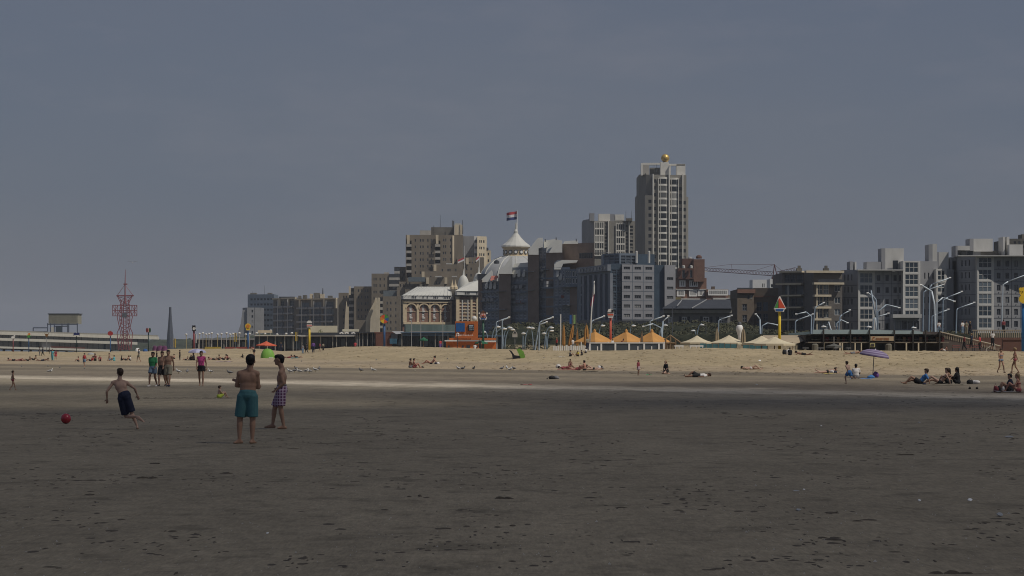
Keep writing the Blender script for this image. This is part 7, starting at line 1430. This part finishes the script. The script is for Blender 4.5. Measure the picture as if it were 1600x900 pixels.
# terrace people behind the ridge, standing on the ground there
TP = [(870, 538, 300, 'walk', 90, ('shirt', 'red'), ('shorts', 'black'), 'person in bright red shirt among the closed orange umbrellas'), (895, 539, 299, 'walk2', 60, ('shirt', 'white'), ('trousers', 'grey'), 'person in pink and white walking between the closed umbrellas'), (918, 540, 288, 'stand', 20, ('shirt', 'khaki'), ('trousers', 'navy'), 'person in brownish shirt before the widest closed umbrella'),
      (974, 540, 298, 'stand', 0, ('shirt', 'maroon'), ('shorts', 'black'), 'person in dark red behind the windbreak glass, middle tent'), (957, 540, 297, 'stand', 40, ('shirt', 'white'), ('trousers', 'white'), 'person in white behind the windbreak near the red post'), (1551, 530, 258, 'stand', 0, ('shirt', 'white'), ('trousers', 'black'), 'person in white top and dark trousers on the beach steps'),
      (1507, 536, 262, 'walk', 80, ('shirt', 'maroon'), ('trousers', 'black'), 'person in dark red by the sloping balustrade'), (1518, 533, 262, 'walk2', 60, ('shirt', 'navy'), ('trousers', 'black'), 'person in navy descending beside the sloping balustrade'), (1531, 536, 262, 'stand', 60, ('shirt', 'red'), ('trousers', 'black'), 'person in red by the foot of the sloping balustrade'),
      (1504, 512, 300, 'stand', 20, ('shirt', 'white'), ('trousers', 'jeans'), 'person in white standing on the promenade above the balustrade'), (1510, 512, 300, 'stand', -20, ('shirt', 'khaki'), ('trousers', 'khaki'), 'bare armed person in khaki on the promenade above the balustrade'), (1516, 513, 300, 'walk', 80, ('shirt', 'black'), ('trousers', 'black'), 'person in black walking along the promenade above the balustrade'),
      (1568, 510, 300, 'stand', 0, ('shirt', 'maroon'), ('trousers', 'black'), 'person leaning by the upright balustrade near the tall white lamp'), (1467, 512, 310, 'stand', 0, ('shirt', 'white'), ('trousers', 'jeans'), 'person in white beside the lamp cluster'), (750, 540, 342, 'stand', 30, ('shirt', 'black'), ('trousers', 'black'), 'person in black under the green parasol at the kiosk'), (742, 542, 344, 'kneel', 0, ('shirt', 'white'), None, 'person in white seated before the orange kiosk'),
      (555, 543, 395, 'kneel', 0, ('shirt', 'red'), None, 'reddish figure sitting on the ridge crest right of the group'), (688, 541, 400, 'stand', 30, ('shirt', 'red'), ('trousers', 'purple'), 'person in pinkish red left of the orange kiosk'), (439, 545, 430, 'stand', 0, ('shirt', 'navy'), ('trousers', 'navy'), 'dark figure right of the orange parasol')]
for px, py, d, ps, yaw, tp, bt, lab in TP:
    z = ground_z(px, d); z = max(z, ZZ(py, d) - (.85 if ps != 'kneel' else .5)); make_person(lab, POSES[ps], V((P(px, 0, d).x, d, z)), 1.0, R(yaw), random.choice(['tan', 'brown', 'red']), random.choice(['black', 'brown', 'blond']), tp, bt, None, vox=.04)
# ---- gulls
gull_w, gull_g = mat('gull_white', (.62, .62, .60), .8), mat('gull_grey', (.16, .16, .17), .8); beak_m = mat('gull_beak', (.5, .35, .05), .6)
def make_gull(dark):
    t = thing('seagull', '', 'bird', (0, 0, 0)); b = MB(); b.ell((0, 0, .19), (.19, .085, .085), Matrix.Rotation(R(-8), 3, 'Y'), 12, 8); b.caps((.13, 0, .23), (.17, 0, .33), .05, .04); b.ell((.185, 0, .345), (.05, .04, .04)); b.caps((-.15, 0, .18), (-.27, 0, .15), .045, .018)
    remesh(b.build('body', gull_w if not dark else gull_g, t), .016, 2)
    for s_ in (-1, 1):
        w2 = MB(); w2.caps((.06, s_ * .075, .22), (-.22, s_ * .05, .17), .045, .014); w2.build('wing', gull_g, t, True); MB().tube([(.02, s_ * .03, .14), (.01, s_ * .03, 0)], .008, 4).build('leg', beak_m, t)
    MB().tube([(.22, 0, .34), (.285, 0, .33)], [.016, .004], 5).build('beak', beak_m, t); return t
gw, gd = make_gull(False), make_gull(True); used = set()
GU = [(78, 583.5, 0, 'white seagull standing alone right of the small child'), (279, 584, 0, 'white seagull standing between the walkers'), (292.5, 584, 1, 'grey seagull standing left of the woman in pink'), (329, 584, 0, 'seagull with white head right of the woman in pink'), (359, 585.5, 1, 'dark seagull left of the teal shorts man'),
      (453, 583.5, 0, 'first seagull right of the plaid shorts man'), (460, 582.5, 1, 'second seagull right of the plaid shorts man, dark'), (468, 583.5, 0, 'third seagull of the flock'), (478, 583, 0, 'seagull in the middle of the flock'), (484, 583.5, 0, 'seagull next to the middle one of the flock'), (493, 581, 0, 'upright seagull near the right end of the flock'), (499, 579, 1, 'dark seagull at the right end of the flock'), (463, 578.5, 1, 'dark seagull behind the flock'),
      (564, 581.5, 1, 'dark seagull sitting alone right of the flock'), (583.5, 581.5, 0, 'white seagull standing alone below the beach ball sign'), (716, 578.5, 0, 'left gull of the pair below the tanned couple'), (723, 578.5, 1, 'right gull of the pair below the tanned couple'), (740, 578.5, 1, 'single gull below the orange kiosk'), (784, 578.5, 1, 'left gull of four below the beach shelter'), (792, 577.5, 0, 'tallest gull of four below the beach shelter'), (797, 580, 0, 'nearest gull of four below the beach shelter'), (803, 578.5, 1, 'right gull of four below the beach shelter')]
for i, (px, py, dk_, lab) in enumerate(GU):
    src = gd if dk_ else gw; d = hit(px, py); yaw = R(random.choice([0, 35, -50, 180, 145, 225, 100]) + random.uniform(-15, 15))
    o = src if dk_ not in used else copy_tree(src); used.add(dk_); o.location = P(px, py, d); o.rotation_euler = (0, 0, yaw); o.scale = (.95,) * 3; o['label'] = lab; o['group'] = 'seagulls standing on the sand'; o['category'] = 'bird'
def flying(px, py, d, sc_, lab, m_):
    c = P(px, py, d); t = thing('flying_gull', lab, 'bird', c); MB().ell(c, (.05 * sc_, .20 * sc_, .05 * sc_), None, 8, 6).build('body', m_, t, True)
    for s_ in (-1, 1): MB().extr([c + V((0, .08, 0)) * sc_, c + V((s_ * .28, .05, .14)) * sc_, c + V((s_ * .62, -.08, .02 + .08 * (s_ < 0))) * sc_, c + V((s_ * .28, -.07, .12)) * sc_, c + V((0, -.08, 0)) * sc_][::s_], (0, 0, .015 * sc_)).build('wing', gull_g, t)
flying(207.5, 410, 300, 1.1, 'pale seagull flying above the lattice tower', gull_w); flying(407, 361, 420, .7, 'tiny dark bird high in the sky above the left flats', gull_g); flying(1402, 172, 420, .5, 'tiny speck of a bird high in the right sky', gull_g)
# ---- towels, bags and litter on the sand
def towel(px, py, wpx, dep, m_, lab, th=.03, nm='towel', cat='towel', rz=0):
    d = hit(px, py); w_ = wpx / F * d; b = P(px, py, d); mb = MB(); n = 8; rn = random.Random(px)
    vs = []
    for j in range(4):
        for i in range(n + 1): x = (i / n - .5) * w_; y = (j / 3 - .5) * dep; vs.append((b.x + x, b.y + y, gz(b.x + x, b.y + y) + th + rn.uniform(0, .05)))
    mb.add(vs, [(j * (n + 1) + i, j * (n + 1) + i + 1, (j + 1) * (n + 1) + i + 1, (j + 1) * (n + 1) + i) for j in range(3) for i in range(n)]); return mb.top(nm, m_, lab, cat, smooth=True)
towel(462, 560, 14, 1.6, cloth('turq'), 'turquoise towel on the sand right of the green tent'); towel(1296, 584.5, 22, .9, cloth('yellow'), 'yellow towel under the person lying with raised feet'); towel(1345, 592.8, 34, .7, cloth('blue'), 'blue towel beneath the striped umbrella')
towel(886, 578.5, 30, 1.2, cloth('maroon'), 'maroon towel under the left of the ridge group'); towel(912, 581, 44, .8, cloth('black'), 'dark towel under the right of the ridge group'); towel(1480, 602, 60, .8, cloth('khaki'), 'sandy towel under the three seated friends'); towel(876, 558.5, 14, .6, white_p, 'small white towel spread on the ridge left of the seated figures'); towel(350, 565.5, 26, 2.5, cloth('stripe'), 'pale pinkish towel below the crowd beyond the pink woman')
towel(1014, 586.5, 9, .5, cloth('green'), 'little green towel right of the child in dark top', .02); towel(1058, 588, 30, .4, cloth('black'), 'thin dark mat beneath the kneeling woman', .01); towel(822, 602, 18, .3, cloth('red'), 'tiny red and yellow strip of cloth on the damp sand', .02); towel(1575, 613.5, 50, .7, cloth('grey'), 'grey towel under the pair at the right edge')
def lump(px, py, wpx, hpx, cols, lab, nm='bag', cat='bag', seed=0):
    d = hit(px, py); pm = d / F; b = P(px, py, d); t = thing(nm, lab, cat, b); rn = random.Random(int(px) + seed)
    for k, cn in enumerate(cols):
        mb = MB(); f = (k + .5) / len(cols) - .5
        for q in range(4): mb.ell((b.x + (f * wpx * .8 + rn.uniform(-.12, .12) * wpx) * pm, b.y + rn.uniform(-.08, .08), b.z + hpx * pm * rn.uniform(.22, .42)), (wpx * pm * rn.uniform(.22, .34) / max(1, len(cols) * .6), .14, hpx * pm * rn.uniform(.35, .5)), None, 8, 6)
        remesh(mb.build('body' if k == 0 else 'cover', cloth(cn), t), .03, 2)
        hb = MB(); hb.tube([V((b.x + (f * wpx * .8 - .15 * wpx) * pm, b.y, b.z + hpx * pm * .6)), V((b.x + f * wpx * .8 * pm, b.y, b.z + hpx * pm * .98)), V((b.x + (f * wpx * .8 + .15 * wpx) * pm, b.y, b.z + hpx * pm * .6))], .012, 4)
        if k == 0: hb.build('strap', cloth(cn), t)
    return t
lump(866, 592.5, 17, 7, ('black', 'grey'), 'black rucksack lying alone on the damp sand below the ridge group'); lump(855, 592.5, 3, 2.5, ('black',), 'small black shoe left of the lone rucksack', 'shoe', 'shoe')
lump(1520, 600, 20, 9, ('black', 'white'), 'dark blue rucksack with white cloth right of the seated friends'); lump(1558, 613, 13, 14, ('maroon', 'black'), 'maroon and black bag at the left of the right edge pair'); lump(1571, 612, 16, 12, ('white', 'black'), 'white patterned bag between the maroon bag and the seated pair')
lump(1302, 583, 11, 6, ('white', 'navy'), 'navy and white bag at the head of the yellow towel'); lump(1369, 590, 13, 12, ('purple',), 'purple beach bag at the foot of the striped umbrella'); lump(1361, 591, 16, 6, ('blue',), 'blue bundle left of the purple bag'); lump(1445, 601, 10, 4, ('navy',), 'small navy bundle in front of the blue shirted person'); lump(938, 576, 10, 6, ('white', 'black'), 'white and black bag at the right end of the ridge group'); lump(873, 575, 12, 8, ('white',), 'white beach chair cushion at the left end of the ridge group', 'cushion', 'cushion')
lump(683, 569, 8, 4, ('navy', 'white'), 'dark bag right of the reclining tanned person'); lump(660, 574.5, 8, 2.5, ('black',), 'flat black bundle right of the tanned couple'); lump(1515, 608, 5, 4, ('black',), 'left one of two black shoes below the blue rucksack', 'shoe', 'shoe'); lump(1527, 608, 5, 4, ('black',), 'right one of two black shoes below the blue rucksack', 'shoe', 'shoe'); lump(1229, 554, 14, 11, ('black', 'white'), 'black and white folded chair beside the person in black', 'beach_chair', 'chair'); lump(648, 580, 5, 2.5, ('khaki',), 'pale bundle below the tanned couple')
for px, py in ((34, 573), (75, 572.5), (94, 574.5), (132, 576.5), (471, 565), (588, 563), (699, 561), (850, 560)): lump(px, py, 4, 2, ('grey',), 'small dark clump on the sand ' + {34: 'far left', 75: 'below the turquoise figure', 94: 'right of the far left row', 132: 'under the red topped woman', 471: 'right of the turquoise towel', 588: 'on the ridge below the ball sign', 699: 'on the ridge below the kiosk', 850: 'on the ridge right of the shelter'}[px], 'clump', 'clump')
def scrap(px, py, wpx, hpx, lab, m_=white_p, nm='litter'):
    d = hit(px, py); pm = d / F; b = P(px, py, d); rn = random.Random(int(px)); n = 7; mb = MB(); top_ = []; 
    for k in range(n): a = 2 * math.pi * k / n; r = rn.uniform(.7, 1.1); top_.append(V((b.x + wpx / 2 * pm * r * math.cos(a), b.y + .05 * r * math.sin(a), b.z + hpx * pm * (.5 + .5 * math.sin(a) * r))))
    mb.extr(top_, (.004, -.02, .006)); mb.top(nm, m_, lab, 'litter')
pl = mat('grey_plastic', (.30, .31, .32), .5, .1, 8); scrap(1562, 807, 10, 6, 'crumpled pale plastic scrap on the near sand at right', pl); scrap(1515, 783, 7, 4, 'small bright white scrap left of the plastic one'); scrap(1576, 684, 15, 3, 'thin pale strip lying on the sand near the right edge', pl); scrap(1243, 768, 11, 1.6, 'thin white stick like scrap in the right foreground', pl); scrap(1256, 766, 3, 2, 'tiny white fragment beside the stick like scrap'); scrap(1247, 798, 8, 3, 'cluster of pale shell fragments in the right foreground', pl); scrap(1436, 783, 4, 2.4, 'small white shell right of centre in the foreground'); scrap(1436, 660.5, 5, 1.2, 'faint pale scrap on the middle sand at right', pl); scrap(1182, 601.5, 4, 1.6, 'small pale scrap below the yellow post', pl); scrap(418, 834, 5, 1.6, 'small white shell in the lower left foreground'); scrap(1187, 564.5, 4, 2.5, 'white plastic piece on the ridge above the pale sunbather'); scrap(1283,666,3,1.5,'tiny white fragment on the middle sand')
# ---- clods, dark-coloured for shaded sides of holes, and seaweed scraps: nobody could count them
clod = mat('shade_dark_clod', (.075, .062, .047), .95, .3, 6)
rn = random.Random(11); mb = MB()
def add_clod(px, py, wpx, hpx):
    d = F * HC / (py - HY); pm = d / F; x0 = (px - CX) * pm; n = 9; k = max(1, int(wpx / 16)); hpx *= .75
    for q in range(k):
        cx = x0 + (q - (k - 1) / 2) * wpx / k * pm + rn.uniform(-.02, .02); w_ = wpx / k * pm * rn.uniform(.5, .85); dep = rn.uniform(.05, .16); hh = hpx * pm * rn.uniform(.5, 1.1); yy = d + rn.uniform(-.06, .06)
        vs = [(cx, yy + dep * .1, hh)]
        for r_, z in ((.45, .75), (1, -.004 / max(hh, .001))):
            for j in range(n): a = 2 * math.pi * j / n + rn.uniform(-.2, .2); rr = r_ * rn.uniform(.55, 1.25); vs.append((cx + w_ * rr * math.cos(a), yy + dep * rr * math.sin(a), hh * z))
        mb.add(vs, [(0, 1 + j, 1 + (j + 1) % n) for j in range(n)] + [(1 + j, 1 + n + j, 1 + n + (j + 1) % n, 1 + (j + 1) % n) for j in range(n)])
for i in range(4200):
    py = 645 + 245 * rn.random() ** 1.5; px = rn.uniform(-150, 1750); c = noise.noise((px * .006, py * .03, 2))
    if c < rn.uniform(-.08, .34): continue
    f = (py - HY) / 260; wpx = (3 + 13 * rn.random() ** 2) * (.4 + f * .7) * (2.2 if rn.random() < .06 else 1); add_clod(px, py, wpx, rn.uniform(.5, 1.4) * (.5 + f * .7))
for px, py, w_, h_ in ((787, 779, 34, 4.5), (724, 796, 22, 2.5), (798, 822, 10, 3.5), (1485, 896, 62, 8), (1305, 843, 28, 4), (1302, 849, 30, 3), (1360, 813, 26, 3.5), (1300, 802, 22, 3), (1395, 862, 26, 3), (232, 747, 34, 3.5), (240, 725, 28, 2.5), (140, 751, 60, 2.5), (140, 773, 20, 4.5), (275, 895, 6, 4), (603, 797, 18, 3.5), (665, 778, 12, 2.5), (639, 776, 6, 5), (655, 775, 6, 5), (50, 811, 8, 3), (1414, 711, 24, 2.5), (1402, 679, 14, 2), (1475, 682, 12, 2), (920, 778, 20, 2.4), (968, 793, 18, 2.4), (355, 740, 14, 3), (270, 830, 12, 2.5), (1340, 815, 20, 3)): add_clod(px, py, w_, h_)
for i in range(150): add_clod(rn.uniform(225, 405), 622.2 + rn.uniform(-.4, .4), rn.uniform(3, 9), rn.uniform(.5, 1.3))
for i in range(160): add_clod(rn.uniform(560, 1650), 0 or (612 + (rn.random() * 26)), rn.uniform(3, 9), rn.uniform(.3, .8))
mb.top('pit_shade_clods', clod, 'clods coloured dark for shade in footprints and wheel ruts, and weed scraps scattered over the near wet sand', 'debris', kind='stuff')
mb = MB()
for i in range(900):
    py = 625 + 275 * rn.random() ** .8; px = rn.uniform(-100, 1700); d = F * HC / (py - HY); pm = d / F; r = rn.uniform(.003, .009) * (1 + (rn.random() < .1)); X = (px - CX) * pm; mb.add([(X - r, d, 0), (X + r, d - r, 0), (X + r * .4, d + r, 0), (X, d, r * 1.2)], [(0, 1, 3), (1, 2, 3), (2, 0, 3)])
mb.top('shell_fragments', mat('shell_white', (.55, .52, .47), .6), 'tiny pale shell fragments sprinkled over the near sand', 'shells', kind='stuff')
mb = MB()
for i in range(1600):
    px = rn.uniform(480, 1650); dc, zc = crest(px); df = lerp_tab(T_DF, px); d = rn.uniform(df * .95, dc); X = (px - CX) / F * d
    r = rn.uniform(.06, .16); z = ground_z(px, d); mb.ell((X, d, z - r * .05), (r * rn.uniform(1, 1.8), r, r * rn.uniform(.25, .5)), None, 6, 3)
mb.top('loose_sand_lumps', bpy.data.materials['beach_sand'], 'small trodden lumps all over the dry sand ridge', 'sand', kind='stuff')
# ================================================================ sea air
hz = bpy.data.materials.new('sea_haze'); hz.use_nodes = True; _n = hz.node_tree.nodes; _n.remove(_n['Principled BSDF'])
_v = _n.new('ShaderNodeVolumePrincipled'); _v.inputs['Color'].default_value = (.80, .86, .95, 1); _v.inputs['Density'].default_value = .00011; _v.inputs['Anisotropy'].default_value = .0
hz.node_tree.links.new(_v.outputs['Volume'], _n['Material Output'].inputs['Volume'])
MB().bb(-3500, 3500, -600, 9000, -8, 160).top('haze', hz, label='thin pale sea haze lying over the whole beach', cat='haze', kind='stuff')
